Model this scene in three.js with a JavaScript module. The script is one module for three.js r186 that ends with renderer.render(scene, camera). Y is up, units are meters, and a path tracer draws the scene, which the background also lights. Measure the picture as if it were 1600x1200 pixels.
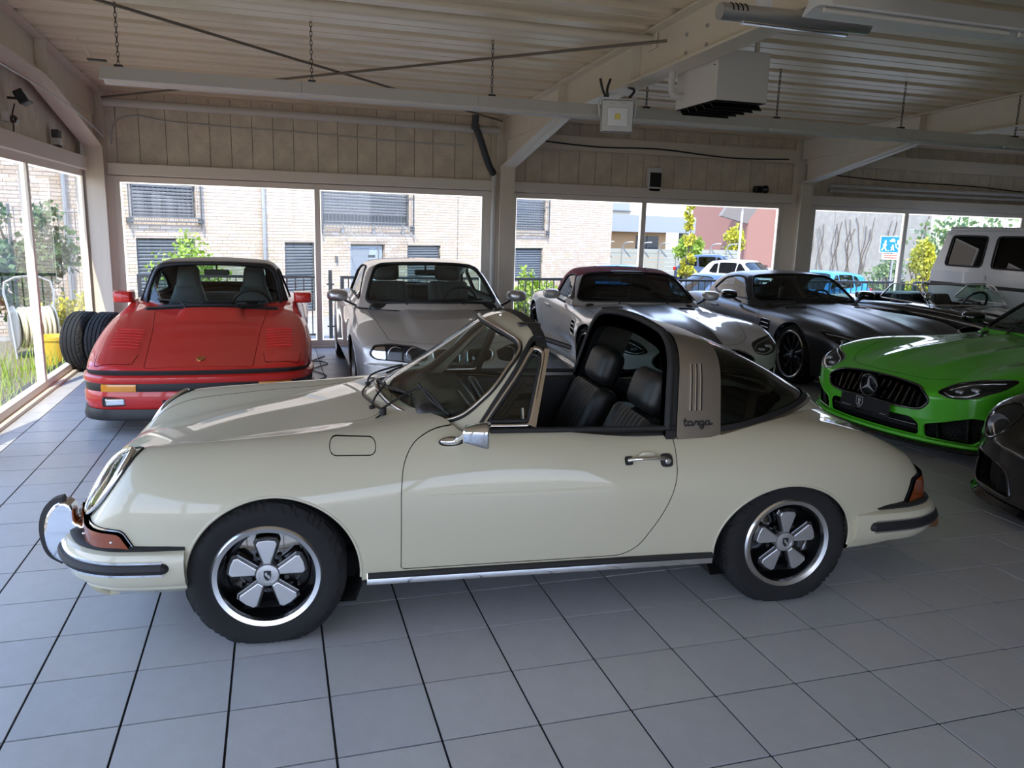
import * as THREE from 'three';
import { RoundedBoxGeometry } from 'three/addons/geometries/RoundedBoxGeometry.js';
import { mergeGeometries, toCreasedNormals } from 'three/addons/utils/BufferGeometryUtils.js';
import { FontLoader } from 'three/addons/loaders/FontLoader.js';
import { TextGeometry } from 'three/addons/geometries/TextGeometry.js';

// ---------------------------------------------------------------- camera, sky, sun, exposure
const scene = new THREE.Scene();
const renderer = new THREE.WebGLRenderer({ antialias: true });
renderer.toneMapping = THREE.LinearToneMapping;
renderer.toneMappingExposure = 2.0;
renderer.shadowMap.enabled = true;
const camera = new THREE.PerspectiveCamera(2 * Math.atan(600 / 1218.15) * 180 / Math.PI, 4 / 3, 0.05, 300);
camera.position.set(-0.140, 1.658, 2.912);
camera.rotation.set(-0.1984, -0.2963, 0.0291, 'YXZ');
scene.add(camera);

function skyTexture() {
  const w = 256, h = 128, a = new Float32Array(w * h * 4);
  for (let j = 0; j < h; j++) {
    const el = ((j + 0.5) / h - 0.5) * Math.PI, s = Math.max(0, Math.sin(el)), t = Math.pow(1 - s, 2.6);
    const c = el > 0 ? [0.36 + 0.62 * t, 0.60 + 0.42 * t, 1.12 + 0.06 * t] : [0.30, 0.29, 0.27];
    for (let i = 0; i < w; i++) { const k = (j * w + i) * 4; a[k] = c[0]; a[k + 1] = c[1]; a[k + 2] = c[2]; a[k + 3] = 1; }
  }
  const t = new THREE.DataTexture(a, w, h, THREE.RGBAFormat, THREE.FloatType);
  t.mapping = THREE.EquirectangularReflectionMapping; t.magFilter = t.minFilter = THREE.LinearFilter; t.needsUpdate = true;
  return t;
}
scene.background = skyTexture(); scene.environment = scene.background;
scene.backgroundIntensity = 2.0; scene.environmentIntensity = 2.0;

const sun = new THREE.DirectionalLight(new THREE.Color(1.0, 0.93, 0.78), 5.0);
sun.position.set(-4.2, 24, 15.5); sun.target.position.set(0, 0, 0);
sun.castShadow = true; sun.shadow.mapSize.set(4096, 4096); sun.shadow.bias = -0.0004;
Object.assign(sun.shadow.camera, { left: -32, right: 40, top: 40, bottom: -32, near: 0.5, far: 110 });
scene.add(sun, sun.target);

// ---------------------------------------------------------------- helpers
const V = (x, y, z) => new THREE.Vector3(x, y, z);
let seed = 7;
const rnd = () => { seed = (seed * 1664525 + 1013904223) >>> 0; return seed / 4294967296; };
const rr = (a, b) => a + (b - a) * rnd();
const taken = new Map();
function numbered(n) { const k = taken.get(n) || 0; taken.set(n, k + 1); return k ? n + '_' + String(k).padStart(3, '0') : n; }
const M = {};
const C3 = (r, g, b) => new THREE.Color().setRGB(r, g, b);
function mat(name, color, rough = 0.6, metal = 0, extra = {}) {
  const m = new THREE.MeshPhysicalMaterial({ color, roughness: rough, metalness: metal, ...extra });
  m.name = name; M[name] = m; return m;
}
function mesh(name, geo, m, parent) {
  const o = new THREE.Mesh(geo, m); o.name = parent ? name : numbered(name);
  o.castShadow = o.receiveShadow = true; (parent || scene).add(o); return o;
}
function thing(name, label, category, pos = [0, 0, 0], turn = 0, group) {
  const o = new THREE.Group(); o.name = numbered(name); o.position.set(...pos); o.rotation.y = turn;
  o.userData = { label, category }; if (group) o.userData.group = group; scene.add(o); return o;
}
function tag(o, label, category, group, kind) { o.userData.label = label; o.userData.category = category; if (group) o.userData.group = group; if (kind) o.userData.kind = kind; return o; }
function struct(name, geo, m, label) { const o = mesh(name, geo, m); o.userData.kind = 'structure'; if (label) o.userData.label = label; return o; }
function structGroup(name) { const o = new THREE.Group(); o.name = numbered(name); o.userData.kind = 'structure'; scene.add(o); return o; }
function sub(name, parent) { const g = new THREE.Group(); g.name = name; parent.add(g); return g; }
const merge = (gs) => mergeGeometries(gs.map((g) => { const q = g.index ? g.toNonIndexed() : g; for (const k of Object.keys(q.attributes)) if (!['position', 'normal', 'uv'].includes(k)) q.deleteAttribute(k);
  if (!q.attributes.uv) q.setAttribute('uv', new THREE.BufferAttribute(new Float32Array(q.attributes.position.count * 2), 2)); return q; }), false);
// box between two corners
function box(x0, x1, y0, y1, z0, z1) { const g = new THREE.BoxGeometry(Math.abs(x1 - x0), Math.abs(y1 - y0), Math.abs(z1 - z0)); g.translate((x0 + x1) / 2, (y0 + y1) / 2, (z0 + z1) / 2); return g; }
function rbox(x0, x1, y0, y1, z0, z1, r = 0.01, s = 2) { const g = new RoundedBoxGeometry(Math.abs(x1 - x0), Math.abs(y1 - y0), Math.abs(z1 - z0), s, r); g.translate((x0 + x1) / 2, (y0 + y1) / 2, (z0 + z1) / 2); return g; }
// box whose uv is in metres (for textures)
function uvbox(x0, x1, y0, y1, z0, z1) {
  const g = box(x0, x1, y0, y1, z0, z1), p = g.attributes.position, n = g.attributes.normal, u = g.attributes.uv;
  for (let i = 0; i < p.count; i++) {
    if (Math.abs(n.getX(i)) > 0.5) u.setXY(i, p.getZ(i), p.getY(i)); else if (Math.abs(n.getY(i)) > 0.5) u.setXY(i, p.getX(i), p.getZ(i)); else u.setXY(i, p.getX(i), p.getY(i));
  }
  return g;
}
function cyl(a, b, r, seg = 10, r2) {   // cylinder from a to b
  const d = V().subVectors(b, a), g = new THREE.CylinderGeometry(r2 ?? r, r, d.length(), seg);
  g.applyQuaternion(new THREE.Quaternion().setFromUnitVectors(V(0, 1, 0), d.clone().normalize()));
  g.translate((a.x + b.x) / 2, (a.y + b.y) / 2, (a.z + b.z) / 2); return g;
}
function tube(pts, r, seg = 6, closed = false, n) { const c = new THREE.CatmullRomCurve3(pts, closed, 'centripetal'); return new THREE.TubeGeometry(c, n || Math.max(8, pts.length * 3), r, seg, closed); }
// bar of rectangular section between two points; up = direction of its height
function bar(a, b, w, h, up = V(0, 1, 0)) {
  const d = V().subVectors(b, a), L = d.length(); d.normalize();
  const side = V().crossVectors(d, up).normalize(), u = V().crossVectors(side, d);
  const g = new THREE.BoxGeometry(L, h, w), m = new THREE.Matrix4().makeBasis(d, u, side);
  g.applyMatrix4(m); g.translate((a.x + b.x) / 2, (a.y + b.y) / 2, (a.z + b.z) / 2); return g;
}
function extr(shapePts, depth, bevel = 0, seg = 2) {   // shape in xy, depth along +z
  const s = new THREE.Shape(shapePts.map(([x, y]) => new THREE.Vector2(x, y)));
  return new THREE.ExtrudeGeometry(s, { depth, bevelEnabled: bevel > 0, bevelSize: bevel, bevelThickness: bevel, bevelSegments: seg, curveSegments: 8 });
}
// ---------------------------------------------------------------- surface kit: smooth solids given by height functions, cut into panels
function spl(pts) {   // natural cubic spline through [x, y] pairs, straight beyond its ends
  const n = pts.length, X = pts.map((p) => p[0]), Y = pts.map((p) => p[1]);
  if (n === 1) return () => Y[0];
  if (n === 2) return (x) => Y[0] + (Y[1] - Y[0]) * (x - X[0]) / (X[1] - X[0]);
  const a = new Float64Array(n), b = new Float64Array(n).fill(1), c = new Float64Array(n), d = new Float64Array(n);
  for (let i = 1; i < n - 1; i++) { const h0 = X[i] - X[i - 1], h1 = X[i + 1] - X[i]; a[i] = h0; b[i] = 2 * (h0 + h1); c[i] = h1; d[i] = 6 * ((Y[i + 1] - Y[i]) / h1 - (Y[i] - Y[i - 1]) / h0); }
  for (let i = 1; i < n; i++) { const w = a[i] / b[i - 1]; b[i] -= w * c[i - 1]; d[i] -= w * d[i - 1]; }
  const m = new Float64Array(n); m[n - 1] = d[n - 1] / b[n - 1];
  for (let i = n - 2; i >= 0; i--) m[i] = (d[i] - c[i] * m[i + 1]) / b[i];
  const s0 = (Y[1] - Y[0]) / (X[1] - X[0]) - (X[1] - X[0]) * (2 * m[0] + m[1]) / 6, q = n - 2, hq = X[q + 1] - X[q], s1 = (Y[q + 1] - Y[q]) / hq + hq * (m[q] + 2 * m[q + 1]) / 6;
  return (x) => {
    if (x <= X[0]) return Y[0] + s0 * (x - X[0]);
    if (x >= X[n - 1]) return Y[n - 1] + s1 * (x - X[n - 1]);
    let i = 0; while (x > X[i + 1]) i++;
    const h = X[i + 1] - X[i], A = (X[i + 1] - x) / h, B = 1 - A;
    return A * Y[i] + B * Y[i + 1] + ((A * A * A - A) * m[i] + (B * B * B - B) * m[i + 1]) * h * h / 6;
  };
}
const smax = (a, b, k) => { const h = Math.max(k - Math.abs(a - b), 0) / k; return Math.max(a, b) + h * h * k / 4; };
const smin = (a, b, k) => -smax(-a, -b, k);
const sst = (a, b, x) => { const t = Math.min(1, Math.max(0, (x - a) / (b - a))); return t * t * (3 - 2 * t); };
const bell = (x, c, w) => Math.exp(-(((x - c) / w) ** 2));
// signed distance to a closed polygon [[a, b], ...], negative inside
function poly(pts, r = 0) {
  const n = pts.length;
  let a0 = 1e9, a1 = -1e9, b0 = 1e9, b1 = -1e9;
  for (const [a, b] of pts) { a0 = Math.min(a0, a); a1 = Math.max(a1, a); b0 = Math.min(b0, b); b1 = Math.max(b1, b); }
  return (a, b) => {
    const ex = Math.max(a0 - a, a - a1, b0 - b, b - b1); if (ex > 0.12) return ex - r;
    let d = 1e9, s = 1;
    for (let i = 0, j = n - 1; i < n; j = i++) {
      const ex2 = pts[j][0] - pts[i][0], ey = pts[j][1] - pts[i][1], wx = a - pts[i][0], wy = b - pts[i][1];
      const t = Math.min(1, Math.max(0, (wx * ex2 + wy * ey) / (ex2 * ex2 + ey * ey || 1e-12))), qx = wx - ex2 * t, qy = wy - ey * t;
      d = Math.min(d, qx * qx + qy * qy);
      const c1 = b >= pts[i][1], c2 = b < pts[j][1], c3 = ex2 * wy > ey * wx;
      if ((c1 && c2 && c3) || (!c1 && !c2 && !c3)) s = -s;
    }
    return s * Math.sqrt(d) - r;
  };
}
// smooth closed outline through points
function loopPts(pts, n = 64, tension = 0.5) {
  const c = new THREE.CatmullRomCurve3(pts.map(([a, b]) => V(a, b, 0)), true, 'catmullrom', tension);
  return c.getSpacedPoints(n).slice(0, n).map((p) => [p.x, p.y]);
}
// polygon with rounded corners: [a, b, r]
function roundPoly(pts, r0 = 0.02, k = 5) {
  const out = [], n = pts.length;
  for (let i = 0; i < n; i++) {
    const p = pts[i], q = pts[(i + n - 1) % n], s = pts[(i + 1) % n], r = p[2] ?? r0;
    const u = [q[0] - p[0], q[1] - p[1]], v = [s[0] - p[0], s[1] - p[1]], lu = Math.hypot(...u), lv = Math.hypot(...v), t = Math.min(r, lu * 0.49, lv * 0.49);
    const A = [p[0] + u[0] / lu * t, p[1] + u[1] / lu * t], B = [p[0] + v[0] / lv * t, p[1] + v[1] / lv * t];
    for (let j = 0; j <= k; j++) { const w = j / k; out.push([(1 - w) ** 2 * A[0] + 2 * w * (1 - w) * p[0] + w * w * B[0], (1 - w) ** 2 * A[1] + 2 * w * (1 - w) * p[1] + w * w * B[1]]); }
  }
  return out;
}
class Skin {
  // F < 0 inside; rays leave a spine from x0 to x1 at height ys; ry / rz shape their spread
  constructor(F, { x0, x1, ys, ry = 0.4, rz = 0.8, nu = 120, nc = 30, nv = 70 }) {
    Object.assign(this, { F, x0, x1, ys, ry, rz, nu, nc, nv });
    this.ni = nu + 2 * nc; this.w = nv + 1;
    this.pos = new Float32Array((this.ni + 1) * this.w * 3);
    for (let i = 0; i <= this.ni; i++) for (let j = 0; j <= nv; j++) { const p = this.at(i, j); this.pos.set(p, (i * this.w + j) * 3); }
  }
  at(i, j) {
    const { nc, nu, nv } = this, f = Math.PI * j / nv;
    let x = this.x0, al = 0;
    if (i < nc) al = -(1 - i / nc) * Math.PI / 2; else if (i > nc + nu) { x = this.x1; al = (i - nc - nu) / nc * Math.PI / 2; } else x = this.x0 + (this.x1 - this.x0) * (i - nc) / nu;
    let dx = Math.sin(al) * 0.9, ca = Math.cos(al), dy = ca * Math.cos(f) * this.ry, dz = ca * Math.sin(f) * this.rz;
    if (Math.abs(ca) < 1e-9) dy = dz = 0;
    const l = Math.hypot(dx, dy, dz); dx /= l; dy /= l; dz /= l;
    const t = this.cast(x, this.ys, 0, dx, dy, dz);
    return [x + t * dx, this.ys + t * dy, j === 0 || j === nv ? 0 : t * dz];
  }
  cast(x, y, z, dx, dy, dz, max = 2.6) {
    const F = this.F; let a = 0, b = 0.06, fa = F(x, y, z), fb;
    while ((fb = F(x + b * dx, y + b * dy, z + b * dz)) < 0 && b < max) { a = b; fa = fb; b += 0.06; }
    for (let k = 0; k < 9; k++) { const m = k % 3 === 2 ? (a + b) / 2 : a + (b - a) * fa / (fa - fb), fm = F(x + m * dx, y + m * dy, z + m * dz); if (fm < 0) { a = m; fa = fm; } else { b = m; fb = fm; } if (Math.abs(fm) < 1e-6) return m; }
    return a + (b - a) * fa / (fa - fb);
  }
  normal(x, y, z, h = 0.003) {
    const F = this.F, nx = F(x + h, y, z) - F(x - h, y, z), ny = F(x, y + h, z) - F(x, y - h, z), nz = F(x, y, z + h) - F(x, y, z - h), l = Math.hypot(nx, ny, nz) || 1;
    return [nx / l, ny / l, nz / l];
  }
  // points on the surface: side view (x, y), top view (x, z), front view (y, z), rear view; off = lift along the normal
  side(x, y, off = 0, s = 1) { const t = this.cast(x, y, 0, 0, 0, 1); return this.lift(x, y, t, off, s); }
  top(x, z, off = 0) { const t = this.cast(x, this.ys, Math.abs(z), 0, 1, 0); return this.lift(x, this.ys + t, Math.abs(z), off, z < 0 ? -1 : 1); }
  front(y, z, off = 0) { const t = this.cast(this.x0, y, Math.abs(z), -1, 0, 0); return this.lift(this.x0 - t, y, Math.abs(z), off, z < 0 ? -1 : 1); }
  rear(y, z, off = 0) { const t = this.cast(this.x1, y, Math.abs(z), 1, 0, 0); return this.lift(this.x1 + t, y, Math.abs(z), off, z < 0 ? -1 : 1); }
  lift(x, y, z, off, s) { if (off) { const n = this.normal(x, y, z); x += n[0] * off; y += n[1] * off; z += n[2] * off; } return V(x, y, z * s); }
  // the part of the surface where f < 0. side: 1, -1 or 0 (both); flange: depth of the folded edge; thick: closed sheet of that thickness; off: offset
  panel(f, { side = 0, flange = 0.012, thick = 0, off = 0, uv = 'xy' } = {}) {
    const W = this.w, pos = this.pos, N = (this.ni + 1) * W, val = new Float32Array(N);
    for (let k = 0; k < N; k++) val[k] = f(pos[3 * k], pos[3 * k + 1], pos[3 * k + 2]);
    const P = [], id = new Map(), tri = [];
    const vid = (key, make) => { let n = id.get(key); if (n === undefined) { n = P.length; P.push(make()); id.set(key, n); } return n; };
    const gridV = (k) => vid(k, () => [pos[3 * k], pos[3 * k + 1], pos[3 * k + 2]]);
    const cutV = (a, b) => { if (a > b) [a, b] = [b, a]; return vid('e' + a + '_' + b, () => {
      const ia = Math.floor(a / W), ja = a % W, ib = Math.floor(b / W), jb = b % W;
      let t0 = 0, t1 = 1, v0 = val[a], v1 = val[b], p, t;
      for (let q = 0; q < 4; q++) { t = q === 2 ? (t0 + t1) / 2 : t0 + (t1 - t0) * v0 / (v0 - v1); p = this.at(ia + (ib - ia) * t, ja + (jb - ja) * t); const v = f(p[0], p[1], p[2]); if ((v < 0) === (v0 < 0)) { t0 = t; v0 = v; } else { t1 = t; v1 = v; } if (Math.abs(v) < 2e-5) break; }
      return p; }); };
    const doTri = (a, b, c) => {
      const ks = [a, b, c], ins = ks.map((k) => val[k] < 0), n = ins[0] + ins[1] + ins[2];
      if (!n) return;
      if (n === 3) { tri.push([gridV(a), gridV(b), gridV(c)]); return; }
      const out = [];
      for (let q = 0; q < 3; q++) { const u = ks[q], v = ks[(q + 1) % 3]; if (val[u] < 0) out.push(gridV(u)); if ((val[u] < 0) !== (val[v] < 0)) out.push(cutV(u, v)); }
      for (let q = 1; q < out.length - 1; q++) tri.push([out[0], out[q], out[q + 1]]);
    };
    for (let i = 0; i < this.ni; i++) for (let j = 0; j < this.nv; j++) { const a = i * W + j, b = a + 1, c = a + W, d = c + 1; if (val[a] >= 0 && val[b] >= 0 && val[c] >= 0 && val[d] >= 0) continue; doTri(a, b, d); doTri(a, d, c); }
    const nrm = P.map((p) => this.normal(p[0], p[1], p[2]));
    if (off) P.forEach((p, i) => { for (let q = 0; q < 3; q++) p[q] += nrm[i][q] * off; });
    const op = [], on = [], ou = [];
    const push = (p, n, m) => { op.push(p[0], p[1], p[2] * m); on.push(n[0], n[1], n[2] * m); ou.push(p[0], uv === 'xz' ? p[2] * m : p[1]); };
    const edge = new Map();
    for (const t of tri) for (let q = 0; q < 3; q++) { const u = t[q], v = t[(q + 1) % 3]; if (u === v) continue; const k = u < v ? u * 1e6 + v : v * 1e6 + u, e = edge.get(k); if (e) e[2]++; else edge.set(k, [u, v, 1]); }
    const depth = thick || flange;
    for (const m of side === 0 ? [1, -1] : [side]) {
      // param order (a, b, d): i grows along x, j from top round to bottom on +z
      for (const [a, b, c] of tri) { const o = m > 0 ? [a, b, c] : [a, c, b]; for (const k of o) push(P[k], nrm[k], m); }
      if (thick) for (const [a, b, c] of tri) { const o = m > 0 ? [a, c, b] : [a, b, c]; for (const k of o) { const n = nrm[k], p = P[k]; push([p[0] - n[0] * thick, p[1] - n[1] * thick, p[2] - n[2] * thick], [-n[0], -n[1], -n[2]], m); } }
      if (depth) for (const [u, v, c] of edge.values()) {
        if (c !== 1) continue; const a = P[u], b = P[v]; if (Math.abs(a[2]) < 1e-5 && Math.abs(b[2]) < 1e-5) continue;
        const a2 = a.map((q, i) => q - nrm[u][i] * depth), b2 = b.map((q, i) => q - nrm[v][i] * depth);
        const e = [b[0] - a[0], b[1] - a[1], b[2] - a[2]], n0 = nrm[u];
        let w = [e[1] * n0[2] - e[2] * n0[1], e[2] * n0[0] - e[0] * n0[2], e[0] * n0[1] - e[1] * n0[0]]; const l = Math.hypot(...w) || 1; w = w.map((q) => -q / l);
        const o = m > 0 ? [a, b2, b, a, a2, b2] : [a, b, b2, a, b2, a2]; for (const p of o) push(p, w, m);
      }
    }
    const g = new THREE.BufferGeometry();
    g.setAttribute('position', new THREE.Float32BufferAttribute(op, 3)); g.setAttribute('normal', new THREE.Float32BufferAttribute(on, 3)); g.setAttribute('uv', new THREE.Float32BufferAttribute(ou, 2));
    return g;
  }
  // outline polygon of a side view laid onto the surface
  line(pts, view = 'side', off = 0, s = 1) { return pts.map(([a, b]) => view === 'side' ? this.side(a, b, off, s) : view === 'top' ? this.top(a, b, off) : view === 'front' ? this.front(a, b, off) : this.rear(a, b, off)); }
}
// polyline of profile points swept: path points with side/up frames given by the caller
function sweep(path, prof, frame, closedProf = true) {   // frame(i) -> [U, Vv] vectors; prof [[a, b]] ; point = path + U*a + V*b
  const n = path.length, m = prof.length, pos = [], idx = [];
  for (let i = 0; i < n; i++) { const [U, W] = frame(i); for (const [a, b] of prof) pos.push(path[i].x + U.x * a + W.x * b, path[i].y + U.y * a + W.y * b, path[i].z + U.z * a + W.z * b); }
  const mm = closedProf ? m : m - 1;
  for (let i = 0; i < n - 1; i++) for (let j = 0; j < mm; j++) { const a = i * m + j, b = i * m + (j + 1) % m, c = a + m, d = b + m; idx.push(a, c, b, b, c, d); }
  if (closedProf) for (let j = 1; j < m - 1; j++) { idx.push(0, j, j + 1); const o = (n - 1) * m; idx.push(o, o + j + 1, o + j); }
  const g = new THREE.BufferGeometry(); g.setAttribute('position', new THREE.Float32BufferAttribute(pos, 3)); g.setIndex(idx); g.computeVertexNormals();
  const t = toCreasedNormals(g, 0.7); return t;
}
// a band lying flat on the ground-plane path (x, z): profile a = outward, b = up
function planSweep(xz, y, prof) {
  const path = xz.map(([x, z], i) => V(x, typeof y === 'function' ? y(x, z) : y, z));
  return sweep(path, prof, (i) => { const a = path[Math.max(0, i - 1)], b = path[Math.min(path.length - 1, i + 1)], d = V(b.x - a.x, 0, b.z - a.z).normalize(); return [V(d.z, 0, -d.x), V(0, 1, 0)]; });
}
function curve2(pts, n = 40) { const c = new THREE.CatmullRomCurve3(pts.map(([a, b]) => V(a, b, 0)), false, 'centripetal'); return c.getSpacedPoints(n).map((p) => [p.x, p.y]); }
const mirrorZ = (g) => { const q = (g.index ? g.toNonIndexed() : g.clone()); const p = q.attributes.position, n = q.attributes.normal; for (let i = 0; i < p.count; i++) { p.setZ(i, -p.getZ(i)); n && n.setZ(i, -n.getZ(i)); }
  for (const k of Object.keys(q.attributes)) { const a = q.attributes[k], s = a.itemSize; for (let i = 0; i < a.count; i += 3) for (let c = 0; c < s; c++) { const t = a.array[(i + 1) * s + c]; a.array[(i + 1) * s + c] = a.array[(i + 2) * s + c]; a.array[(i + 2) * s + c] = t; } } return q; };
const arc = (cx, cy, rx, ry, a0, a1, n = 24) => Array.from({ length: n + 1 }, (_, i) => { const a = (a0 + (a1 - a0) * i / n) * Math.PI / 180; return [cx + rx * Math.cos(a), cy + ry * Math.sin(a)]; });
const circ = (cx, cy, rx, ry = rx, n = 40) => arc(cx, cy, rx, ry, 0, 360 - 360 / n, n - 1);
// ---------------------------------------------------------------- procedural textures
function noiseTex(n, fn, srgb = true, rep = 1) {
  const a = new Uint8Array(n * n * 4);
  for (let j = 0; j < n; j++) for (let i = 0; i < n; i++) { const c = fn(i / n, j / n, i, j), k = (j * n + i) * 4; a[k] = Math.max(0, Math.min(255, c[0] * 255)); a[k + 1] = Math.max(0, Math.min(255, c[1] * 255)); a[k + 2] = Math.max(0, Math.min(255, c[2] * 255)); a[k + 3] = 255; }
  const t = new THREE.DataTexture(a, n, n, THREE.RGBAFormat); t.wrapS = t.wrapT = THREE.RepeatWrapping; t.magFilter = THREE.LinearFilter; t.minFilter = THREE.LinearMipmapLinearFilter; t.generateMipmaps = true;
  if (srgb) t.colorSpace = THREE.SRGBColorSpace; t.repeat.set(rep, rep); t.needsUpdate = true; return t;
}
function tileNoise(cells, s0) {   // periodic value noise in [0,1]
  const g = new Float32Array(cells * cells); let s = s0 >>> 0; for (let i = 0; i < g.length; i++) { s = (s * 1664525 + 1013904223) >>> 0; g[i] = s / 4294967296; }
  return (u, v) => { const x = u * cells, y = v * cells, i = Math.floor(x), j = Math.floor(y), fx = x - i, fy = y - j, a = fx * fx * (3 - 2 * fx), b = fy * fy * (3 - 2 * fy), q = (p, r) => g[((r % cells + cells) % cells) * cells + (p % cells + cells) % cells]; return (q(i, j) * (1 - a) + q(i + 1, j) * a) * (1 - b) + (q(i, j + 1) * (1 - a) + q(i + 1, j + 1) * a) * b; };
}
const nA = tileNoise(8, 11), nB = tileNoise(32, 5), nC = tileNoise(128, 9);
const fbm = (u, v) => 0.5 * nA(u, v) + 0.3 * nB(u, v) + 0.2 * nC(u, v);
const texTile = noiseTex(256, (u, v) => { const k = 0.93 + 0.05 * fbm(u, v) + 0.02 * nC(v, u); return [k, k, k]; });
const texTileRough = noiseTex(256, (u, v) => { const k = 0.86 + 0.24 * nB(u, v) * nA(v, u) + 0.06 * nC(u, v); return [k, k, k]; }, false);
const texAsphalt = noiseTex(256, (u, v) => { const k = 0.80 + 0.2 * fbm(u, v); return [k, k, k]; });
const texPlaster = noiseTex(256, (u, v) => { const k = 0.86 + 0.14 * fbm(u, v); return [k, k * (0.99 + 0.01 * nA(u, v)), k * 0.985]; });
const texSteel = noiseTex(256, (u, v) => { const k = 0.965 + 0.035 * fbm(u, v); return [k, k, k]; });

// ---------------------------------------------------------------- room shell materials
const tileMats = [0, 1, 2, 3].map((i) => mat('floor_tile_' + i, [C3(0.51, 0.505, 0.50), C3(0.525, 0.52, 0.51), C3(0.49, 0.49, 0.49), C3(0.515, 0.505, 0.49)][i], 0.34, 0, { map: texTile, roughnessMap: texTileRough, specularIntensity: 0.9 }));
mat('grout', C3(0.012, 0.012, 0.013), 0.9);
mat('panel_white', C3(0.82, 0.715, 0.575), 0.6, 0, { map: texPlaster });
mat('panel_white_b', C3(0.79, 0.69, 0.555), 0.6, 0, { map: texPlaster });
mat('frame_white', C3(0.74, 0.67, 0.57), 0.45);
mat('steel_white', C3(0.76, 0.67, 0.54), 0.5, 0, { map: texSteel });
mat('deck_white', C3(0.80, 0.66, 0.48), 0.36, 0, { map: texSteel });
mat('dark_gap', C3(0.02, 0.02, 0.02), 0.9);
mat('wall_plain', C3(0.60, 0.58, 0.55), 0.8);
mat('pane_glass', C3(0.97, 0.99, 0.98), 0.0, 0, { transmission: 1, thickness: 0, ior: 1.45 });
mat('grey_plastic', C3(0.045, 0.05, 0.055), 0.5);
mat('pipe_white', C3(0.55, 0.52, 0.48), 0.5);
mat('cable_black', C3(0.012, 0.012, 0.012), 0.6);
mat('galvanised', C3(0.50, 0.50, 0.50), 0.35, 0.8);
const S = 0.339, XL = -2.29, XR = 17.0, ZB = -7.76, ZF = 5.6;
const roofY = (z) => 3.10 + 0.035 * (z + 7.8);

// ---------------------------------------------------------------- floor: single tiles on a dark bed
{
  const fl = structGroup('floor');
  mesh('bed', box(XL - 0.25, XR + 0.25, -0.25, -0.005, ZB - 0.25, ZF + 0.25), M.grout, fl);
  const g = 0.0085, h = S / 2 - g / 2, list = [];
  const tileGeo = (() => { const q = new THREE.BoxGeometry(2 * h, 0.008, 2 * h); q.translate(0, -0.004, 0); return q; })();
  for (let i = -7; i < 50; i++) for (let j = -17; j < 23; j++) {
    const cx = (i + 0.5) * S, cz = -(j + 0.5) * S; if (cx - h > XR || cz - h > ZF || cz + h < ZB || cx + h < XL) continue;
    const p = V(cx, 0, cz).project(cam0()); const q = V(cx, 0, cz).applyMatrix4(cam0().matrixWorldInverse);
    const vis = q.z < -0.3 && Math.abs(p.x) < 1.12 && Math.abs(p.y) < 1.12;
    list.push({ cx, cz, d: vis ? -q.z : 1e3 });
  }
  list.sort((a, b) => a.d - b.d);
  const rest = [];
  list.forEach((t, k) => {
    const x0 = Math.max(t.cx - h, XL), x1 = Math.min(t.cx + h, XR), z0 = Math.max(t.cz - h, ZB), z1 = Math.min(t.cz + h, ZF);
    if (k < 300 && x1 - x0 > 2 * h - 1e-4 && z1 - z0 > 2 * h - 1e-4) { const o = mesh('tile', tileGeo, tileMats[Math.floor(rnd() * 4)], fl); o.position.set(t.cx, rr(-0.0004, 0.0004), t.cz); if (rnd() < 0.5) o.rotation.y = Math.PI; }
    else rest.push([box(x0, x1, -0.008, 0, z0, z1), Math.floor(rnd() * 4)]);
  });
  for (let m = 0; m < 4; m++) { const gs = rest.filter((r) => r[1] === m).map((r) => r[0]); const o = mesh('tile_field', merge(gs), tileMats[m], fl); o.userData.kind = 'stuff'; }
}
function cam0() { camera.updateMatrixWorld(); camera.updateProjectionMatrix(); return camera; }

// ---------------------------------------------------------------- roof: trapezoidal deck sheets over steel frames
{
  const ce = structGroup('ceiling'), pitch = 0.44;
  const prof = []; for (let k = 0; k < 4; k++) { const z = k * pitch; prof.push([z, 0], [z + 0.14, 0], [z + 0.152, 0.016], [z + 0.164, 0], [z + 0.30, 0], [z + 0.325, 0.095], [z + 0.405, 0.095], [z + 0.43, 0]); } prof.push([4 * pitch, 0]);
  const pts = [...prof, ...prof.slice().reverse().map(([z, y]) => [z, y + 0.004])];
  const sh = new THREE.Shape(pts.map(([z, y]) => new THREE.Vector2(z, y)));
  const geo = new THREE.ExtrudeGeometry(sh, { depth: XR - XL + 0.5, bevelEnabled: false }); geo.rotateY(-Math.PI / 2); { const u = geo.attributes.uv, p = geo.attributes.position; for (let i = 0; i < p.count; i++) u.setXY(i, p.getX(i) * 0.4, p.getZ(i)); }
  // after the turn: shape x runs along z, depth runs along -x
  for (let z = ZB - 0.2; z < ZF + 0.2; z += 4 * pitch) { const o = mesh('deck_sheet', geo, M.deck_white, ce); o.position.set(XR + 0.25, roofY(z), z); o.rotation.x = -0.035; }
  mesh('roof_slab', (() => { const g = box(XL - 0.14, XR + 0.3, 0.11, 0.30, 0, 14.6); g.rotateX(-0.035); g.translate(0, roofY(ZB - 0.6), ZB - 0.6); return g; })(), M.wall_plain, ce);
}
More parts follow.
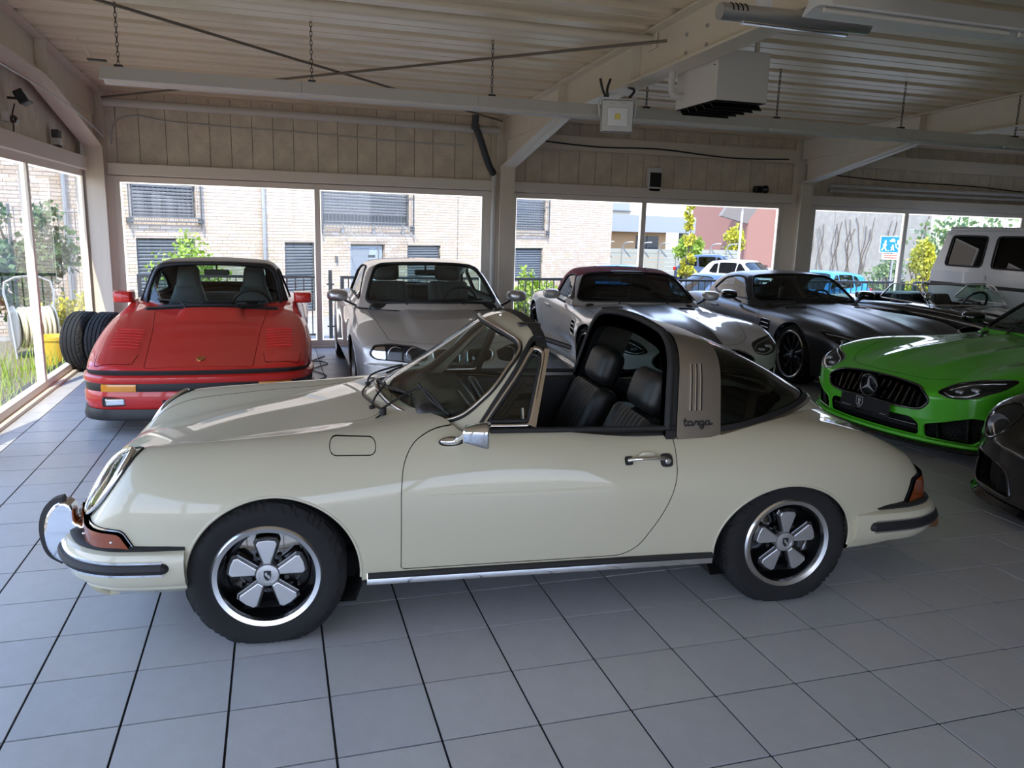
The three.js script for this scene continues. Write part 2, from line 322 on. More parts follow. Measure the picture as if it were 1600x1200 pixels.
function iBeam(x, w, name = 'roof_beam') {   // frame rafter along z with a haunch over the rear column, slightly rising
  const o = structGroup(name), y0 = (z) => 2.80 + 0.021 * (z + 7.76), y1 = (z) => roofY(z) - 0.004, za = ZB + 0.05, zb = ZF;
  const quad = (pts, x0, x1) => { const g = extr(pts.map(([z, y]) => [-z, y]), x1 - x0); g.rotateY(Math.PI / 2); g.translate(x0, 0, 0); return g; };
  mesh('web', quad([[za, y0(za)], [zb, y0(zb)], [zb, y1(zb)], [za, y1(za)]], x - 0.006, x + 0.006), M.steel_white, o);
  mesh('bottom_flange', quad([[ZB + 2.3, y0(ZB + 2.3)], [zb, y0(zb)], [zb, y0(zb) + 0.016], [ZB + 2.3, y0(ZB + 2.3) + 0.016]], x - w / 2, x + w / 2), M.steel_white, o);
  mesh('top_flange', quad([[za, y1(za) - 0.016], [zb, y1(zb) - 0.016], [zb, y1(zb)], [za, y1(za)]], x - w / 2, x + w / 2), M.steel_white, o);
  mesh('haunch_plate', quad([[ZB + 0.2, 2.44], [ZB + 2.45, y0(ZB + 2.45)], [ZB + 0.2, y0(ZB)]], x - 0.005, x + 0.005), M.steel_white, o);
  mesh('haunch_flange', bar(V(x, 2.44, ZB + 0.2), V(x, 2.872, ZB + 2.42), w, 0.016), M.steel_white, o);
  for (const z of [ZB + 2.42, -3.55, 1.2]) for (const s of [-1, 1]) mesh('stiffener', box(x + s * 0.008, x + s * w / 2, y0(z), y1(z) - 0.01, z - 0.006, z + 0.006), M.steel_white, o);
  mesh('bolt', merge([-2.75, -2.45].flatMap((z) => [2.99, 3.12].map((y) => { const g = cyl(V(x - 0.02, y, z), V(x + 0.02, y, z), 0.014, 6); return g; }))), M.galvanised, o).userData.label = 'bolt heads on the web';
  return o;
}
function column(x, z, w, d, name = 'column') {
  const o = structGroup(name), top = 2.80;
  mesh('web', box(x - 0.006, x + 0.006, 0, 2.43, z - d / 2, z + d / 2), M.steel_white, o);
  for (const s of [-1, 1]) mesh('flange', box(x - w / 2, x + w / 2, 0, s > 0 ? 2.46 : roofY(z) - 0.02, z + s * d / 2 - 0.008, z + s * d / 2 + 0.008), M.steel_white, o);
  mesh('base_plate', box(x - w / 2 - 0.02, x + w / 2 + 0.02, 0, 0.015, z - d / 2 - 0.02, z + d / 2 + 0.02), M.steel_white, o);
  return o;
}
for (const [x, w] of [[-2.13, 0.20], [2.90, 0.20], [7.66, 0.20], [12.42, 0.20]]) { iBeam(x, w); column(x, ZB + 0.12, w, 0.24); column(x, ZF - 0.25, w, 0.24); }

// ---------------------------------------------------------------- walls
function glazing(name, along, c0, c1, at, posts, { y0 = 0.0, y1 = 2.06, fr = 0.07, dp = 0.07, sub0 = 0.10 } = {}) {
  // a run of windows: along 'x' (at = z) or 'z' (at = x)
  const o = structGroup(name), B3 = (a0, a1, ya, yb, d0, d1) => along === 'x' ? box(a0, a1, ya, yb, at + d0, at + d1) : box(at + d0, at + d1, ya, yb, a0, a1);
  mesh('bottom_rail', B3(c0, c1, y0, y0 + sub0, -dp / 2, dp / 2), M.frame_white, o);
  mesh('top_rail', B3(c0, c1, y1, y1 + 0.07, -dp / 2, dp / 2), M.frame_white, o);
  mesh('sill_ledge', B3(c0, c1, y0, y0 + 0.03, dp / 2, dp / 2 + 0.05), M.frame_white, o);
  for (const p of posts) mesh('mullion', B3(p - fr / 2, p + fr / 2, y0 + sub0, y1, -dp / 2, dp / 2), M.frame_white, o);
  for (let i = 0; i < posts.length - 1; i++) {
    const a = posts[i] + fr / 2, b = posts[i + 1] - fr / 2; if (b - a < 0.1) continue;
    for (const [q0, q1, r0, r1] of [[a, a + 0.012, y0 + sub0, y1], [b - 0.012, b, y0 + sub0, y1], [a, b, y0 + sub0, y0 + sub0 + 0.012], [a, b, y1 - 0.012, y1]]) mesh('glazing_bead', B3(q0, q1, r0, r1, -0.012, 0.012), M.rubber, o);
    const g = new THREE.PlaneGeometry(b - a - 0.01, y1 - y0 - sub0 - 0.01); if (along === 'z') g.rotateY(Math.PI / 2);
    const m = (a + b) / 2, ym = (y0 + sub0 + y1) / 2; g.translate(along === 'x' ? m : at, ym, along === 'x' ? at : m); mesh('pane', g, M.pane_glass, o);
  }
  return o;
}
// rear wall bays
let wn = 1;
for (const [a, b, posts] of [[-1.98, 2.68, [-1.945, 0.405, 2.645]], [3.03, 7.42, [3.065, 5.06, 7.385]], [7.95, 12.30, [7.985, 9.79, 12.265]], [12.55, 17.0, [12.585, 14.7, 16.965]]]) glazing('window_' + wn++, 'x', a, b, ZB - 0.02, posts);
// left wall bays
for (const [a, b, posts] of [[-7.55, -3.05, [-7.51, -5.31, -3.09]], [-2.85, 1.3, [-2.81, -0.8, 1.26]], [1.5, 5.5, [1.54, 3.5, 5.46]]]) glazing('window_' + wn++, 'z', a, b, XL, posts, { y1: 2.10 });
// front wall (behind the viewer): glazed on the left part
for (const [a, b, posts] of [[-2.0, 2.7, [-1.96, 0.4, 2.66]]]) glazing('window_' + wn++, 'x', a, b, ZF, posts, { y1: 2.5 });
function panelWall(name, along, c0, c1, at, y0, y1, dir) {   // upright boards with open joints over a dark backing
  const o = structGroup(name), B3 = (a0, a1, ya, yb, d0, d1) => along === 'x' ? uvbox(a0, a1, ya, yb, at + dir * d0, at + dir * d1) : uvbox(at + dir * d0, at + dir * d1, ya, yb, a0, a1);
  mesh('backing', B3(c0, c1, y0, y1, -0.10, -0.03), M.dark_gap, o);
  for (let a = c0, k = 0; a < c1 - 0.02; k++) { const w = Math.min(0.25 + (k % 7 === 3 ? 0.05 : 0), c1 - a); mesh('wall_panel', B3(a + 0.003, a + w - 0.003, y0, y1, -0.03, 0.0), k % 3 ? M.panel_white : M.panel_white_b, o); a += w; }
  return o;
}
panelWall('wall_back', 'x', -2.42, 17.0, ZB - 0.04, 2.13, 3.18, 1);
panelWall('wall_left', 'z', ZB, ZF, XL - 0.02, 2.17, 3.6, 1);
{ const o = structGroup('wall_front'); mesh('upper', box(XL, XR, 2.57, 3.7, ZF, ZF + 0.2), M.wall_plain, o); mesh('lower', box(2.7, XR, 0, 2.57, ZF, ZF + 0.2), M.wall_plain, o); mesh('pier', box(XL - 0.1, -2.0, 0, 2.57, ZF, ZF + 0.2), M.wall_plain, o); }
struct('wall_right', box(XR, XR + 0.2, 0, 3.7, ZB - 0.1, ZF + 0.2), M.wall_plain);
{ const o = structGroup('wall_left_piers'); o.name = 'wall_left_pier'; for (const [a, b] of [[ZB - 0.1, -7.55], [-3.05, -2.85], [1.3, 1.5], [5.5, ZF + 0.1]]) mesh('pier', box(XL - 0.06, XL + 0.05, 0, 2.17, a, b), M.frame_white, o); }
{ const o = structGroup('wall_back_piers'); o.name = 'wall_back_pier'; for (const [a, b] of [[-2.35, -1.98], [2.68, 3.03], [7.42, 7.95], [12.30, 12.55]]) mesh('pier', box(a, b, 0, 2.13, ZB - 0.10, ZB + 0.02), M.frame_white, o); }
// lintel beams over the glazing
{ const o = structGroup('trim_1'); for (const [a, b] of [[-2.02, 2.80], [3.0, 7.56], [7.76, 12.32], [12.52, 17]]) mesh('lintel', rbox(a, b, 2.14, 2.275, ZB - 0.04, ZB + 0.10, 0.008), M.frame_white, o); }
{ const o = structGroup('trim_2'); mesh('lintel', rbox(XL - 0.03, XL + 0.10, 2.17, 2.32, ZB + 0.2, ZF, 0.008), M.frame_white, o); }
{ const o = structGroup('trim_3'); for (const [a, b] of [[3.0, 7.56], [7.76, 12.32]]) mesh('rail', box(a, b, 2.74, 2.93, ZB - 0.03, ZB + 0.06), M.steel_white, o); }
// ---------------------------------------------------------------- car materials and shared car parts
const paint = (name, color, o = {}) => mat(name, color, o.rough ?? 0.5, o.metal ?? 0, { clearcoat: o.coat ?? 1, clearcoatRoughness: o.cr ?? 0.03, ...(o.x || {}) });
paint('ivory_paint', C3(0.545, 0.505, 0.37));
paint('red_paint', C3(0.66, 0.012, 0.008));
paint('silver_paint', C3(0.62, 0.605, 0.58), { rough: 0.4, metal: 0.4 });
paint('silver_white_paint', C3(0.62, 0.60, 0.58), { rough: 0.36, metal: 0.3 });
paint('matt_grey_paint', C3(0.075, 0.075, 0.082), { rough: 0.34, metal: 0.5, coat: 0.35, cr: 0.32 });
paint('green_paint', C3(0.085, 0.56, 0.014));
paint('black_paint', C3(0.008, 0.008, 0.009), { rough: 0.25 });
paint('white_paint', C3(0.72, 0.72, 0.73));
paint('blue_paint', C3(0.02, 0.22, 0.62), { rough: 0.3 });
paint('dark_blue_paint', C3(0.02, 0.045, 0.12));
mat('chrome', C3(0.86, 0.86, 0.87), 0.06, 1);
mat('warm_chrome', C3(0.60, 0.55, 0.50), 0.22, 1);
mat('polished_alloy', C3(0.78, 0.78, 0.78), 0.2, 1);
mat('satin_alloy', C3(0.62, 0.62, 0.63), 0.38, 0.9);
mat('brushed_steel', C3(0.47, 0.43, 0.38), 0.33, 0.9);
mat('rubber', C3(0.012, 0.012, 0.013), 0.62);
mat('tyre_rubber', C3(0.009, 0.009, 0.0095), 0.85);
mat('black_trim', C3(0.01, 0.01, 0.011), 0.42);
mat('gloss_black', C3(0.006, 0.006, 0.007), 0.08, 0, { clearcoat: 1 });
mat('dark_inside', C3(0.012, 0.012, 0.012), 0.9);
mat('leather', C3(0.016, 0.0155, 0.016), 0.42);
mat('grey_leather', C3(0.09, 0.095, 0.098), 0.55);
mat('headliner', C3(0.10, 0.10, 0.10), 0.9);
mat('amber_lens', C3(0.25, 0.05, 0.006), 0.12, 0, { clearcoat: 1 });
mat('amber_lit', C3(0.9, 0.33, 0.03), 0.18, 0, { clearcoat: 1 });
mat('clear_lens', C3(0.93, 0.95, 0.97), 0.03, 0, { transmission: 1, thickness: 0, ior: 1.45 });
mat('reflector', C3(0.82, 0.84, 0.86), 0.1, 1);
mat('car_glass', C3(0.70, 0.80, 0.76), 0.01, 0, { transmission: 1, thickness: 0, ior: 1.5 });
mat('tinted_glass', C3(0.22, 0.30, 0.29), 0.01, 0, { transmission: 1, thickness: 0, ior: 1.5 });
mat('dark_glass', C3(0.10, 0.11, 0.115), 0.01, 0, { transmission: 1, thickness: 0, ior: 1.5 });
mat('red_cloth', C3(0.21, 0.014, 0.026), 0.85);
mat('gold', C3(0.75, 0.50, 0.15), 0.3, 1);
mat('red_lens', C3(0.4, 0.01, 0.01), 0.15, 0, { clearcoat: 1 });
mat('brass', C3(0.50, 0.28, 0.16), 0.3, 1);
mat('carbon', C3(0.02, 0.02, 0.021), 0.2, 0, { clearcoat: 1 });

function cushion(w, h, d, r, pleats = 0, depth = 0.006, face = 'x', bulge = 0.02) {   // rounded upholstery block, pleats run up the -x face
  const n = pleats ? Math.max(24, pleats * 8) : 12, g = new THREE.BoxGeometry(d, h, w, 6, 14, n), p = g.attributes.position;
  for (let i = 0; i < p.count; i++) {
    let x = p.getX(i), y = p.getY(i), z = p.getZ(i);
    const ix = Math.max(-d / 2 + r, Math.min(d / 2 - r, x)), iy = Math.max(-h / 2 + r, Math.min(h / 2 - r, y)), iz = Math.max(-w / 2 + r, Math.min(w / 2 - r, z));
    const dx = x - ix, dy = y - iy, dz = z - iz, l = Math.hypot(dx, dy, dz) || 1, k = l > 1e-6 ? r / l : 0;
    const fx = x, inner = Math.abs(z) < w * 0.32 && Math.abs(y) < h * 0.44;
    x = ix + dx * k; y = iy + dy * k; z = iz + dz * k;
    const bz = 1 - (2 * z / w) ** 2, by = 1 - (2 * y / h) ** 2;
    if (fx < -d * 0.4) { x -= bulge * bz * by; if (pleats) { const e = sst(w * 0.36, w * 0.30, Math.abs(z)) * sst(h * 0.47, h * 0.42, Math.abs(y)); x -= e * depth * Math.abs(Math.sin(z / w * Math.PI * pleats / 0.66)) - depth * 0.4 * e; x += (1 - e) * -0.012; } }
    p.setXYZ(i, x, y, z);
  }
  g.computeVertexNormals(); return g;
}
// seat facing -x; origin on the cabin floor under the seat; parts under one group
function seat(parent, x, y, z, m, { head = 'separate', pleats = 7, lean = 0.28, w = 0.47, h = 0.56, hm } = {}) {
  const s = sub('seat', parent); s.position.set(x, y, z);
  const c = cushion(w, 0.50, 0.15, 0.05, pleats); c.rotateZ(-Math.PI / 2 + 0.1); c.translate(-0.10, 0.16, 0); mesh('seat_cushion', c, m, s);
  const b = cushion(w, h, 0.13, 0.055, pleats); if (head !== 'separate') { const p = b.attributes.position; for (let i = 0; i < p.count; i++) p.setZ(i, p.getZ(i) * (1 - 0.42 * sst(-h * 0.1, h * 0.5, p.getY(i)))); b.computeVertexNormals(); } b.translate(0, h / 2, 0); b.rotateZ(-lean); b.translate(0.13, 0.20, 0); mesh('backrest', b, m, s);
  const hx = 0.13 + Math.sin(lean) * (h + 0.115), hy = 0.20 + Math.cos(lean) * (h + 0.115);
  if (head === 'separate') { const hr = cushion(0.30, 0.21, 0.13, 0.06, 0, 0, 'x', 0.012); hr.rotateZ(-lean * 0.8); hr.translate(hx - 0.02, hy, 0); mesh('headrest', hr, hm || m, s);
    for (const q of [-1, 1]) mesh('headrest_post', cyl(V(hx - 0.03, hy - 0.16, q * 0.06), V(hx - 0.02, hy - 0.06, q * 0.06), 0.006, 8), M.chrome, s); }
  else if (head !== 'none') { const hr = cushion(0.26, 0.27, 0.11, 0.05, 0); const p = hr.attributes.position; for (let i = 0; i < p.count; i++) p.setZ(i, p.getZ(i) * (1 - 0.9 * (p.getY(i) + 0.13))); hr.rotateZ(-lean * 0.9); hr.translate(hx - 0.03, hy - 0.05, 0); mesh('headrest', hr, hm || m, s); }
  return s;
}
function steering(parent, x, y, z, r = 0.19, m = M.leather, tilt = 0.45) {
  const s = sub('steering_wheel', parent); s.position.set(x, y, z); s.rotation.z = tilt;
  const t = new THREE.TorusGeometry(r, 0.015, 8, 40); t.rotateY(Math.PI / 2); mesh('rim', t, m, s);
  mesh('hub', rbox(-0.05, 0, -0.06, 0.06, -0.07, 0.07, 0.02), m, s);
  for (const a of [0, 180, 250, 290]) { const q = a * Math.PI / 180; mesh('spoke', cyl(V(-0.03, 0, 0), V(0, Math.sin(q) * r, Math.cos(q) * r), 0.011, 6), m, s); }
  mesh('column', cyl(V(-0.3, -0.03, 0), V(-0.03, 0, 0), 0.03, 10), M.dark_inside, s);
  return s;
}
// tyre with its axis on z; flat = height of the hub above the ground (the tread is pressed flat there)
function tyreGeo(R, w, rim, flat, treadN = 72) {
  const h = w / 2, pr = [[rim - 0.012, -h * 0.78], [rim + 0.008, -h * 0.86], [rim + (R - rim) * 0.35, -h * 1.02], [rim + (R - rim) * 0.68, -h * 1.0], [R - 0.02, -h * 0.90], [R - 0.006, -h * 0.80]];
  for (const g of [-0.55, -0.2, 0.2, 0.55]) pr.push([R, h * (g - 0.05)], [R - 0.009, h * (g - 0.035)], [R - 0.009, h * (g + 0.035)], [R, h * (g + 0.05)]);
  pr.push([R - 0.006, h * 0.80], [R - 0.02, h * 0.90], [rim + (R - rim) * 0.68, h * 1.0], [rim + (R - rim) * 0.35, h * 1.02], [rim + 0.008, h * 0.86], [rim - 0.012, h * 0.78]);
  const g = new THREE.LatheGeometry(pr.map(([r, y]) => new THREE.Vector2(r, y)), treadN * 2), p = g.attributes.position;
  g.rotateX(Math.PI / 2);
  for (let i = 0; i < p.count; i++) {
    let x = p.getX(i), y = p.getY(i), z = p.getZ(i); const r = Math.hypot(x, y), a = Math.atan2(y, x);
    if (r > R - 0.022 && Math.abs(z) > h * 0.62) { const k = ((a / (2 * Math.PI) * treadN) % 1 + 1) % 1; if (k < 0.26) { const q = 1 - 0.008 / r; x *= q; y *= q; } }
    if (flat && y < -flat + 0.012) { const e = Math.max(0, -flat - y); y = smax(y, -flat, 0.024) - (y < -flat ? 0 : 0); y = Math.max(y, -flat); z *= 1 + e * 1.2; }
    p.setXYZ(i, x, y, z);
  }
  g.computeVertexNormals(); return toCreasedNormals(g, 0.5);
}
function lathe(pr, seg = 64) { const g = new THREE.LatheGeometry(pr.map(([r, y]) => new THREE.Vector2(r, y)), seg); g.rotateX(Math.PI / 2); return toCreasedNormals(g, 0.6); }
const wheelGeo = {};
function wheel(parent, x, y, z, { R, w, rim, style, flat, turn = 0 }) {
  const s = z < 0 ? -1 : 1, g = sub('wheel', parent); g.position.set(x, y, z - s * w / 2); if (s < 0) g.rotation.y = Math.PI; g.rotation.y += turn;
  const key = style + R + w + rim + flat, h = w / 2, add = (n, k, make, m) => mesh(n, (wheelGeo[key + k] ??= make()), m, g);
  add('tyre', 't', () => tyreGeo(R, w, rim, flat), M.tyre_rubber);
  const spokes = (n, shape, depth, z0, bev, m, a0 = 90, nm = 'spoke') => { for (let i = 0; i < n; i++) { const o = add(nm, 's' + nm, () => { const e = extr(shape, depth, bev); e.translate(0, 0, z0); return e; }, m); o.rotation.z = (a0 + i * 360 / n - 90) * Math.PI / 180; } };
  if (style === 'fuchs') {
    add('rim_lip', 'l', () => lathe([[rim + 0.012, h * 0.80], [rim + 0.016, h * 0.90], [rim + 0.008, h * 0.98], [rim - 0.010, h * 0.92], [rim - 0.016, h * 0.72]]), M.polished_alloy);
    add('barrel', 'b', () => lathe([[rim - 0.014, h * 0.74], [rim - 0.022, h * 0.30], [rim - 0.03, -h * 0.1], [0.16, -h * 0.16], [0.10, h * 0.05], [0.0, h * 0.1]]), M.gloss_black);
    spokes(5, [[-0.018, 0.048], [0.018, 0.048], [0.045, 0.132], [0.036, 0.148], [0, 0.153], [-0.036, 0.148], [-0.045, 0.132]], 0.028, h * 0.2, 0.006, M.gloss_black, 90, 'spoke_back');
    spokes(5, [[-0.010, 0.050], [0.010, 0.050], [0.036, 0.128], [0.030, 0.139], [0, 0.143], [-0.030, 0.139], [-0.036, 0.128]], 0.012, h * 0.2 + 0.034, 0.004, M.satin_alloy, 90, 'spoke');
    for (let i = 0; i < 5; i++) { const a = (126 + i * 72) * Math.PI / 180; const o = add('lug_nut', 'n', () => cyl(V(0, 0, h * 0.1), V(0, 0, h * 0.1 + 0.03), 0.011, 6), M.gloss_black); o.position.set(Math.cos(a) * 0.075, Math.sin(a) * 0.075, 0); }
    add('hub_cap', 'h', () => lathe([[0.047, h * 0.2], [0.047, h * 0.2 + 0.042], [0.043, h * 0.2 + 0.049], [0.034, h * 0.2 + 0.05], [0.033, h * 0.2 + 0.046], [0, h * 0.2 + 0.050]], 36), M.satin_alloy);
    add('crest', 'c', () => { const e = extr([[-0.014, 0.018], [0, 0.02], [0.014, 0.018], [0.014, -0.004], [0.008, -0.016], [0, -0.022], [-0.008, -0.016], [-0.014, -0.004]], 0.003); e.translate(0, 0, h * 0.2 + 0.0485); return e; }, M.rubber);
    add('crest_emblem', 'e', () => merge([box(-0.009, -0.001, 0.002, 0.013, 0, 0.002), box(0.001, 0.009, -0.011, 0, 0, 0.002), box(-0.005, 0.005, -0.003, 0.003, 0, 0.0028)].map((e) => { e.translate(0, 0, h * 0.2 + 0.0512); return e; })), M.satin_alloy);
  } else {   // multi-spoke sport wheel
    const dark = style !== 'silver', rm = style === 'ring' ? M.polished_alloy : dark ? M.gloss_black : M.satin_alloy, sm = dark ? M.gloss_black : M.satin_alloy;
    add('rim_lip', 'l', () => lathe([[rim + 0.012, h * 0.8], [rim + 0.014, h * 0.95], [rim + 0.004, h * 1.0], [rim - 0.010, h * 0.95], [rim - 0.014, h * 0.8]]), rm);
    add('barrel', 'b', () => lathe([[rim - 0.012, h * 0.84], [rim - 0.03, h * 0.2], [rim - 0.03, -h * 0.6], [0.03, -h * 0.6]]), dark ? M.gloss_black : M.satin_alloy);
    add('brake_disc', 'd', () => lathe([[0.08, -h * 0.3], [rim * 0.78, -h * 0.3], [rim * 0.78, -h * 0.42]]), M.satin_alloy);
    const r1 = rim - 0.012;
    spokes(10, [[-0.012, 0.03], [0.012, 0.03], [0.010, r1 * 0.55], [0.030, r1], [0.016, r1], [0, r1 * 0.68], [-0.016, r1], [-0.030, r1], [-0.010, r1 * 0.55]], 0.016, h * 0.5, 0.004, sm);
    add('hub_cap', 'h', () => lathe([[0.045, h * 0.4], [0.045, h * 0.5 + 0.022], [0.036, h * 0.5 + 0.028], [0, h * 0.5 + 0.03]], 32), sm);
  }
  return g;
}
// dark wheel housing, open to the outside (+z / -z)
function housing(parent, cx, cy, r, z0, z1) {
  for (const s of [1, -1]) { const g = new THREE.CylinderGeometry(r, r, z1 - z0, 28, 1, true); g.rotateX(Math.PI / 2); g.translate(0, 0, (z0 + z1) / 2 * s);
    const c = new THREE.CircleGeometry(r, 28); c.translate(0, 0, z0 * s); const q = merge([g, c]); q.translate(cx, cy, 0); clampY(q, 0.14); mesh('wheel_housing', q, M.dark_inside, parent); }
}
function clampY(g, y) { const p = g.attributes.position; for (let i = 0; i < p.count; i++) if (p.getY(i) < y) p.setY(i, y); return g; }
const front2 = (f, xmax) => (x, y, z) => Math.max(f(y, z), x - xmax);
const T = (parent, name, m, skin, pts, view, r, { off = 0, closed = true, s = 1, seg = 6 } = {}) => mesh(name, tube(skin.line(pts, view, off, s), r, seg, closed, Math.max(24, pts.length * 2)), m, parent);
// ---------------------------------------------------------------- closed-bodied cars from one recipe
function makeCar(car, q) {
  // q: P paint, plan, crown/hood/deck via top(x,z), tumble, front(y,z), rear(y,z), bot, arches, doors, hood, lamps ...
  const tumble = q.tumble || ((y) => 0.45 * Math.max(0, y - 0.5) ** 2 + 0.3 * Math.max(0, 0.42 - y) ** 2), bulge = q.bulge || (() => 0);
  const F = (x, y, z) => { const a = Math.abs(z); let d = smax(y - q.top(x, a), (a - q.plan(x) + tumble(y) - bulge(x, y)) * 0.97, q.kts ?? 0.12); d = smax(d, q.front(y, a) - x, q.kf ?? 0.06); d = smax(d, x - q.rear(y, a), q.kr ?? 0.08); return smax(d, q.bot(x) - y, 0.03); };
  const res = q.res || 1, B = new Skin(F, { x0: q.x0, x1: q.x1, ys: q.ys ?? 0.48, ry: 0.34, rz: 0.85, nu: Math.round(130 * res), nc: Math.round(46 * res), nv: Math.round(84 * res) });
  const gl = q.glass, GF = gl && ((x, y, z) => { const a = Math.abs(z); let d = smax(y - gl.roof(x) + (gl.crown ?? 0.10) * a * a, (a - gl.belt(x) + gl.tum * (y - gl.yb)) * 0.93, gl.k ?? 0.10); d = smax(d, (gl.front(y, a) - x) * 0.6, gl.kf ?? 0.05); d = smax(d, (x - gl.rear(y, a)) * 0.7, gl.kr ?? 0.08); return smax(d, gl.y0 - y, 0.02); });
  const G = gl && new Skin(GF, { x0: gl.x0, x1: gl.x1, ys: gl.yb - 0.05, ry: 0.42, rz: 0.72, nu: Math.round(80 * res), nc: Math.round(44 * res), nv: Math.round(72 * res) });
  const cutG = GF ? (x, y, z) => (y > gl.yb - 0.22 ? -(GF(x, Math.max(gl.yb - 0.02, y), z) + 0.03) : -1) : () => -1;
  const arches = q.arches.map(([cx, cy, rx, ry = rx]) => poly([...arc(cx, cy, rx, ry, -15, 195, 36), [cx - rx, -0.1], [cx + rx, -0.1]]));
  const inArch = (x, y, z) => { let m = -1; if (z > 0.4) for (const a of arches) m = Math.max(m, -a(x, y)); return m; };
  const gap = q.gap ?? 0.004, cuts = [], parts = [];
  // each cut: { name, f, m, off, side, gap, flange } ; f < 0 inside
  const add = (name, f, m, o = {}) => { cuts.push({ f, gap: o.gap ?? gap }); if (m) parts.push({ name, f: o.keep ? (x, y, z) => Math.max(f(x, y, z), o.keep(x, y, z)) : f, m, o }); return f; };
  if (q.hood) { const h = poly(q.hood); add('hood', (x, y, z) => Math.max(h(x, z), (q.hoodY ?? 0.45) - y), q.hoodPaint || q.P, { keep: cutG }); }
  for (const d of q.doors || []) { const p = poly(d); add('door', (x, y, z) => Math.max(p(x, y), 0.45 - z), q.P, { sides: true, keep: cutG }); }
  q.cuts && q.cuts({ add, poly });
  const body = (x, y, z) => { let m = Math.max(inArch(x, y, z), cutG(x, y, z)); for (const c of cuts) m = Math.max(m, c.gap - c.f(x, y, z)); return m; };
  mesh('body_shell', B.panel(body, { flange: 0.02 }), q.P, car);
  for (const p of parts) for (const s of p.o.sides ? [1, -1] : [0]) { const parent = p.o.group ? (sub(p.o.group, car)) : car; const o = mesh(p.name, B.panel(p.f, { side: s, off: p.o.off || 0, flange: p.o.flange ?? 0.018, thick: p.o.thick || 0 }), p.m, parent); if (p.o.label) o.userData.label = p.o.label; p.o.then && p.o.then(parent, s); }
  mesh('inner_shell', B.panel((x, y, z) => Math.max(inArch(x, y, z) + 0.01, cutG(x, y, z) + 0.01, ...(q.holes || []).map((h) => 0.01 - h(x, y, z))), { off: -0.022, flange: 0 }), M.dark_inside, car);
  for (const s of [1, -1]) for (const [cx, cy, rx, ry = rx] of q.arches) { T(car, 'arch_lip', q.lip || q.P, B, arc(cx, cy, rx - 0.003, ry - 0.003, -6, 186, 30), 'side', 0.008, { closed: false, s, off: -0.004 }); }
  q.arches.forEach(([cx, cy, rx, ry = rx], i) => { housing(car, cx, cy, rx + 0.012, 0.45, q.plan(cx) - 0.07); });
  mesh('underbody', rbox(q.x0 - 0.35, q.x1 + 0.2, 0.12, 0.26, -0.58, 0.58, 0.04), M.dark_inside, car);
  for (const s of [1, -1]) q.wheels.forEach((w, i) => { const [cx, cy, R, ww, rim, style, out] = w; wheel(car, cx, cy, out * s, { R, w: ww, rim, style, flat: cy }); });
  if (gl) {
    const ws = poly(gl.ws), isWs = (x, y, z) => Math.max(ws(y, z), x - gl.wsX);
    const sideW = (gl.sides || []).map((p) => poly(p)), isSide = sideW.map((p) => (x, y, z) => Math.max(p(x, y), 0.25 - z));
    const rw = gl.rw && poly(gl.rw), isRw = rw && ((x, y, z) => Math.max(rw(y, z), gl.rwX - x));
    const g0 = gl.gm || M.tinted_glass;
    mesh('windscreen', G.panel(isWs, { off: -0.004, flange: 0.004 }), gl.wm || g0, car);
    for (const s of [1, -1]) isSide.forEach((f) => mesh('side_window', G.panel(f, { side: s, off: -0.004, flange: 0.004 }), g0, car));
    if (isRw) mesh('rear_window', G.panel(isRw, { off: -0.004, flange: 0.004 }), g0, car);
    const shell = (x, y, z) => { let m = Math.max(-isWs(x, y, z), gl.yb - 0.05 - y); for (const f of isSide) m = Math.max(m, -f(x, y, z)); if (isRw) m = Math.max(m, -isRw(x, y, z)); return m; };
    if (gl.split) { mesh('roof', G.panel((x, y, z) => Math.max(shell(x, y, z), gl.split(x, y, z)), { thick: 0.02 }), gl.roofM, car); mesh('pillar', G.panel((x, y, z) => Math.max(shell(x, y, z), -gl.split(x, y, z)), { thick: 0.02 }), q.P, car); }
    else mesh('roof', G.panel(shell, { thick: 0.02 }), gl.roofM || q.P, car);
    T(car, 'windscreen_seal', M.rubber, G, gl.ws, 'front', gl.seal ?? 0.012, { off: 0.002 });
    for (const s of [1, -1]) (gl.sides || []).forEach((p) => T(car, 'window_seal', gl.sealM || M.rubber, G, p, 'side', 0.010, { s, off: 0.002 }));
    if (isRw) T(car, 'rear_window_seal', M.rubber, G, gl.rw, 'rear', 0.012, { off: 0.002 });
  }
  return { car, B, G, F, GF };
}
// mirrored closed outline in the (y, z) view from a half outline that starts and ends on the centre line
const symLoop = (half, n = 100) => curve2([...half, ...half.slice(1, -1).reverse().map(([y, z]) => [y, -z]), half[0]], n).slice(0, -1);
function cabin(car, { x0, x1, zw, floor, dashX, dashY, seatX, seatY, seatZ, m = M.leather, head = 'one', wheelX, wheelY, wheelZ, rearX, rearY, lean = 0.35, h = 0.58, rearM, dashM = M.black_trim }) {
  mesh('cabin_floor', rbox(x0, x1, floor - 0.06, floor, -zw, zw, 0.02), M.dark_inside, car);
  { const g = rbox(dashX - 0.42, dashX, dashY - 0.22, dashY, -zw + 0.02, zw - 0.02, 0.06, 4); mesh('dashboard', g, dashM, car); }
  for (const s of [1, -1]) seat(car, seatX, seatY, seatZ * s, m, { head, lean, h, pleats: head === 'one' ? 0 : 5 });
  steering(car, wheelX, wheelY, wheelZ, 0.185, M.black_trim);
  if (rearX) { const b = cushion(zw * 1.7, 0.5, 0.16, 0.06, 0); b.rotateZ(-0.4); b.translate(rearX, rearY, 0); mesh('rear_seat', b, rearM || m, car); }
}
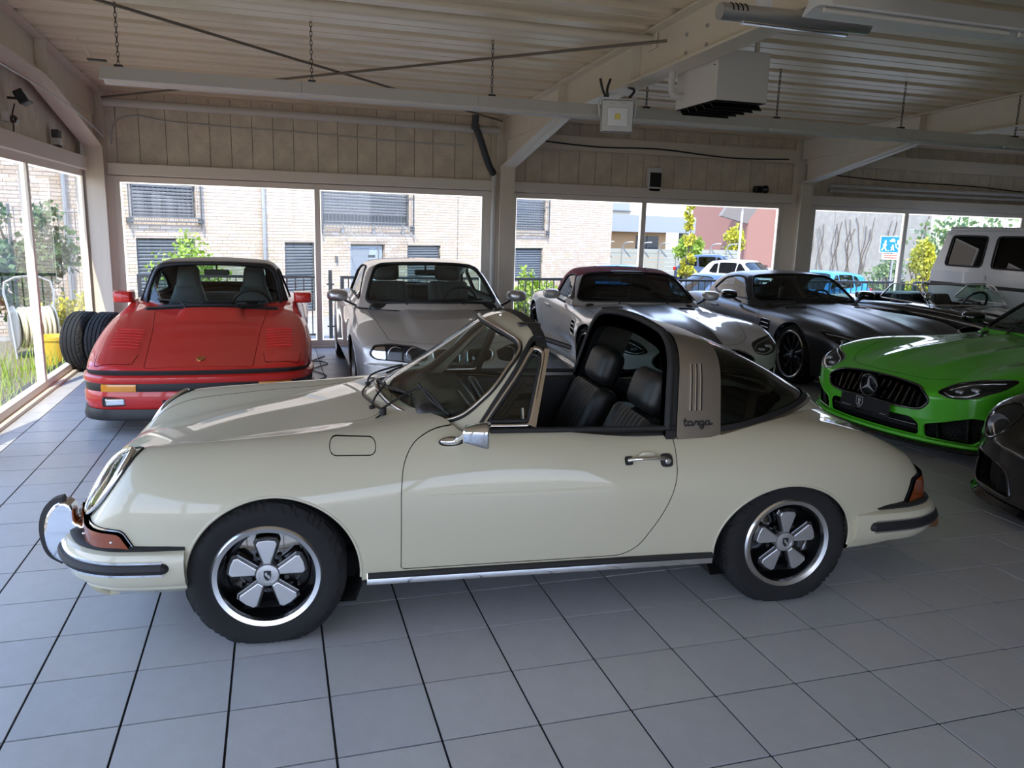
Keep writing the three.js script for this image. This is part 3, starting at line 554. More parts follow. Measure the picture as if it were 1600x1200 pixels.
function wingMirror(car, x, y, z, m, { w = 0.17, h = 0.105, d = 0.11, armM = M.black_trim, stalk = true, e0 = 0.72 } = {}) {
  for (const s of [1, -1]) { const o = sub('wing_mirror', car); const g = new THREE.SphereGeometry(1, 24, 16), p = g.attributes.position;
    for (let i = 0; i < p.count; i++) { let a = p.getX(i), b = p.getY(i), c = p.getZ(i); const e = (v) => Math.sign(v) * Math.abs(v) ** e0; a = a > 0.35 ? 0.35 : a; p.setXYZ(i, a * d, e(b) * h / 2, e(c) * w / 2); }
    g.computeVertexNormals(); g.translate(x, y, (z + w * 0.28) * s); mesh('shell', g, m, o);
    mesh('glass', (() => { const e = extr(roundPoly([[-w * 0.40, -h * 0.38], [w * 0.40, -h * 0.38], [w * 0.40, h * 0.38], [-w * 0.40, h * 0.38]], h * 0.25), 0.004); e.rotateY(Math.PI / 2); e.translate(x + d * 0.36, y, (z + w * 0.28) * s); return e; })(), M.reflector, o);
    if (stalk) mesh('stalk', bar(V(x + 0.01, y - h * 0.35, z * s), V(x - 0.01, y - h * 0.85, (z - w * 0.62) * s), 0.05, 0.022), armM, o); }
}
function wipers(car, G, list) { for (const [y0, z0, y1, z1, px, pz] of list) { const w = sub('wiper', car); const mid = G.front((y0 + y1) / 2, (z0 + z1) / 2, 0.02); mesh('blade', tube([G.front(y0, z0, 0.012), mid, G.front(y1, z1, 0.012)], 0.008, 6), M.rubber, w); mesh('arm', tube([V(px, mid.y - 0.06, pz), mid], 0.007, 6), M.rubber, w); } }
// ---------------------------------------------------------------- ivory targa in the foreground
function buildTarga() {
  const car = thing('classic_targa_car', 'ivory classic targa sports car with open roof and steel roll bar', 'car', [0.978, 0, -0.770], -0.0752);
  const P = M.ivory_paint;
  const plan = spl([[-2.0, 0.60], [-1.8, 0.70], [-1.55, 0.768], [-1.2, 0.794], [-0.75, 0.796], [0, 0.800], [0.6, 0.806], [1.1, 0.818], [1.45, 0.80], [1.75, 0.735], [2.0, 0.62]]);
  const crown = spl([[-1.9, 0.70], [-1.62, 0.762], [-1.38, 0.782], [-1.1, 0.798], [-0.85, 0.806], [-0.6, 0.812]]);
  const hood = spl([[-2.0, 0.53], [-1.85, 0.60], [-1.6, 0.682], [-1.3, 0.745], [-1.0, 0.795], [-0.75, 0.845], [-0.5, 0.885]]);
  const deck = spl([[0.5, 0.86], [0.9, 0.905], [1.2, 0.902], [1.45, 0.845], [1.65, 0.77], [1.85, 0.675], [2.0, 0.595]]);
  const haunch = spl([[0.4, 0.815], [0.8, 0.822], [1.1, 0.822], [1.4, 0.80], [1.6, 0.748], [1.8, 0.665], [2.0, 0.56]]);
  const top = (x, z) => {
    const a = Math.abs(z);
    const fr = smax(hood(x) - 0.10 * a * a - 0.25 * Math.max(0, a - 0.45) ** 2, crown(x) - 1.9 * (a - 0.575) ** 2, 0.07);
    const re = smax(deck(x) - 0.20 * a * a - 1.2 * Math.max(0, a - 0.4) ** 2, haunch(x) - 1.3 * (a - 0.60) ** 2, 0.06);
    const w = sst(-0.45, 0.45, x); return fr * (1 - w) + re * w;
  };
  const side = (x, y) => {
    const up = Math.max(0, y - 0.5), dn = Math.max(0, 0.5 - y);
    return plan(x) - 0.62 * up * up - 0.30 * dn * dn + 0.010 * bell(x, -1.10, 0.42) * bell(y, 0.60, 0.12) + 0.016 * bell(x, 1.10, 0.42) * bell(y, 0.55, 0.16);
  };
  const F = (x, y, z) => {
    const a = Math.abs(z), dt = y - top(x, z), ds = a - side(x, y);
    const fr = -1.915 + 0.60 * Math.max(0, y - 0.50) + 0.30 * a * a + 0.25 * Math.max(0, 0.42 - y), re = 2.005 - 0.17 * a * a - 0.34 * Math.max(0, y - 0.52) - 0.25 * Math.max(0, 0.40 - y);
    let d = smax(dt, ds, 0.17);
    d = smax(d, fr - x, 0.055); d = smax(d, x - re, 0.07);
    return smax(d, (0.235 + 0.02 * sst(-1.2, -1.8, x)) - y, 0.03);
  };
  const B = new Skin(F, { x0: -1.40, x1: 1.5, ys: 0.38, ry: 0.36, rz: 0.8, nu: 250, nc: 60, nv: 130 });
  // outlines
  const AF = poly([...arc(-1.100, 0.285, 0.337, 0.337, -12, 192, 48), [-1.42, 0.1], [-0.78, 0.1]]), AR = poly([...arc(1.100, 0.285, 0.345, 0.298, -12, 192, 48), [0.76, 0.1], [1.44, 0.1]]);
  const doorPts = roundPoly([[-0.607, 0.288, 0.01], [-0.607, 0.62, 0.1], [-0.596, 0.72, 0.05], [-0.555, 0.79, 0.05], [-0.47, 0.832, 0.05], [-0.375, 0.845, 0.01], [-0.375, 0.95, 0.01], [0.568, 0.95, 0.01], [0.572, 0.78, 0.05], [0.560, 0.60, 0.1], [0.505, 0.47, 0.1], [0.405, 0.325, 0.05], [0.330, 0.288, 0.04]], 0.05, 6);
  const door = poly(doorPts);
  const hoodPts = roundPoly([[-1.80, -0.36, 0.1], [-1.62, -0.45, 0.1], [-1.15, -0.475, 0.2], [-0.70, -0.43, 0.05], [-0.66, -0.34, 0.08], [-0.74, 0, 0.2], [-0.66, 0.34, 0.08], [-0.70, 0.43, 0.05], [-1.15, 0.475, 0.2], [-1.62, 0.45, 0.1], [-1.80, 0.36, 0.1], [-1.845, 0, 0.3]], 0.05, 6);
  const hoodP = poly(hoodPts);
  const cabin = poly(roundPoly([[-0.62, 0, 0.1], [-0.555, 0.35, 0.1], [-0.40, 0.60, 0.05], [-0.36, 0.67, 0.02], [0.80, 0.690, 0.02], [1.05, 0.60, 0.1], [1.32, 0.34, 0.1], [1.40, 0, 0.1], [1.32, -0.34, 0.1], [1.05, -0.60, 0.1], [0.80, -0.690, 0.02], [-0.36, -0.67, 0.02], [-0.40, -0.60, 0.05], [-0.555, -0.35, 0.1]], 0.05, 5));
  const lampF = poly(circ(0.632, 0.565, 0.122, 0.098, 40));   // front view (y, z)
  const flapPts = roundPoly([[-0.882, 0.752, 0.03], [-0.705, 0.752, 0.03], [-0.705, 0.806, 0.025], [-0.882, 0.806, 0.025]], 0.03, 8).map(([a, b]) => { const s = Math.abs((a + 0.795) / 0.088); return [a, b]; });
  const flap = poly(flapPts);
  const tailL = poly([[0.455, 0.56], [0.545, 0.55], [0.545, 0.9], [0.455, 0.9]]);
  const sideOnly = (f, zmin) => (x, y, z) => Math.max(f(x, y), zmin - z);
  const gap = 0.0034;
  const isHood = (x, y, z) => Math.max(hoodP(x, z), 0.50 - y);
  const isDoor = (x, y, z) => Math.max(door(x, y), 0.55 - z, cabinCut(x, y, z));
  const cabinCut = (x, y, z) => -Math.max(cabin(x, z), 0.70 - y);
  const isFlap = sideOnly(flap, 0.5);
  const isLamp = (x, y, z) => Math.max(lampF(y, z), x - (-1.915 + 0.60 * Math.max(0, y - 0.50) + 0.30 * z * z) - 0.04);
  const lid = poly(roundPoly([[1.44, 0.36], [1.90, 0.33], [1.90, -0.33], [1.44, -0.36]], 0.04)), isLid = (x, y, z) => Math.max(lid(x, z), 0.6 - y);
  const body = (x, y, z) => Math.max(-AF(x, y) - (z < 0.3 ? 1 : 0), -AR(x, y) - (z < 0.3 ? 1 : 0), gap - isHood(x, y, z), gap - Math.max(door(x, y), 0.55 - z), gap - isFlap(x, y, z), cabinCut(x, y, z), -isLamp(x, y, z), gap - isLid(x, y, z));
  mesh('body_shell', B.panel(body, { flange: 0.02 }), P, car);
  const liner = (x, y, z) => Math.max(cabinCut(x, y, z) + 0.01, -AF(x, y) + 0.01 - (z < 0.3 ? 1 : 0), -AR(x, y) + 0.01 - (z < 0.3 ? 1 : 0), -isLamp(x, y, z) + 0.01);
  mesh('inner_shell', B.panel(liner, { off: -0.018, flange: 0 }), M.dark_inside, car);
  mesh('hood', B.panel(isHood), P, car);
  for (const s of [1, -1]) { const d = mesh('door', B.panel(isDoor, { side: s, flange: 0.02 }), P, car); d.userData.label = 'ivory door panel';
    if (s > 0) mesh('fuel_flap', B.panel(isFlap, { side: s }), P, car); }
  mesh('engine_lid', B.panel(isLid), P, car);
  for (const s of [1, -1]) for (const [c, r1, r2] of [[-1.1, 0.334, 0.334], [1.1, 0.342, 0.295]]) T(car, 'arch_lip', P, B, arc(c, 0.285, r1, r2, -4, 184, 40), 'side', 0.007, { closed: false, s, off: -0.004 });
  housing(car, -1.10, 0.285, 0.345, 0.42, 0.74); housing(car, 1.10, 0.285, 0.35, 0.42, 0.74);
  mesh('underbody', rbox(-1.75, 1.8, 0.13, 0.25, -0.52, 0.52, 0.04), M.dark_inside, car);
  for (const s of [1, -1]) { wheel(car, -1.130, 0.285, 0.785 * s, { R: 0.309, w: 0.185, rim: 0.196, style: 'fuchs', flat: 0.285 }); wheel(car, 1.136, 0.285, 0.785 * s, { R: 0.309, w: 0.185, rim: 0.196, style: 'fuchs', flat: 0.285 }); }

  // headlamps: chrome ring, glass dome, reflector bowl
  for (const s of [1, -1]) {
    const h = sub('headlamp', car);
    const ringPts = circ(0.632, 0.565 * s, 0.122, 0.098 * 1, 48);
    mesh('ring', tube(B.line(ringPts, 'front', 0.004), 0.014, 8, true, 96), M.chrome, h);
    mesh('seal', tube(B.line(circ(0.632, 0.565 * s, 0.132, 0.108, 48), 'front', 0.001), 0.005, 6, true, 96), M.rubber, h);
    mesh('lens', B.panel((x, y, z) => Math.max(lampF(y, z) + 0.006, x - (-1.875 + 0.60 * Math.max(0, y - 0.50) + 0.30 * z * z)), { side: s, off: 0.012, flange: 0 }), M.clear_lens, h);
    const bowl = lathe([[0.105, 0.0], [0.09, -0.04], [0.05, -0.075], [0, -0.085]], 32); bowl.rotateY(-Math.PI / 2); bowl.rotateZ(-0.55); bowl.scale(1, 1.08, 0.92); bowl.translate(-1.69, 0.635, 0.565 * s); mesh('reflector', bowl, M.reflector, h);
  }
  // bumpers
  const bp = curve2([[-1.425, 0.803], [-1.58, 0.795], [-1.72, 0.768], [-1.84, 0.68], [-1.915, 0.52], [-1.945, 0.3], [-1.955, 0], [-1.945, -0.3], [-1.915, -0.52], [-1.84, -0.68], [-1.72, -0.768], [-1.58, -0.795], [-1.425, -0.803]], 90);
  const fb = sub('front_bumper', car);
  mesh('blade', planSweep(bp.map(([x, z]) => [x, z]), 0, [[-0.08, 0.27], [-0.02, 0.275], [0.004, 0.30], [0.012, 0.345], [0.012, 0.385], [0.0, 0.412], [-0.025, 0.424], [-0.09, 0.426]]), P, fb);
  mesh('rubber_strip', planSweep(bp.slice(3, -3), 0, [[0.0, 0.338], [0.026, 0.345], [0.034, 0.362], [0.026, 0.380], [0, 0.386]]), M.rubber, fb);
  mesh('chrome_strip', planSweep(bp.slice(3, -3), 0, [[0.0, 0.331], [0.018, 0.333], [0.018, 0.391], [0, 0.393]]), M.chrome, fb);
  { const zc = 0.50, hp = [[-1.86, 0.29], [-1.94, 0.305], [-1.98, 0.345], [-1.993, 0.41], [-1.985, 0.475], [-1.955, 0.525], [-1.925, 0.535], [-1.905, 0.515], [-1.90, 0.46], [-1.86, 0.42]];
    const g = extr(loopPts(hp, 40), 0.055, 0.012, 3); g.translate(0.015, 0, zc - 0.028); mesh('overrider', g, M.chrome, fb);
    const qp = curve2([[-1.93, 0.295], [-1.975, 0.33], [-1.995, 0.40], [-1.988, 0.48], [-1.955, 0.535], [-1.915, 0.548]], 22), q = sweep(qp.map(([x, y]) => V(x, y, zc)), [[-0.026, -0.01], [0.026, -0.01], [0.020, 0.016], [-0.020, 0.016]], (i) => { const a = qp[Math.max(0, i - 1)], b = qp[Math.min(22, i + 1)], l = Math.hypot(b[0] - a[0], b[1] - a[1]); return [V(0, 0, 1), V(-(b[1] - a[1]) / l, (b[0] - a[0]) / l, 0)]; });
    mesh('overrider_pad', q, M.rubber, fb); }
  const cap = (parent, p, y, m) => { for (const s of [1, -1]) { const g = new THREE.SphereGeometry(1, 18, 12); g.scale(0.026, 0.0235, 0.030); g.translate(p[0], y, p[1] * s); mesh('strip_end', g, m, parent); } };
  cap(fb, bp[3], 0.362, M.rubber);
  mesh('gasket', planSweep(bp, 0, [[-0.06, 0.422], [-0.018, 0.420], [-0.014, 0.430], [-0.024, 0.437], [-0.06, 0.438]]), M.rubber, fb);
  mesh('front_valance', planSweep(bp.map(([x, z]) => [x * 0.965 + (Math.abs(z) > 0.7 ? -0.05 : 0), z * 0.955]), 0, [[0.012, 0.285], [0.008, 0.262], [-0.03, 0.232], [-0.09, 0.222], [-0.09, 0.285]]), P, fb);
  // turn signals on top of the bumper corner
  const sigPts = roundPoly([[-1.885, 0.443, 0.01], [-1.615, 0.425, 0.006], [-1.652, 0.488, 0.012], [-1.77, 0.498, 0.03], [-1.885, 0.520, 0.02]], 0.01, 4), sigP = poly(sigPts);
  for (const s of [1, -1]) {
    const t = sub('turn_signal', car), f = (x, y, z) => Math.max(sigP(x, y), 0.46 - z);
    mesh('lens', B.panel(f, { side: s, off: 0.020, flange: 0.022 }), M.amber_lens, t).userData.label = 'amber lens';
    mesh('frame', B.panel((x, y, z) => Math.max(sigP(x, y) - 0.012, 0.45 - z), { side: s, off: 0.008, flange: 0.012 }), M.chrome, t);
    for (const x of [-1.79, -1.68]) { const q = new THREE.SphereGeometry(0.006, 8, 6); const p = B.side(x, 0.458, 0.021, s); q.translate(p.x, p.y, p.z); mesh('screw', q, M.chrome, t); }
  }
  const rp = curve2([[1.462, 0.803], [1.64, 0.797], [1.82, 0.77], [1.945, 0.70], [2.015, 0.57], [2.045, 0.3], [2.055, 0], [2.045, -0.3], [2.015, -0.57], [1.945, -0.70], [1.82, -0.77], [1.64, -0.797], [1.462, -0.803]], 80);
  const rb = sub('rear_bumper', car);
  mesh('blade', planSweep(rp.slice().reverse(), 0, [[-0.08, 0.262], [-0.02, 0.268], [0.006, 0.305], [0.012, 0.36], [0.004, 0.41], [-0.03, 0.425], [-0.09, 0.43]]), P, rb);
  mesh('rubber_strip', planSweep(rp.slice(3, -3).reverse(), 0, [[0, 0.328], [0.026, 0.335], [0.034, 0.352], [0.026, 0.372], [0, 0.378]]), M.rubber, rb);
  mesh('chrome_strip', planSweep(rp.slice(3, -3).reverse(), 0, [[0, 0.321], [0.016, 0.323], [0.016, 0.383], [0, 0.385]]), M.chrome, rb);
  cap(rb, rp[3], 0.353, M.rubber);
  mesh('gasket', planSweep(rp.slice().reverse(), 0, [[-0.06, 0.422], [-0.022, 0.420], [-0.018, 0.432], [-0.028, 0.441], [-0.06, 0.442]]), M.rubber, rb);
  // tail lamps
  const tailPts = roundPoly([[1.765, 0.435, 0.006], [2.06, 0.445, 0.01], [2.06, 0.56, 0.02], [1.81, 0.535, 0.01]], 0.01, 4), tailP = poly(tailPts);
  for (const s of [1, -1]) { const t = sub('tail_lamp', car); mesh('lens', B.panel((x, y, z) => Math.max(tailP(x, y), 0.33 - z), { side: s, off: 0.018, flange: 0.02 }), M.amber_lens, t); mesh('frame', B.panel((x, y, z) => Math.max(tailP(x, y) - 0.011, 0.32 - z), { side: s, off: 0.007, flange: 0.01 }), M.rubber, t); }
  { const g = lathe([[0.026, -0.1], [0.030, 0], [0.026, 0.002], [0.022, -0.1]], 24); g.rotateY(Math.PI / 2); g.translate(2.085, 0.262, 0.575); mesh('exhaust_pipe', g, M.brass, car); }
  // sill: body step, chrome rocker deco with a rubber strip
  for (const s of [1, -1]) {
    const sp = [[-0.745, 0.782], [0.755, 0.798]];
    mesh('rocker_panel', planSweep(s > 0 ? sp.map(([x, z]) => [x, z]).reverse() : sp.map(([x, z]) => [x, -z]), 0, [[-0.12, 0.20], [-0.03, 0.212], [0.006, 0.228], [0.008, 0.250], [0.0, 0.275], [-0.12, 0.28]]), M.chrome, car);
    mesh('rocker_strip', planSweep(s > 0 ? [[0.752, 0.8], [-0.742, 0.784]] : [[-0.742, -0.784], [0.752, -0.8]], 0, [[-0.01, 0.256], [0.017, 0.258], [0.019, 0.266], [0.012, 0.276], [-0.01, 0.278]]), M.rubber, car);
  }
  // door handles: chrome grip over a shallow dish, push button
  for (const s of [1, -1]) {
    const h = sub('door_handle', car), zz = B.side(0.44, 0.70, 0, s).z;
    const grip = [[0.345, 0.012], [0.37, 0.026], [0.44, 0.030], [0.50, 0.026], [0.525, 0.012]].map(([x, o]) => B.side(x, 0.700, o, s));
    mesh('grip', tube(grip, 0.0085, 8, false, 30), M.chrome, h);
    mesh('plate', B.panel((x, y, z) => Math.max(poly(roundPoly([[0.495, 0.672], [0.548, 0.672], [0.548, 0.722], [0.495, 0.722]], 0.018))(x, y), 0.5 - z), { side: s, off: 0.008, flange: 0.012 }), M.rubber, h);
    mesh('plate', B.panel((x, y, z) => Math.max(poly(roundPoly([[0.335, 0.684], [0.368, 0.684], [0.368, 0.716], [0.335, 0.716]], 0.008))(x, y), 0.5 - z), { side: s, off: 0.008, flange: 0.012 }), M.rubber, h);
    const p = B.side(0.522, 0.697, 0.004, s), b = lathe([[0.013, 0], [0.013, 0.016], [0.009, 0.020], [0, 0.020]], 24); if (s < 0) b.rotateY(Math.PI); b.translate(p.x, p.y, p.z); mesh('push_button', b, M.chrome, h);
    const dish = new THREE.SphereGeometry(1, 24, 10); dish.scale(0.048, 0.036, 0.004); const q = B.side(0.435, 0.702, -0.001, s); dish.translate(q.x, q.y, q.z); mesh('dish', dish, P, h);
  }
  // door mirror, chrome
  { const mi = sub('door_mirror', car), b0 = B.side(-0.40, 0.790, 0.004);
    const base = new THREE.SphereGeometry(1, 20, 10); base.scale(0.052, 0.022, 0.014); base.translate(b0.x, b0.y, b0.z); mesh('base', base, M.rubber, mi);
    const b1 = new THREE.SphereGeometry(1, 20, 10); b1.scale(0.044, 0.016, 0.018); b1.translate(b0.x - 0.002, b0.y + 0.004, b0.z + 0.004); mesh('foot', b1, M.chrome, mi);
    mesh('stalk', cyl(V(b0.x + 0.01, b0.y, b0.z), V(-0.345, 0.855, 0.80), 0.011, 10), M.chrome, mi);
    const g = extr(roundPoly([[-0.045, -0.038], [0.045, -0.038], [0.055, 0.038], [-0.055, 0.038]], 0.02), 0.085, 0.01, 3); const p = g.attributes.position; for (let i = 0; i < p.count; i++) { const k = 1 - 0.35 * sst(0.06, -0.02, p.getZ(i)); p.setX(i, p.getX(i) * k); p.setY(i, p.getY(i) * k); }
    g.computeVertexNormals(); g.rotateY(Math.PI / 2 - 0.25); g.translate(-0.36, 0.855, 0.835); mesh('shell', toCreasedNormals(g, 0.7), M.chrome, mi);
    const gl = extr(roundPoly([[-0.045, -0.034], [0.045, -0.034], [0.05, 0.034], [-0.05, 0.034]], 0.018), 0.003); gl.rotateY(Math.PI / 2 - 0.25); gl.translate(-0.265, 0.855, 0.812); mesh('glass', gl, M.reflector, mi); }

  // greenhouse
  const roof = spl([[-0.4, 1.222], [-0.05, 1.242], [0.3, 1.246], [0.6, 1.228], [0.85, 1.178], [1.1, 1.085], [1.3, 0.985], [1.5, 0.872], [1.62, 0.80]]);
  const belt = spl([[-0.6, 0.668], [0.2, 0.675], [0.8, 0.672], [1.1, 0.60], [1.35, 0.47], [1.6, 0.30]]);
  const wsx = (y, z) => -0.685 + (y - 0.87) * 1.60 + z * z * (1.025 - 1.454 * (y - 0.83));
  const GF = (x, y, z) => { const a = Math.abs(z); let d = smax(y - roof(x) + 0.16 * a * a, (a - belt(x) + 0.42 * (y - 0.83)) * 0.92, 0.13); return smax(smax(d, (wsx(y, z) - x) * 0.6, 0.07), 0.6 - y, 0.02); };
  const G = new Skin(GF, { x0: 0.0, x1: 1.1, ys: 0.80, ry: 0.45, rz: 0.66, nu: 130, nc: 70, nv: 120 });
  const wsOut = (y) => y;
  // windscreen outline in the (y, z) view
  const wsHalf = [[0.885, 0.0], [0.872, 0.2], [0.845, 0.40], [0.835, 0.52], [0.862, 0.59], [0.95, 0.59], [1.06, 0.552], [1.125, 0.515], [1.160, 0.47], [1.180, 0.40], [1.198, 0.2], [1.203, 0]];
  const wsLoop = curve2([...wsHalf, ...wsHalf.slice(1, -1).reverse().map(([y, z]) => [y, -z]), wsHalf[0]], 120).slice(0, -1);
  const ws = poly(wsLoop), isWs = (x, y, z) => Math.max(ws(y, z), x - 0.15);
  mesh('windscreen', G.panel((x, y, z) => isWs(x, y, z), { off: -0.006, flange: 0.004 }), M.car_glass, car);
  const frame = sub('windscreen_frame', car);
  // the body-coloured pillar and header: between the glass outline and a line behind it
  const backLine = poly([[-0.9, 0.5], [-0.30, 0.80], [-0.262, 0.86], [-0.105, 1.06], [-0.03, 1.155], [0.025, 1.205], [0.045, 1.40], [-0.9, 1.40]]);
  mesh('pillar', G.panel((x, y, z) => Math.max(-isWs(x, y, z), backLine(x, y) , 0.79 - y), { thick: 0.03 }), P, frame);
  T(frame, 'seal', M.rubber, G, wsLoop, 'front', 0.012, { off: 0.0 });
  T(frame, 'chrome_trim', M.warm_chrome, G, wsLoop.map(([y, z]) => [y, z]), 'front', 0.0065, { off: 0.012 });
  { const pts = [[-0.272, 0.84], [-0.19, 0.95], [-0.105, 1.06], [-0.045, 1.145], [-0.005, 1.185], [0.03, 1.19]]; for (const s of [1, -1]) T(frame, 'pillar_seal', M.rubber, G, pts, 'side', 0.011, { closed: false, s, off: 0.002 });
    for (const z of [0.30, -0.30]) { const p = G.top(0.0, z, 0.0); const g = rbox(-0.05, 0.05, -0.015, 0.012, -0.03, 0.03, 0.008); g.translate(p.x + 0.01, p.y - 0.006, p.z); mesh('header_latch', g, M.black_trim, frame); }
    const hd = G.panel((x, y, z) => Math.max(0.005 + 0 - x - 0.03 + 0.02, x - 0.042, 1.12 - y), { thick: 0.03, off: 0.002 }); mesh('header_seal', hd, M.rubber, frame); }
  for (const s of [1, -1]) { const g = rbox(-0.09, 0.09, -0.010, 0.012, -0.19, 0.19, 0.008); g.rotateZ(-0.30); g.translate(0.085, 1.165, 0.27 * s); mesh('sun_visor', g, M.leather, car); }
  // quarter vent window
  for (const s of [1, -1]) {
    const v = sub('vent_window', car), tri = roundPoly([[-0.262, 0.842], [-0.062, 0.842], [0.022, 1.135], [-0.02, 1.150], [-0.10, 1.045]], 0.015, 4);
    mesh('pane', G.panel((x, y, z) => Math.max(poly(tri)(x, y), 0.3 - z), { side: s, off: -0.004, flange: 0.004 }), M.tinted_glass, v);
    T(v, 'frame', M.warm_chrome, G, tri, 'side', 0.011, { s, off: 0 });
    T(v, 'inner_seal', M.rubber, G, tri.map(([a, b]) => [-0.09 + (a + 0.09) * 0.86, 0.97 + (b - 0.97) * 0.86]), 'side', 0.009, { s, off: 0 });
    const a = G.side(-0.05, 0.835, 0.002, s), b = G.side(0.036, 1.142, 0.002, s); mesh('post', bar(a, b, 0.024, 0.020, V(0, 0, 1)), M.warm_chrome, v);
    const l = G.side(-0.085, 0.862, -0.012, s); mesh('latch', cyl(l, V(l.x, l.y + 0.05, l.z - 0.02 * s), 0.009, 8), M.chrome, v);
  }
  // roll bar: brushed steel hoop with a black padded front edge
  const rbar = sub('roll_bar', car), fl = (y) => 0.585 + 0.17 * (y - 0.78), br = (y) => 0.80 + 0.14 * (y - 0.78);
  mesh('steel_hoop', G.panel((x, y, z) => Math.max(fl(y) - x, x - br(y), 0.775 - y), { thick: 0.03, off: 0.006 }), M.brushed_steel, rbar);
  mesh('padded_edge', G.panel((x, y, z) => Math.max(fl(y) - 0.048 - x, x - fl(y), 0.775 - y), { thick: 0.07, off: -0.002 }), M.leather, rbar);
  { const pts = []; for (let i = 0; i <= 40; i++) { const f = Math.PI * (i / 40 - 0.5) * 0.98; const t = G.cast(0.55, 0.80, 0, 0, Math.cos(f) * 0.45 / 0.66, Math.abs(Math.sin(f)) || 1e-6); pts.push(V(0.545 + (0.80 + t * Math.cos(f) * 0.45 / 0.66 - 0.78) * 0.17, 0.80 + t * Math.cos(f) * 0.45 / 0.66, t * Math.sin(f))); }
    mesh('roof_seal', tube(pts, 0.018, 8, false, 80), M.rubber, rbar); }
  for (const s of [1, -1]) {
    for (let k = 0; k < 3; k++) { const x = 0.662 + k * 0.024; const pts = [0.885, 0.95, 1.02, 1.078].map((y) => G.side(x + (y - 0.885) * 0.14, y, 0.0085, s)); mesh('vent_slot', tube(pts, 0.0048, 8, false, 24), M.polished_alloy, rbar);
      const p2 = [0.885, 0.95, 1.02, 1.078].map((y) => G.side(x + 0.008 + (y - 0.885) * 0.14, y, 0.0062, s)); mesh('vent_gap', tube(p2, 0.0035, 6, false, 24), M.rubber, rbar); }
    // script lettering
    const W = [['t', [[0.10, 1.0], [0.02, 0.2], [0.10, 0], [0.22, 0.12]]], ['t2', [[-0.06, 0.62], [0.24, 0.68]]], ['a', [[0.62, 0.50], [0.45, 0.62], [0.28, 0.35], [0.36, 0.02], [0.52, 0.12], [0.63, 0.5], [0.60, 0.06], [0.74, 0.08]]], ['r', [[0.74, 0.08], [0.86, 0.55], [0.90, 0.66], [0.94, 0.52], [1.08, 0.58], [1.04, 0.1], [1.16, 0.05]]], ['g', [[1.52, 0.5], [1.36, 0.62], [1.2, 0.35], [1.28, 0.04], [1.44, 0.14], [1.53, 0.52], [1.42, -0.35], [1.22, -0.42], [1.20, -0.22], [1.6, 0.1]]], ['a2', [[1.98, 0.50], [1.82, 0.62], [1.66, 0.35], [1.74, 0.02], [1.9, 0.12], [1.99, 0.5], [1.96, 0.06], [2.2, 0.16]]]];
    const gs = W.map(([, pts]) => tube(pts.map(([a, b]) => G.side(0.628 + (s > 0 ? a : 2.15 - a) * 0.062, 0.825 + b * 0.03, 0.0085, s)), 0.0034, 6, false, 30)); mesh('script_badge', merge(gs), M.rubber, rbar).userData.label = 'dark script lettering targa';
  }
  // wrap-around rear window
  const rgLine = spl([[0.7, 0.806], [0.9, 0.822], [1.1, 0.848], [1.25, 0.868], [1.4, 0.884], [1.6, 0.892]]);
  const rg = (x, y, z) => Math.max(br(y) + 0.004 - x, rgLine(x) - y);
  const rw = sub('rear_window', car);
  mesh('pane', G.panel(rg, { off: -0.001, flange: 0.004 }), M.tinted_glass, rw);
  mesh('seal', G.panel((x, y, z) => Math.max(br(y) - x, y - rgLine(x) - 0.004, rgLine(x) - 0.020 - y), { off: 0.006, thick: 0.014 }), M.rubber, rw);
  mesh('lower_trim', G.panel((x, y, z) => Math.max(br(y) - x, y - rgLine(x) + 0.020, rgLine(x) - 0.036 - y), { off: 0.008, thick: 0.014 }), M.warm_chrome, rw);
  mesh('tail_deck_seal', G.panel((x, y, z) => Math.max(br(y) - x, y - rgLine(x) + 0.036, rgLine(x) - 0.13 - y), { off: -0.004, thick: 0.01 }), P, rw);
  // cowl and wiper
  for (const [z0, z1] of [[0.30, -0.12], [-0.22, -0.52]]) { const w = sub('wiper', car); const a = B.top(-0.70, z0, 0.012); const q = (t) => G.front(0.885 - 0.01 + t * 0.02, z0 + (z1 - z0) * t, 0.016);
    mesh('pivot', cyl(B.top(-0.70, z0, -0.01), a, 0.014, 10), M.rubber, w); mesh('arm', tube([a, V(a.x + 0.01, a.y + 0.03, a.z), G.front(0.90, z0 * 0.6 + z1 * 0.4, 0.025), G.front(0.905, (z0 + z1) / 2, 0.02)], 0.005, 6), M.rubber, w);
    mesh('blade', tube([G.front(0.905, z0 + 0.04, 0.012), G.front(0.90, (z0 + z1) / 2, 0.012), G.front(0.885, z1, 0.012)], 0.006, 6), M.rubber, w); }
  { const w = sub('wiper', car), a = B.top(-0.66, 0.42, 0.0); mesh('pivot', cyl(a, V(a.x, a.y + 0.03, a.z), 0.016, 10), M.rubber, w); mesh('arm', tube([V(a.x, a.y + 0.03, a.z), G.front(0.925, 0.36, 0.03), G.front(0.90, 0.48, 0.018), G.front(0.872, 0.545, 0.014)], 0.005, 6), M.rubber, w); mesh('blade', tube([G.front(0.945, 0.30, 0.012), G.front(0.90, 0.46, 0.010), G.front(0.868, 0.56, 0.010)], 0.0065, 6), M.rubber, w); }
  mesh('cowl_trim', tube(B.line([[-0.69, 0.452], [-0.66, 0.40], [-0.70, 0.22], [-0.735, 0], [-0.70, -0.22], [-0.66, -0.40], [-0.69, -0.452]], 'top', 0.001), 0.004, 6, false, 60), M.rubber, car);
  // cabin
  mesh('cabin_floor', rbox(-0.75, 1.1, 0.16, 0.22, -0.66, 0.66, 0.02), M.dark_inside, car);
  mesh('rear_bulkhead', rbox(0.72, 0.80, 0.2, 0.79, -0.62, 0.62, 0.03), M.dark_inside, car);
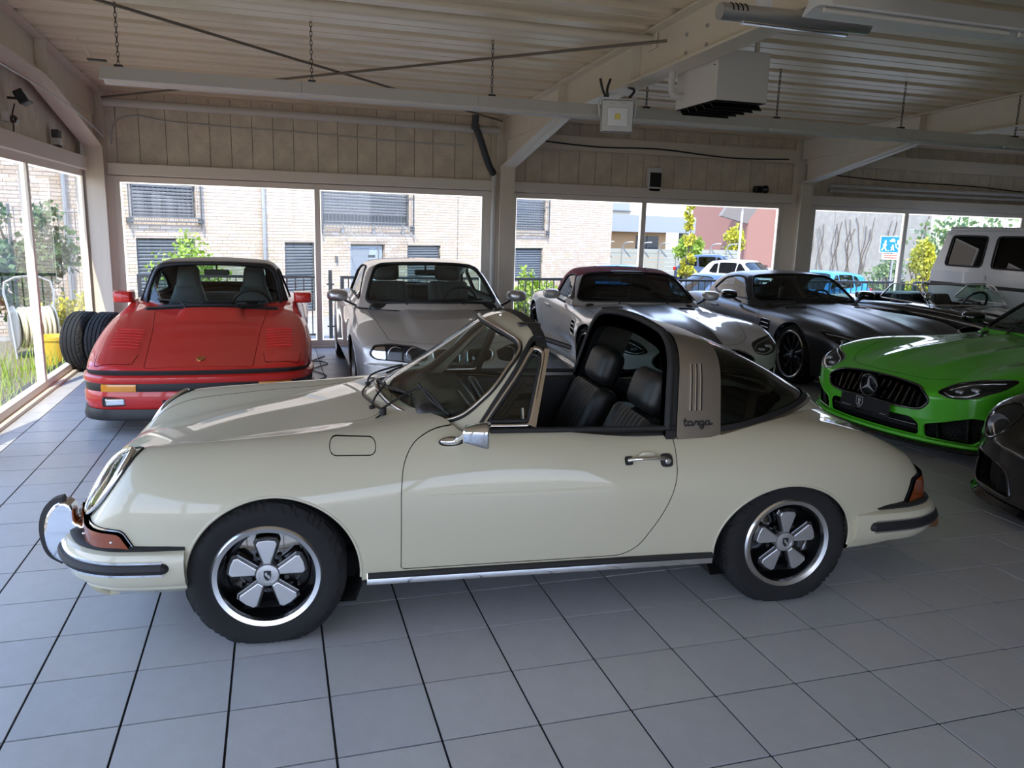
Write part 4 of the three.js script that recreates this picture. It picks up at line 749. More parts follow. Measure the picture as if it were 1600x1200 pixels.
  { const g = rbox(0.78, 1.42, 0.73, 0.79, -0.60, 0.60, 0.02); const p = g.attributes.position; for (let i = 0; i < p.count; i++) { const k = 1 - 0.5 * sst(0.8, 1.42, p.getX(i)); p.setZ(i, p.getZ(i) * k); } mesh('parcel_shelf', g, M.leather, car); }
  { const g = rbox(-0.62, -0.26, 0.70, 0.84, -0.60, 0.60, 0.05, 4); const p = g.attributes.position; for (let i = 0; i < p.count; i++) p.setX(i, p.getX(i) + 0.10 * (p.getZ(i) / 0.6) ** 2); g.computeVertexNormals(); mesh('dashboard', g, M.leather, car); }
  { const g = rbox(-0.52, -0.27, 0.80, 0.90, 0.13, 0.50, 0.045, 4); mesh('instrument_hood', g, M.leather, car); }
  for (const s of [1, -1]) { mesh('door_card', rbox(-0.38, 0.72, 0.24, 0.80, s * 0.655 - 0.02, s * 0.655 + 0.02, 0.02), M.leather, car); mesh('door_top_rail', tube([V(-0.27, 0.828, 0.682 * s), V(0.1, 0.826, 0.69 * s), V(0.58, 0.820, 0.69 * s)], 0.012, 8), M.rubber, car); }
  steering(car, -0.17, 0.80, 0.33, 0.195);
  for (const s of [1, -1]) { const q = seat(car, 0.235, 0.115, 0.34 * s, M.leather, { h: 0.54, lean: 0.42, pleats: 7 }); }
  mesh('centre_tunnel', rbox(-0.4, 0.75, 0.2, 0.42, -0.10, 0.10, 0.05), M.dark_inside, car);
  { const mi = sub('interior_mirror', car); const g = rbox(-0.012, 0.012, -0.028, 0.028, -0.11, 0.11, 0.012); g.translate(-0.07, 1.165, 0); mesh('housing', g, M.black_trim, mi); mesh('stem', cyl(V(-0.07, 1.18, 0), V(-0.06, 1.235, 0), 0.008, 8), M.chrome, mi); }
  return car;
}
buildTarga();
// ---------------------------------------------------------------- red slant-nose coupe
function buildRed() {
  const car = thing('slant_nose_sports_car', 'red slant-nose sports car with flat hood and black lower lip', 'car', [-0.703, 0, -5.553], 1.552), P = M.red_paint;
  const hood = spl([[-2.1, 0.47], [-1.95, 0.515], [-1.6, 0.60], [-1.2, 0.70], [-0.8, 0.795], [-0.5, 0.855]]), deck = spl([[0.4, 0.87], [0.9, 0.93], [1.3, 0.90], [1.6, 0.78], [1.9, 0.62]]);
  const crown = spl([[-2.1, 0.47], [-1.95, 0.515], [-1.6, 0.61], [-1.2, 0.71], [-0.8, 0.785], [-0.5, 0.82], [0, 0.83], [1, 0.84], [1.5, 0.78], [1.9, 0.60]]);
  const plan = spl([[-2.1, 0.74], [-1.9, 0.815], [-1.6, 0.862], [-1.2, 0.875], [-0.8, 0.86], [-0.5, 0.835], [0, 0.83], [0.6, 0.86], [1.1, 0.90], [1.6, 0.86], [2.0, 0.74]]);
  const top = (x, a) => { const w = sst(-0.4, 0.4, x), f = smax(hood(x) - 0.05 * a * a, crown(x) - 0.6 * (a - 0.66) ** 2, 0.03), r = smax(deck(x) - 0.25 * a * a, crown(x) - 1.2 * (a - 0.66) ** 2, 0.05); return f * (1 - w) + r * w; };
  const hoodPts = roundPoly([[-1.965, -0.40], [-1.2, -0.44, 0.1], [-0.60, -0.50], [-0.66, -0.2, 0.2], [-0.70, 0, 0.2], [-0.66, 0.2, 0.2], [-0.60, 0.50], [-1.2, 0.44, 0.1], [-1.965, 0.40]], 0.03, 4);
  const popup = roundPoly([[-1.90, 0.50], [-1.90, 0.76], [-1.70, 0.775], [-1.70, 0.48]], 0.025, 4);
  const wsHalf = [[0.862, 0], [0.855, 0.2], [0.840, 0.4], [0.828, 0.56], [0.85, 0.605], [0.95, 0.60], [1.06, 0.575], [1.14, 0.545], [1.178, 0.50], [1.20, 0.40], [1.216, 0.2], [1.22, 0]];
  const sideWin = roundPoly([[-0.29, 0.855, 0.03], [0.48, 0.855, 0.03], [0.42, 1.08, 0.06], [0.30, 1.155, 0.05], [-0.01, 1.16, 0.05]], 0.03, 5), sideWin2 = roundPoly([[0.54, 0.86, 0.02], [0.98, 0.89, 0.06], [0.80, 1.02, 0.06], [0.48, 1.12, 0.04]], 0.03, 5);
  const C = makeCar(car, {
    P, plan, top, x0: -1.6, x1: 1.5, ys: 0.42, kts: 0.07, kf: 0.05, front: (y, a) => -2.03 + 0.16 * a * a + 0.10 * a ** 6 + 0.10 * Math.max(0, y - 0.42), rear: (y, a) => 1.98 - 0.2 * a * a, bot: (x) => 0.20, tumble: (y) => 0.5 * Math.max(0, y - 0.55) ** 2 + 0.25 * Math.max(0, 0.4 - y) ** 2,
    arches: [[-1.136, 0.29, 0.345], [1.136, 0.29, 0.36, 0.33]], hood: hoodPts, hoodY: 0.42,
    doors: [roundPoly([[-0.60, 0.26], [-0.60, 0.7, 0.1], [-0.42, 0.95], [0.55, 0.95], [0.55, 0.6, 0.1], [0.33, 0.26]], 0.03, 5)],
    wheels: [[-1.136, 0.295, 0.31, 0.215, 0.205, 'silver', 0.845], [1.136, 0.295, 0.315, 0.25, 0.205, 'silver', 0.875]],
    glass: { yb: 0.84, y0: 0.68, x0: 0.05, x1: 0.7, tum: 0.36, roof: spl([[-0.4, 1.22], [-0.05, 1.245], [0.3, 1.262], [0.6, 1.235], [0.9, 1.13], [1.2, 0.98], [1.5, 0.82]]), belt: spl([[-0.6, 0.70], [0.3, 0.705], [0.8, 0.66], [1.2, 0.52], [1.5, 0.40]]), front: (y, a) => -0.66 + (y - 0.86) * 1.36 + a * a * (0.80 - 0.75 * (y - 0.86)), rear: (y, a) => 1.75, ws: symLoop(wsHalf), wsX: 0.12, sides: [sideWin, sideWin2], rw: symLoop([[0.93, 0], [0.93, 0.3], [0.945, 0.40], [1.04, 0.44], [1.13, 0.43], [1.165, 0.36], [1.178, 0.2], [1.18, 0]]), rwX: 0.5, gm: M.car_glass, seal: 0.016, roofM: M.leather },
    cuts: ({ add }) => { const p = poly(popup); add('headlamp_cover', (x, y, z) => Math.max(p(x, z), 0.40 - y), P, { sides: true, off: 0.002 });
      const rgw = poly(roundPoly([[0.86, 0.40], [1.28, 0.30], [1.28, -0.30], [0.86, -0.40]], 0.06)); }
  });
  const { B, G } = C;
  // raised intake on the hood near the windscreen
  { const h = sub('hood_scoop', car), zs = 0.30, pts = []; const g = new THREE.BufferGeometry(), P0 = [], idx = [];
    for (let i = 0; i <= 10; i++) for (let j = 0; j <= 16; j++) { const x = -1.02 + 0.32 * i / 10, k = j / 16 * 2 - 1, z = k * (zs - 0.02 * i / 10), b = B.top(x, z), up = 0.03 * sst(0, 1, i / 10) * sst(1, 0.84, Math.abs(k)); P0.push(b.x, b.y + 0.0015 + up, z); }
    for (let i = 0; i < 10; i++) for (let j = 0; j < 16; j++) { const a = i * 17 + j; idx.push(a, a + 1, a + 17, a + 1, a + 18, a + 17); }
    g.setAttribute('position', new THREE.Float32BufferAttribute(P0, 3)); g.setIndex(idx); g.computeVertexNormals(); mesh('scoop_skin', g, P, h);
    mesh('scoop_mouth', (() => { const a = B.top(-0.70, 0.0), q = box(-0.004, 0.02, -0.01, 0.028, -0.26, 0.26); q.translate(-0.705, a.y + 0.001, 0); return q; })(), M.dark_inside, h); }
  // louvres on both front fenders
  for (const s of [1, -1]) for (let k = 0; k < 7; k++) { const x = -1.58 + k * 0.062; mesh('louvre', tube([0.50, 0.57, 0.64, 0.71].map((z) => B.top(x, z * s, 0.003)), 0.007, 6), P, car); mesh('louvre_slot', tube([0.51, 0.57, 0.64, 0.70].map((z) => B.top(x + 0.013, z * s, 0.0005)), 0.0035, 5), M.dark_inside, car); }
  // bumper
  const bp = curve2([[-1.50, 0.880], [-1.72, 0.868], [-1.90, 0.82], [-2.01, 0.70], [-2.06, 0.45], [-2.08, 0], [-2.06, -0.45], [-2.01, -0.70], [-1.90, -0.82], [-1.72, -0.868], [-1.50, -0.880]], 80), fb = sub('front_bumper', car);
  mesh('upper_band', planSweep(bp, 0, [[-0.1, 0.395], [0.0, 0.40], [0.012, 0.42], [0.008, 0.445], [-0.012, 0.462], [-0.1, 0.465]]), P, fb);
  mesh('black_joint', planSweep(bp, 0, [[-0.1, 0.462], [-0.018, 0.462], [-0.014, 0.487], [-0.1, 0.489]]), M.rubber, fb);
  mesh('black_band', planSweep(bp.slice(1, -1), 0, [[-0.1, 0.335], [-0.006, 0.335], [-0.002, 0.365], [-0.006, 0.398], [-0.1, 0.398]]), M.black_trim, fb);
  mesh('lower_band', planSweep(bp, 0, [[-0.1, 0.195], [-0.01, 0.20], [0.008, 0.25], [0.008, 0.31], [0.0, 0.338], [-0.1, 0.338]]), P, fb);
  mesh('chin_spoiler', planSweep(bp, 0, [[-0.12, 0.10], [0.015, 0.115], [0.02, 0.14], [0.005, 0.20], [-0.12, 0.20]]), M.black_trim, fb);
  for (const s of [1, -1]) {
    const at = (f) => { const i = Math.round((bp.length - 1) * f); return bp[i]; };
    const i0 = Math.round(80 * (s > 0 ? 0.23 : 0.68)), i1 = Math.round(80 * (s > 0 ? 0.32 : 0.77)); mesh('turn_signal', planSweep(bp.slice(i0, i1 + 1), 0, [[-0.05, 0.338], [0.004, 0.338], [0.010, 0.366], [0.004, 0.395], [-0.05, 0.395]]), M.amber_lit, fb).userData.label = 'amber turn signal';
    const fl = sub('fog_lamp', car), zc = 0.60 * s; mesh('frame', rbox(-2.055, -1.94, 0.225, 0.30, zc - 0.095, zc + 0.095, 0.015), M.black_trim, fl); mesh('lens', rbox(-2.066, -2.04, 0.234, 0.291, zc - 0.07, zc + 0.07, 0.012), M.reflector, fl);
  }
  { const pl = sub('number_plate', car); mesh('plate', rbox(-2.105, -2.09, 0.165, 0.275, -0.26, 0.26, 0.006), M.black_trim, pl); }
  // crest on the hood
  { const p = B.top(-1.83, 0, 0.001), g = extr([[-0.028, 0.034], [0, 0.04], [0.028, 0.034], [0.028, -0.008], [0.016, -0.032], [0, -0.042], [-0.016, -0.032], [-0.028, -0.008]], 0.004, 0.002); g.rotateX(-Math.PI / 2); g.rotateY(-Math.PI / 2); g.rotateZ(0.24); g.translate(p.x, p.y, 0); mesh('crest', g, M.gold, car);
    for (const [dx, dz] of [[-0.012, 0.012], [0.012, -0.012]]) { const b = B.top(-1.83 + dx, dz, 0.006), q = box(-0.007, 0.007, -0.002, 0.003, -0.007, 0.007); q.translate(b.x, b.y, b.z); mesh('crest_field', q, M.red_lens, car); } }
  wingMirror(car, -0.24, 0.905, 0.775, P, { w: 0.18, h: 0.115, d: 0.15, armM: P, e0: 0.3 });
  wipers(car, G, [[0.872, 0.46, 0.880, -0.05, -0.70, 0.22], [0.872, -0.08, 0.885, -0.50, -0.70, -0.22]]);
  cabin(car, { x0: -0.6, x1: 1.0, zw: 0.64, floor: 0.24, dashX: -0.24, dashY: 0.835, seatX: 0.18, seatY: 0.20, seatZ: 0.33, m: M.grey_leather, wheelX: -0.14, wheelY: 0.80, wheelZ: 0.33, h: 0.60, lean: 0.3, rearX: 0.75, rearY: 0.62 });
  { const mi = sub('interior_mirror', car); mesh('housing', rbox(-0.085, -0.06, 1.105, 1.16, -0.12, 0.12, 0.015), M.black_trim, mi); mesh('stem', cyl(V(-0.07, 1.15, 0), V(-0.05, 1.22, 0), 0.008, 8), M.black_trim, mi); }
}
buildRed();
// ---------------------------------------------------------------- silver coupe
function buildSilverCoupe() {
  const car = thing('silver_coupe', 'silver coupe with round-eyed headlamps and power dome hood', 'car', [1.422, 0, -5.713], 1.554), P = M.silver_paint;
  const hood = spl([[-2.3, 0.60], [-2.1, 0.655], [-1.8, 0.712], [-1.4, 0.765], [-1.0, 0.815], [-0.6, 0.86]]), crown = spl([[-2.3, 0.56], [-2.0, 0.625], [-1.6, 0.70], [-1.2, 0.755], [-0.8, 0.80], [0, 0.845], [1, 0.86], [2, 0.85]]);
  const plan = spl([[-2.3, 0.70], [-2.1, 0.785], [-1.8, 0.845], [-1.365, 0.882], [-0.9, 0.872], [0, 0.872], [0.8, 0.88], [1.365, 0.888], [1.8, 0.84], [2.0, 0.78]]);
  const top = (x, a) => { const dome = 0.022 * sst(0.42, 0.30, a) * sst(-2.15, -1.7, x) * sst(-0.65, -0.9, x); return smax(hood(x) + dome - 0.08 * a * a - 0.3 * Math.max(0, a - 0.5) ** 2, crown(x) - 0.5 * Math.max(0, a - 0.6) ** 2, 0.03) * (1 - sst(-0.5, 0.2, x)) + sst(-0.5, 0.2, x) * (0.87 - 0.1 * a * a); };
  const wsHalf = [[0.895, 0], [0.89, 0.3], [0.875, 0.52], [0.868, 0.62], [0.89, 0.665], [1.0, 0.635], [1.12, 0.585], [1.19, 0.545], [1.218, 0.50], [1.232, 0.40], [1.242, 0.2], [1.245, 0]];
  const rwHalf = [[0.92, 0], [0.92, 0.5], [0.95, 0.58], [1.12, 0.52], [1.17, 0.47], [1.19, 0.3], [1.195, 0]];
  const sideWin = roundPoly([[-0.50, 0.895, 0.03], [0.62, 0.905, 0.03], [0.66, 1.13, 0.05], [0.45, 1.195, 0.08], [0.05, 1.195, 0.08]], 0.03, 5), sideWin2 = roundPoly([[0.68, 0.91, 0.02], [1.06, 0.93, 0.06], [0.95, 1.07, 0.06], [0.71, 1.13, 0.03]], 0.03, 5);
  const lampPts = roundPoly([[0.53, 0.315], [0.600, 0.30, 0.01], [0.640, 0.42, 0.03], [0.648, 0.60, 0.03], [0.632, 0.74, 0.02], [0.56, 0.785, 0.03], [0.520, 0.74, 0.03], [0.515, 0.60, 0.03], [0.505, 0.46, 0.03], [0.512, 0.38, 0.02]], 0.02, 4), lampP = poly(lampPts);
  const frontX = (y, a) => -2.21 + 0.30 * a * a * (1 + 0.3 * a * a) + 0.20 * Math.max(0, y - 0.48) + 0.10 * Math.max(0, 0.30 - y) - 0.03 * sst(0.485, 0.47, y);
  const isLamp = (x, y, z) => Math.max(lampP(y, z), x + 1.55);
  const kid = poly(roundPoly([[0.505, 0.035, 0.02], [0.615, 0.035, 0.02], [0.625, 0.20, 0.05], [0.60, 0.265, 0.03], [0.53, 0.255, 0.03], [0.505, 0.20, 0.04]], 0.03, 5)), isKid = (x, y, z) => Math.max(kid(y, z), x + 1.9);
  const low = poly(roundPoly([[0.20, 0], [0.20, 0.38, 0.03], [0.36, 0.46, 0.05], [0.36, 0]], 0.02)), isLow = (x, y, z) => Math.max(low(y, z), x + 1.8);
  const C = makeCar(car, {
    P, plan, top, x0: -1.75, x1: 1.4, ys: 0.5, kts: 0.07, kf: 0.05, front: frontX, rear: (y, a) => 1.92 - 0.2 * a * a, bot: () => 0.19, tumble: (y) => 0.55 * Math.max(0, y - 0.6) ** 2 + 0.2 * Math.max(0, 0.45 - y) ** 2, bulge: (x, y) => 0.022 * bell(x, -1.365, 0.42) * bell(y, 0.5, 0.25),
    arches: [[-1.365, 0.30, 0.352], [1.365, 0.30, 0.352]], hood: roundPoly([[-2.08, -0.30, 0.05], [-1.93, -0.60, 0.08], [-0.66, -0.68], [-0.70, 0, 0.3], [-0.66, 0.68], [-1.93, 0.60, 0.08], [-2.08, 0.30, 0.05], [-2.11, 0, 0.1]], 0.04, 4), hoodY: 0.6,
    doors: [roundPoly([[-0.72, 0.26], [-0.72, 0.75, 0.05], [-0.60, 0.98], [0.66, 0.98], [0.70, 0.7, 0.1], [0.60, 0.26]], 0.03, 5)], holes: [isKid],
    wheels: [[-1.365, 0.305, 0.315, 0.225, 0.235, 'silver', 0.872], [1.365, 0.305, 0.318, 0.25, 0.235, 'silver', 0.88]],
    glass: { yb: 0.87, y0: 0.68, x0: -0.1, x1: 0.8, tum: 0.40, roof: spl([[-0.5, 1.215], [-0.05, 1.258], [0.3, 1.282], [0.7, 1.262], [1.0, 1.20], [1.4, 1.05]]), belt: spl([[-0.8, 0.75], [0.3, 0.755], [0.9, 0.73], [1.5, 0.62]]), front: (y, a) => -0.93 + (y - 0.89) * 1.75 + a * a * (0.72 - 0.4 * (y - 0.89)), rear: (y, a) => 1.48 - (y - 0.9) * 1.6 - 0.25 * a * a, ws: symLoop(wsHalf), wsX: 0.1, sides: [sideWin, sideWin2], rw: symLoop(rwHalf), rwX: 0.5, gm: M.car_glass, wm: M.car_glass, seal: 0.018 },
    cuts: ({ add }) => { add(null, isLamp, null, { gap: 0 }); add(null, isKid, null, { gap: 0 }); add(null, isLow, null, { gap: 0 }); }
  });
  const { B, G } = C;
  for (const s of [1, -1]) {
    const h = sub('headlamp', car);
    mesh('bowl', B.panel(isLamp, { side: s, off: -0.07, flange: 0 }), M.black_trim, h); mesh('rim', tube(B.line(lampPts.map(([y, z]) => [y, z * s]), 'front', -0.004), 0.007, 6, true, 90), M.black_trim, h);
    for (const z of [0.43, 0.585]) { const p = B.front(0.575, z * s, -0.05), g = lathe([[0.062, 0.02], [0.05, 0.0], [0.034, -0.02], [0, -0.026]], 28); g.rotateY(-Math.PI / 2); g.translate(p.x, p.y, p.z); mesh('reflector', g, M.reflector, h); const r = new THREE.TorusGeometry(0.062, 0.006, 8, 32); r.rotateY(Math.PI / 2); r.translate(p.x - 0.02, p.y, p.z); mesh('ring', r, M.polished_alloy, h); const l = new THREE.SphereGeometry(0.03, 16, 10); l.translate(p.x + 0.008, p.y, p.z); mesh('bulb_lens', l, M.clear_lens, h); }
    mesh('turn_lens', B.panel((x, y, z) => Math.max(lampP(y, z) + 0.004, x + 1.55, 0.655 - z), { side: s, off: -0.012, flange: 0.03 }), M.reflector, h);
    mesh('cover', B.panel((x, y, z) => isLamp(x, y, z), { side: s, off: -0.002, flange: 0 }), M.clear_lens, h);
    const k = sub('grille', car); mesh('surround', tube(B.line(roundPoly([[0.505, 0.035, 0.02], [0.615, 0.035, 0.02], [0.625, 0.20, 0.05], [0.60, 0.265, 0.03], [0.53, 0.255, 0.03], [0.505, 0.20, 0.04]], 0.03, 5).map(([y, z]) => [y, z * s]), 'front', 0.003), 0.010, 8, true, 60), M.chrome, k);
    for (let i = 0; i < 8; i++) { const z = (0.055 + i * 0.025) * s; const a = B.front(0.515, z, -0.03), b = B.front(0.61, z, -0.03); mesh('slat', bar(a, b, 0.006, 0.02, V(1, 0, 0)), M.black_trim, k); }
    mesh('backing', B.panel(isKid, { side: s, off: -0.06, flange: 0 }), M.dark_inside, k);
  }
  mesh('lower_grille', B.panel(isLow, { off: -0.05, flange: 0 }), M.dark_inside, car);
  mesh('bumper_strip', planSweep(curve2(B.line([0.72, 0.6, 0.4, 0.2, 0, -0.2, -0.4, -0.6, -0.72].map((z) => [0.478, z]), 'front', 0).map((p) => [p.x, p.z]), 40), 0, [[-0.02, 0.462], [0.008, 0.464], [0.012, 0.475], [0.006, 0.487], [-0.02, 0.489]]), M.silver_paint, car);
  mesh('hood_vent', tube(B.line([[-0.725, 0.36], [-0.745, 0], [-0.725, -0.36]], 'top', 0.004), 0.012, 6), M.black_trim, car);
  { const p = B.front(0.655, 0, 0.002), g = lathe([[0.036, -0.006], [0.038, 0.002], [0.034, 0.005], [0, 0.006]], 28); g.rotateY(-Math.PI / 2); g.rotateZ(-0.5); g.translate(p.x, p.y, 0); mesh('round_badge', g, M.dark_blue_paint, car); }
  wingMirror(car, -0.46, 0.925, 0.895, M.satin_alloy, { w: 0.21, h: 0.125, d: 0.12 });
  wipers(car, G, [[0.90, 0.50, 0.905, -0.08, -0.9, 0.3], [0.90, -0.06, 0.91, -0.55, -0.9, -0.3]]);
  cabin(car, { x0: -0.7, x1: 1.1, zw: 0.68, floor: 0.26, dashX: -0.40, dashY: 0.875, seatX: 0.10, seatY: 0.24, seatZ: 0.36, m: M.grey_leather, head: 'separate', wheelX: -0.28, wheelY: 0.84, wheelZ: 0.36, h: 0.60, lean: 0.3, rearX: 0.95, rearY: 0.70 });
  { const mi = sub('interior_mirror', car); mesh('housing', rbox(-0.20, -0.17, 1.12, 1.18, -0.12, 0.12, 0.02), M.black_trim, mi); mesh('stem', cyl(V(-0.19, 1.16, 0), V(-0.16, 1.245, 0), 0.01, 8), M.black_trim, mi); }
  { const t = sub('windscreen_sticker', car); const p = G.front(0.93, -0.52, 0.003); mesh('sticker', box(p.x - 0.001, p.x + 0.001, p.y - 0.02, p.y + 0.02, p.z - 0.03, p.z + 0.03), M.clear_lens, t); }
}
buildSilverCoupe();
paint('stripe_dark', C3(0.02, 0.022, 0.03), { rough: 0.3, coat: 0.8, cr: 0.12 });
// ---------------------------------------------------------------- long-hood grand tourers: green coupe, matt grey coupe, silver roadster
function buildGT(car, P, kind) {
  const open = kind === 'roadster';
  const hood = spl([[-2.3, 0.47], [-2.15, 0.545], [-1.95, 0.618], [-1.6, 0.70], [-1.2, 0.752], [-0.8, 0.785], [-0.4, 0.812], [0, 0.83]]), crown = spl([[-2.3, 0.42], [-2.05, 0.56], [-1.75, 0.672], [-1.4, 0.735], [-1.0, 0.745], [-0.5, 0.745], [0, 0.765], [0.6, 0.79], [1.2, 0.83], [1.6, 0.80], [2, 0.70]]);
  const deck = spl([[-0.2, 0.81], [0.4, 0.83], [1.0, 0.86], [1.4, 0.86], [1.85, 0.78]]);
  const plan = spl([[-2.3, 0.66], [-2.1, 0.80], [-1.85, 0.90], [-1.55, 0.955], [-1.25, 0.975], [-0.9, 0.955], [-0.4, 0.93], [0.2, 0.935], [0.8, 0.97], [1.3, 0.985], [1.7, 0.94], [1.9, 0.88]]);
  const top = (x, a) => { const w = sst(-0.3, 0.3, x); const pd = 0.012 * bell(a, 0.26, 0.07) * sst(-2.05, -1.7, x); const f = smax(hood(x) + pd - 0.10 * a * a - 0.35 * Math.max(0, a - 0.45) ** 2, crown(x) - 0.9 * (a - 0.76) ** 2, 0.05), r = smax(deck(x) - 0.15 * a * a, crown(x) - 0.9 * (a - 0.78) ** 2, 0.05); return f * (1 - w) + r * w; };
  const frontX = (y, a) => -2.245 + 0.24 * a * a + 0.16 * a ** 4 + 0.42 * Math.max(0, y - 0.50) ** 1.2 + 0.22 * Math.max(0, 0.30 - y);
  const hoodPts = roundPoly([[-2.02, -0.40, 0.1], [-1.86, -0.58, 0.1], [-1.2, -0.735, 0.2], [-0.25, -0.70, 0.05], [-0.34, -0.4, 0.2], [-0.42, 0, 0.2], [-0.34, 0.4, 0.2], [-0.25, 0.70, 0.05], [-1.2, 0.735, 0.2], [-1.86, 0.58, 0.1], [-2.02, 0.40, 0.1], [-2.065, 0, 0.2]], 0.05, 5);
  const lampPts = roundPoly([[0.520, 0.545, 0.03], [0.492, 0.66, 0.05], [0.512, 0.79, 0.04], [0.590, 0.895, 0.05], [0.655, 0.90, 0.02], [0.655, 0.84, 0.05], [0.628, 0.70, 0.06], [0.585, 0.575, 0.04]], 0.02, 5), lampP = poly(lampPts);
  const lampX = (x) => x + 1.50, isLamp = (x, y, z) => Math.max(lampP(y, z), lampX(x));
  const gp = roundPoly([[0.375, 0, 0.01], [0.362, 0.28, 0.05], [0.372, 0.475, 0.06], [0.455, 0.535, 0.06], [0.535, 0.43, 0.08], [0.556, 0.2, 0.1], [0.56, 0, 0.01]], 0.05, 5).filter(([y, z]) => z >= 0), grilleFull = [...gp, ...gp.slice().reverse().map(([y, z]) => [y, -z])], gP = poly(grilleFull), isGr = (x, y, z) => Math.max(gP(y, z), x + 1.95);
  const ip = roundPoly([[0.155, 0.50, 0.03], [0.150, 0.80, 0.03], [0.235, 0.875, 0.03], [0.365, 0.885, 0.03], [0.372, 0.80, 0.02], [0.305, 0.62, 0.05], [0.27, 0.50, 0.03]], 0.03, 5), iP = poly(ip), isIn = (x, y, z) => Math.max(iP(y, z), x + 1.6);
  const lp = poly(roundPoly([[0.165, -0.46], [0.165, 0.46], [0.262, 0.46], [0.300, 0.40], [0.300, -0.40], [0.262, -0.46]], 0.03, 4)), isLow = (x, y, z) => Math.max(lp(y, z), x + 1.9);
  const vent = roundPoly([[-0.80, 0.50, 0.02], [-0.56, 0.52, 0.02], [-0.60, 0.66, 0.02], [-0.84, 0.655, 0.03]], 0.02, 4), vP = poly(vent), isVent = (x, y, z) => Math.max(vP(x, y), 0.5 - z);
  const wsHalf = [[0.838, 0], [0.835, 0.3], [0.825, 0.55], [0.822, 0.68], [0.84, 0.72], [0.92, 0.69], [1.02, 0.635], [1.085, 0.585], [1.11, 0.54], [1.128, 0.42], [1.14, 0.2], [1.143, 0]];
  const sideWin = open ? roundPoly([[-0.02, 0.83, 0.03], [0.78, 0.85, 0.05], [0.74, 1.06, 0.06], [0.55, 1.10, 0.05], [0.38, 1.09, 0.05]], 0.03, 5) : roundPoly([[-0.02, 0.83, 0.03], [0.90, 0.86, 0.03], [1.10, 0.90, 0.05], [0.86, 1.06, 0.08], [0.6, 1.105, 0.06], [0.38, 1.095, 0.05]], 0.03, 5);
  const roofS = open ? spl([[-0.1, 1.10], [0.36, 1.152], [0.7, 1.20], [1.0, 1.16], [1.3, 1.02], [1.6, 0.83]]) : spl([[-0.1, 1.10], [0.4, 1.155], [0.75, 1.175], [1.1, 1.12], [1.45, 1.0], [1.8, 0.84]]);
  const { B, G } = makeCar(car, {
    P, plan, top, x0: -1.7, x1: 1.35, ys: 0.42, kts: 0.08, kf: 0.05, res: kind === 'green' ? 1.5 : 1.1, front: frontX, rear: (y, a) => 1.84 - 0.15 * a * a, bot: (x) => 0.145, tumble: (y) => 0.5 * Math.max(0, y - 0.55) ** 2 + 0.35 * Math.max(0, 0.42 - y) ** 2, bulge: (x, y) => 0.03 * bell(x, -1.315, 0.42) * bell(y, 0.52, 0.22) + 0.03 * bell(x, 1.315, 0.45) * bell(y, 0.55, 0.22) - 0.03 * bell(x, -0.1, 0.8) * bell(y, 0.36, 0.10),
    arches: [[-1.315, 0.325, 0.375], [1.315, 0.33, 0.378]], hood: hoodPts, hoodY: 0.5, lip: P,
    doors: [roundPoly([[-0.52, 0.25], [-0.55, 0.62, 0.05], [-0.40, 0.79, 0.05], [-0.1, 0.95], [0.80, 0.95], [0.86, 0.7, 0.1], [0.74, 0.25]], 0.03, 5)], holes: [isGr, isIn, isLow],
    wheels: [[-1.315, 0.328, 0.333, 0.265, 0.262, open ? 'dark' : 'ring', 0.968], [1.315, 0.332, 0.338, 0.30, 0.262, open ? 'dark' : 'ring', 0.980]],
    glass: { yb: 0.815, y0: 0.64, x0: 0.25, x1: 1.0, tum: 0.50, roof: roofS, belt: spl([[-0.4, 0.79], [0.3, 0.80], [0.9, 0.78], [1.3, 0.68], [1.7, 0.5]]), front: (y, a) => -0.33 + (y - 0.835) * 1.75 + a * a * (0.52 - 0.3 * (y - 0.83)), rear: (y, a) => 2.2, ws: symLoop(wsHalf), wsX: 0.6, sides: [sideWin], rw: symLoop([[0.90, 0], [0.90, 0.3], [0.91, 0.40], [0.98, 0.42], [1.03, 0.38], [1.045, 0.2], [1.05, 0]]), rwX: 0.8, gm: open ? M.dark_glass : M.car_glass, wm: M.tinted_glass, seal: 0.014, roofM: open ? M.red_cloth : P,
      split: open ? (x, y, z) => 0.33 + 0.55 * (1.14 - y) * 0 + (y > 1.02 ? 0 : 0) - x + (1.10 - y) * 0.9 : null },
    cuts: ({ add }) => { add(null, isLamp, null, { gap: 0 }); add(null, isGr, null, { gap: 0 }); add(null, isIn, null, { gap: 0 }); add(null, isLow, null, { gap: 0 }); add(null, isVent, null, { gap: 0 }); }
  });
  const mesh2 = M.black_trim;
  // radiator grille: surround, upright bars, ringed three-pointed emblem
  const gr = sub('grille', car);
  mesh('backing', B.panel(isGr, { off: -0.10, flange: 0 }), M.dark_inside, gr);
  mesh('surround', tube(B.line(grilleFull, 'front', 0.0), 0.010, 8, true, 120), M.gloss_black, gr);
  for (let k = -7; k <= 7; k++) { const z = k * 0.064, q = []; for (let y = 0.36; y <= 0.57; y += 0.01) if (gP(y, z) < -0.004) q.push(y); if (q.length < 3) continue; const a = B.front(q[0], z, -0.035), b = B.front(q[q.length - 1], z, -0.035); mesh('bar', bar(a, b, 0.014, 0.05, V(1, 0, 0)), M.gloss_black, gr); }
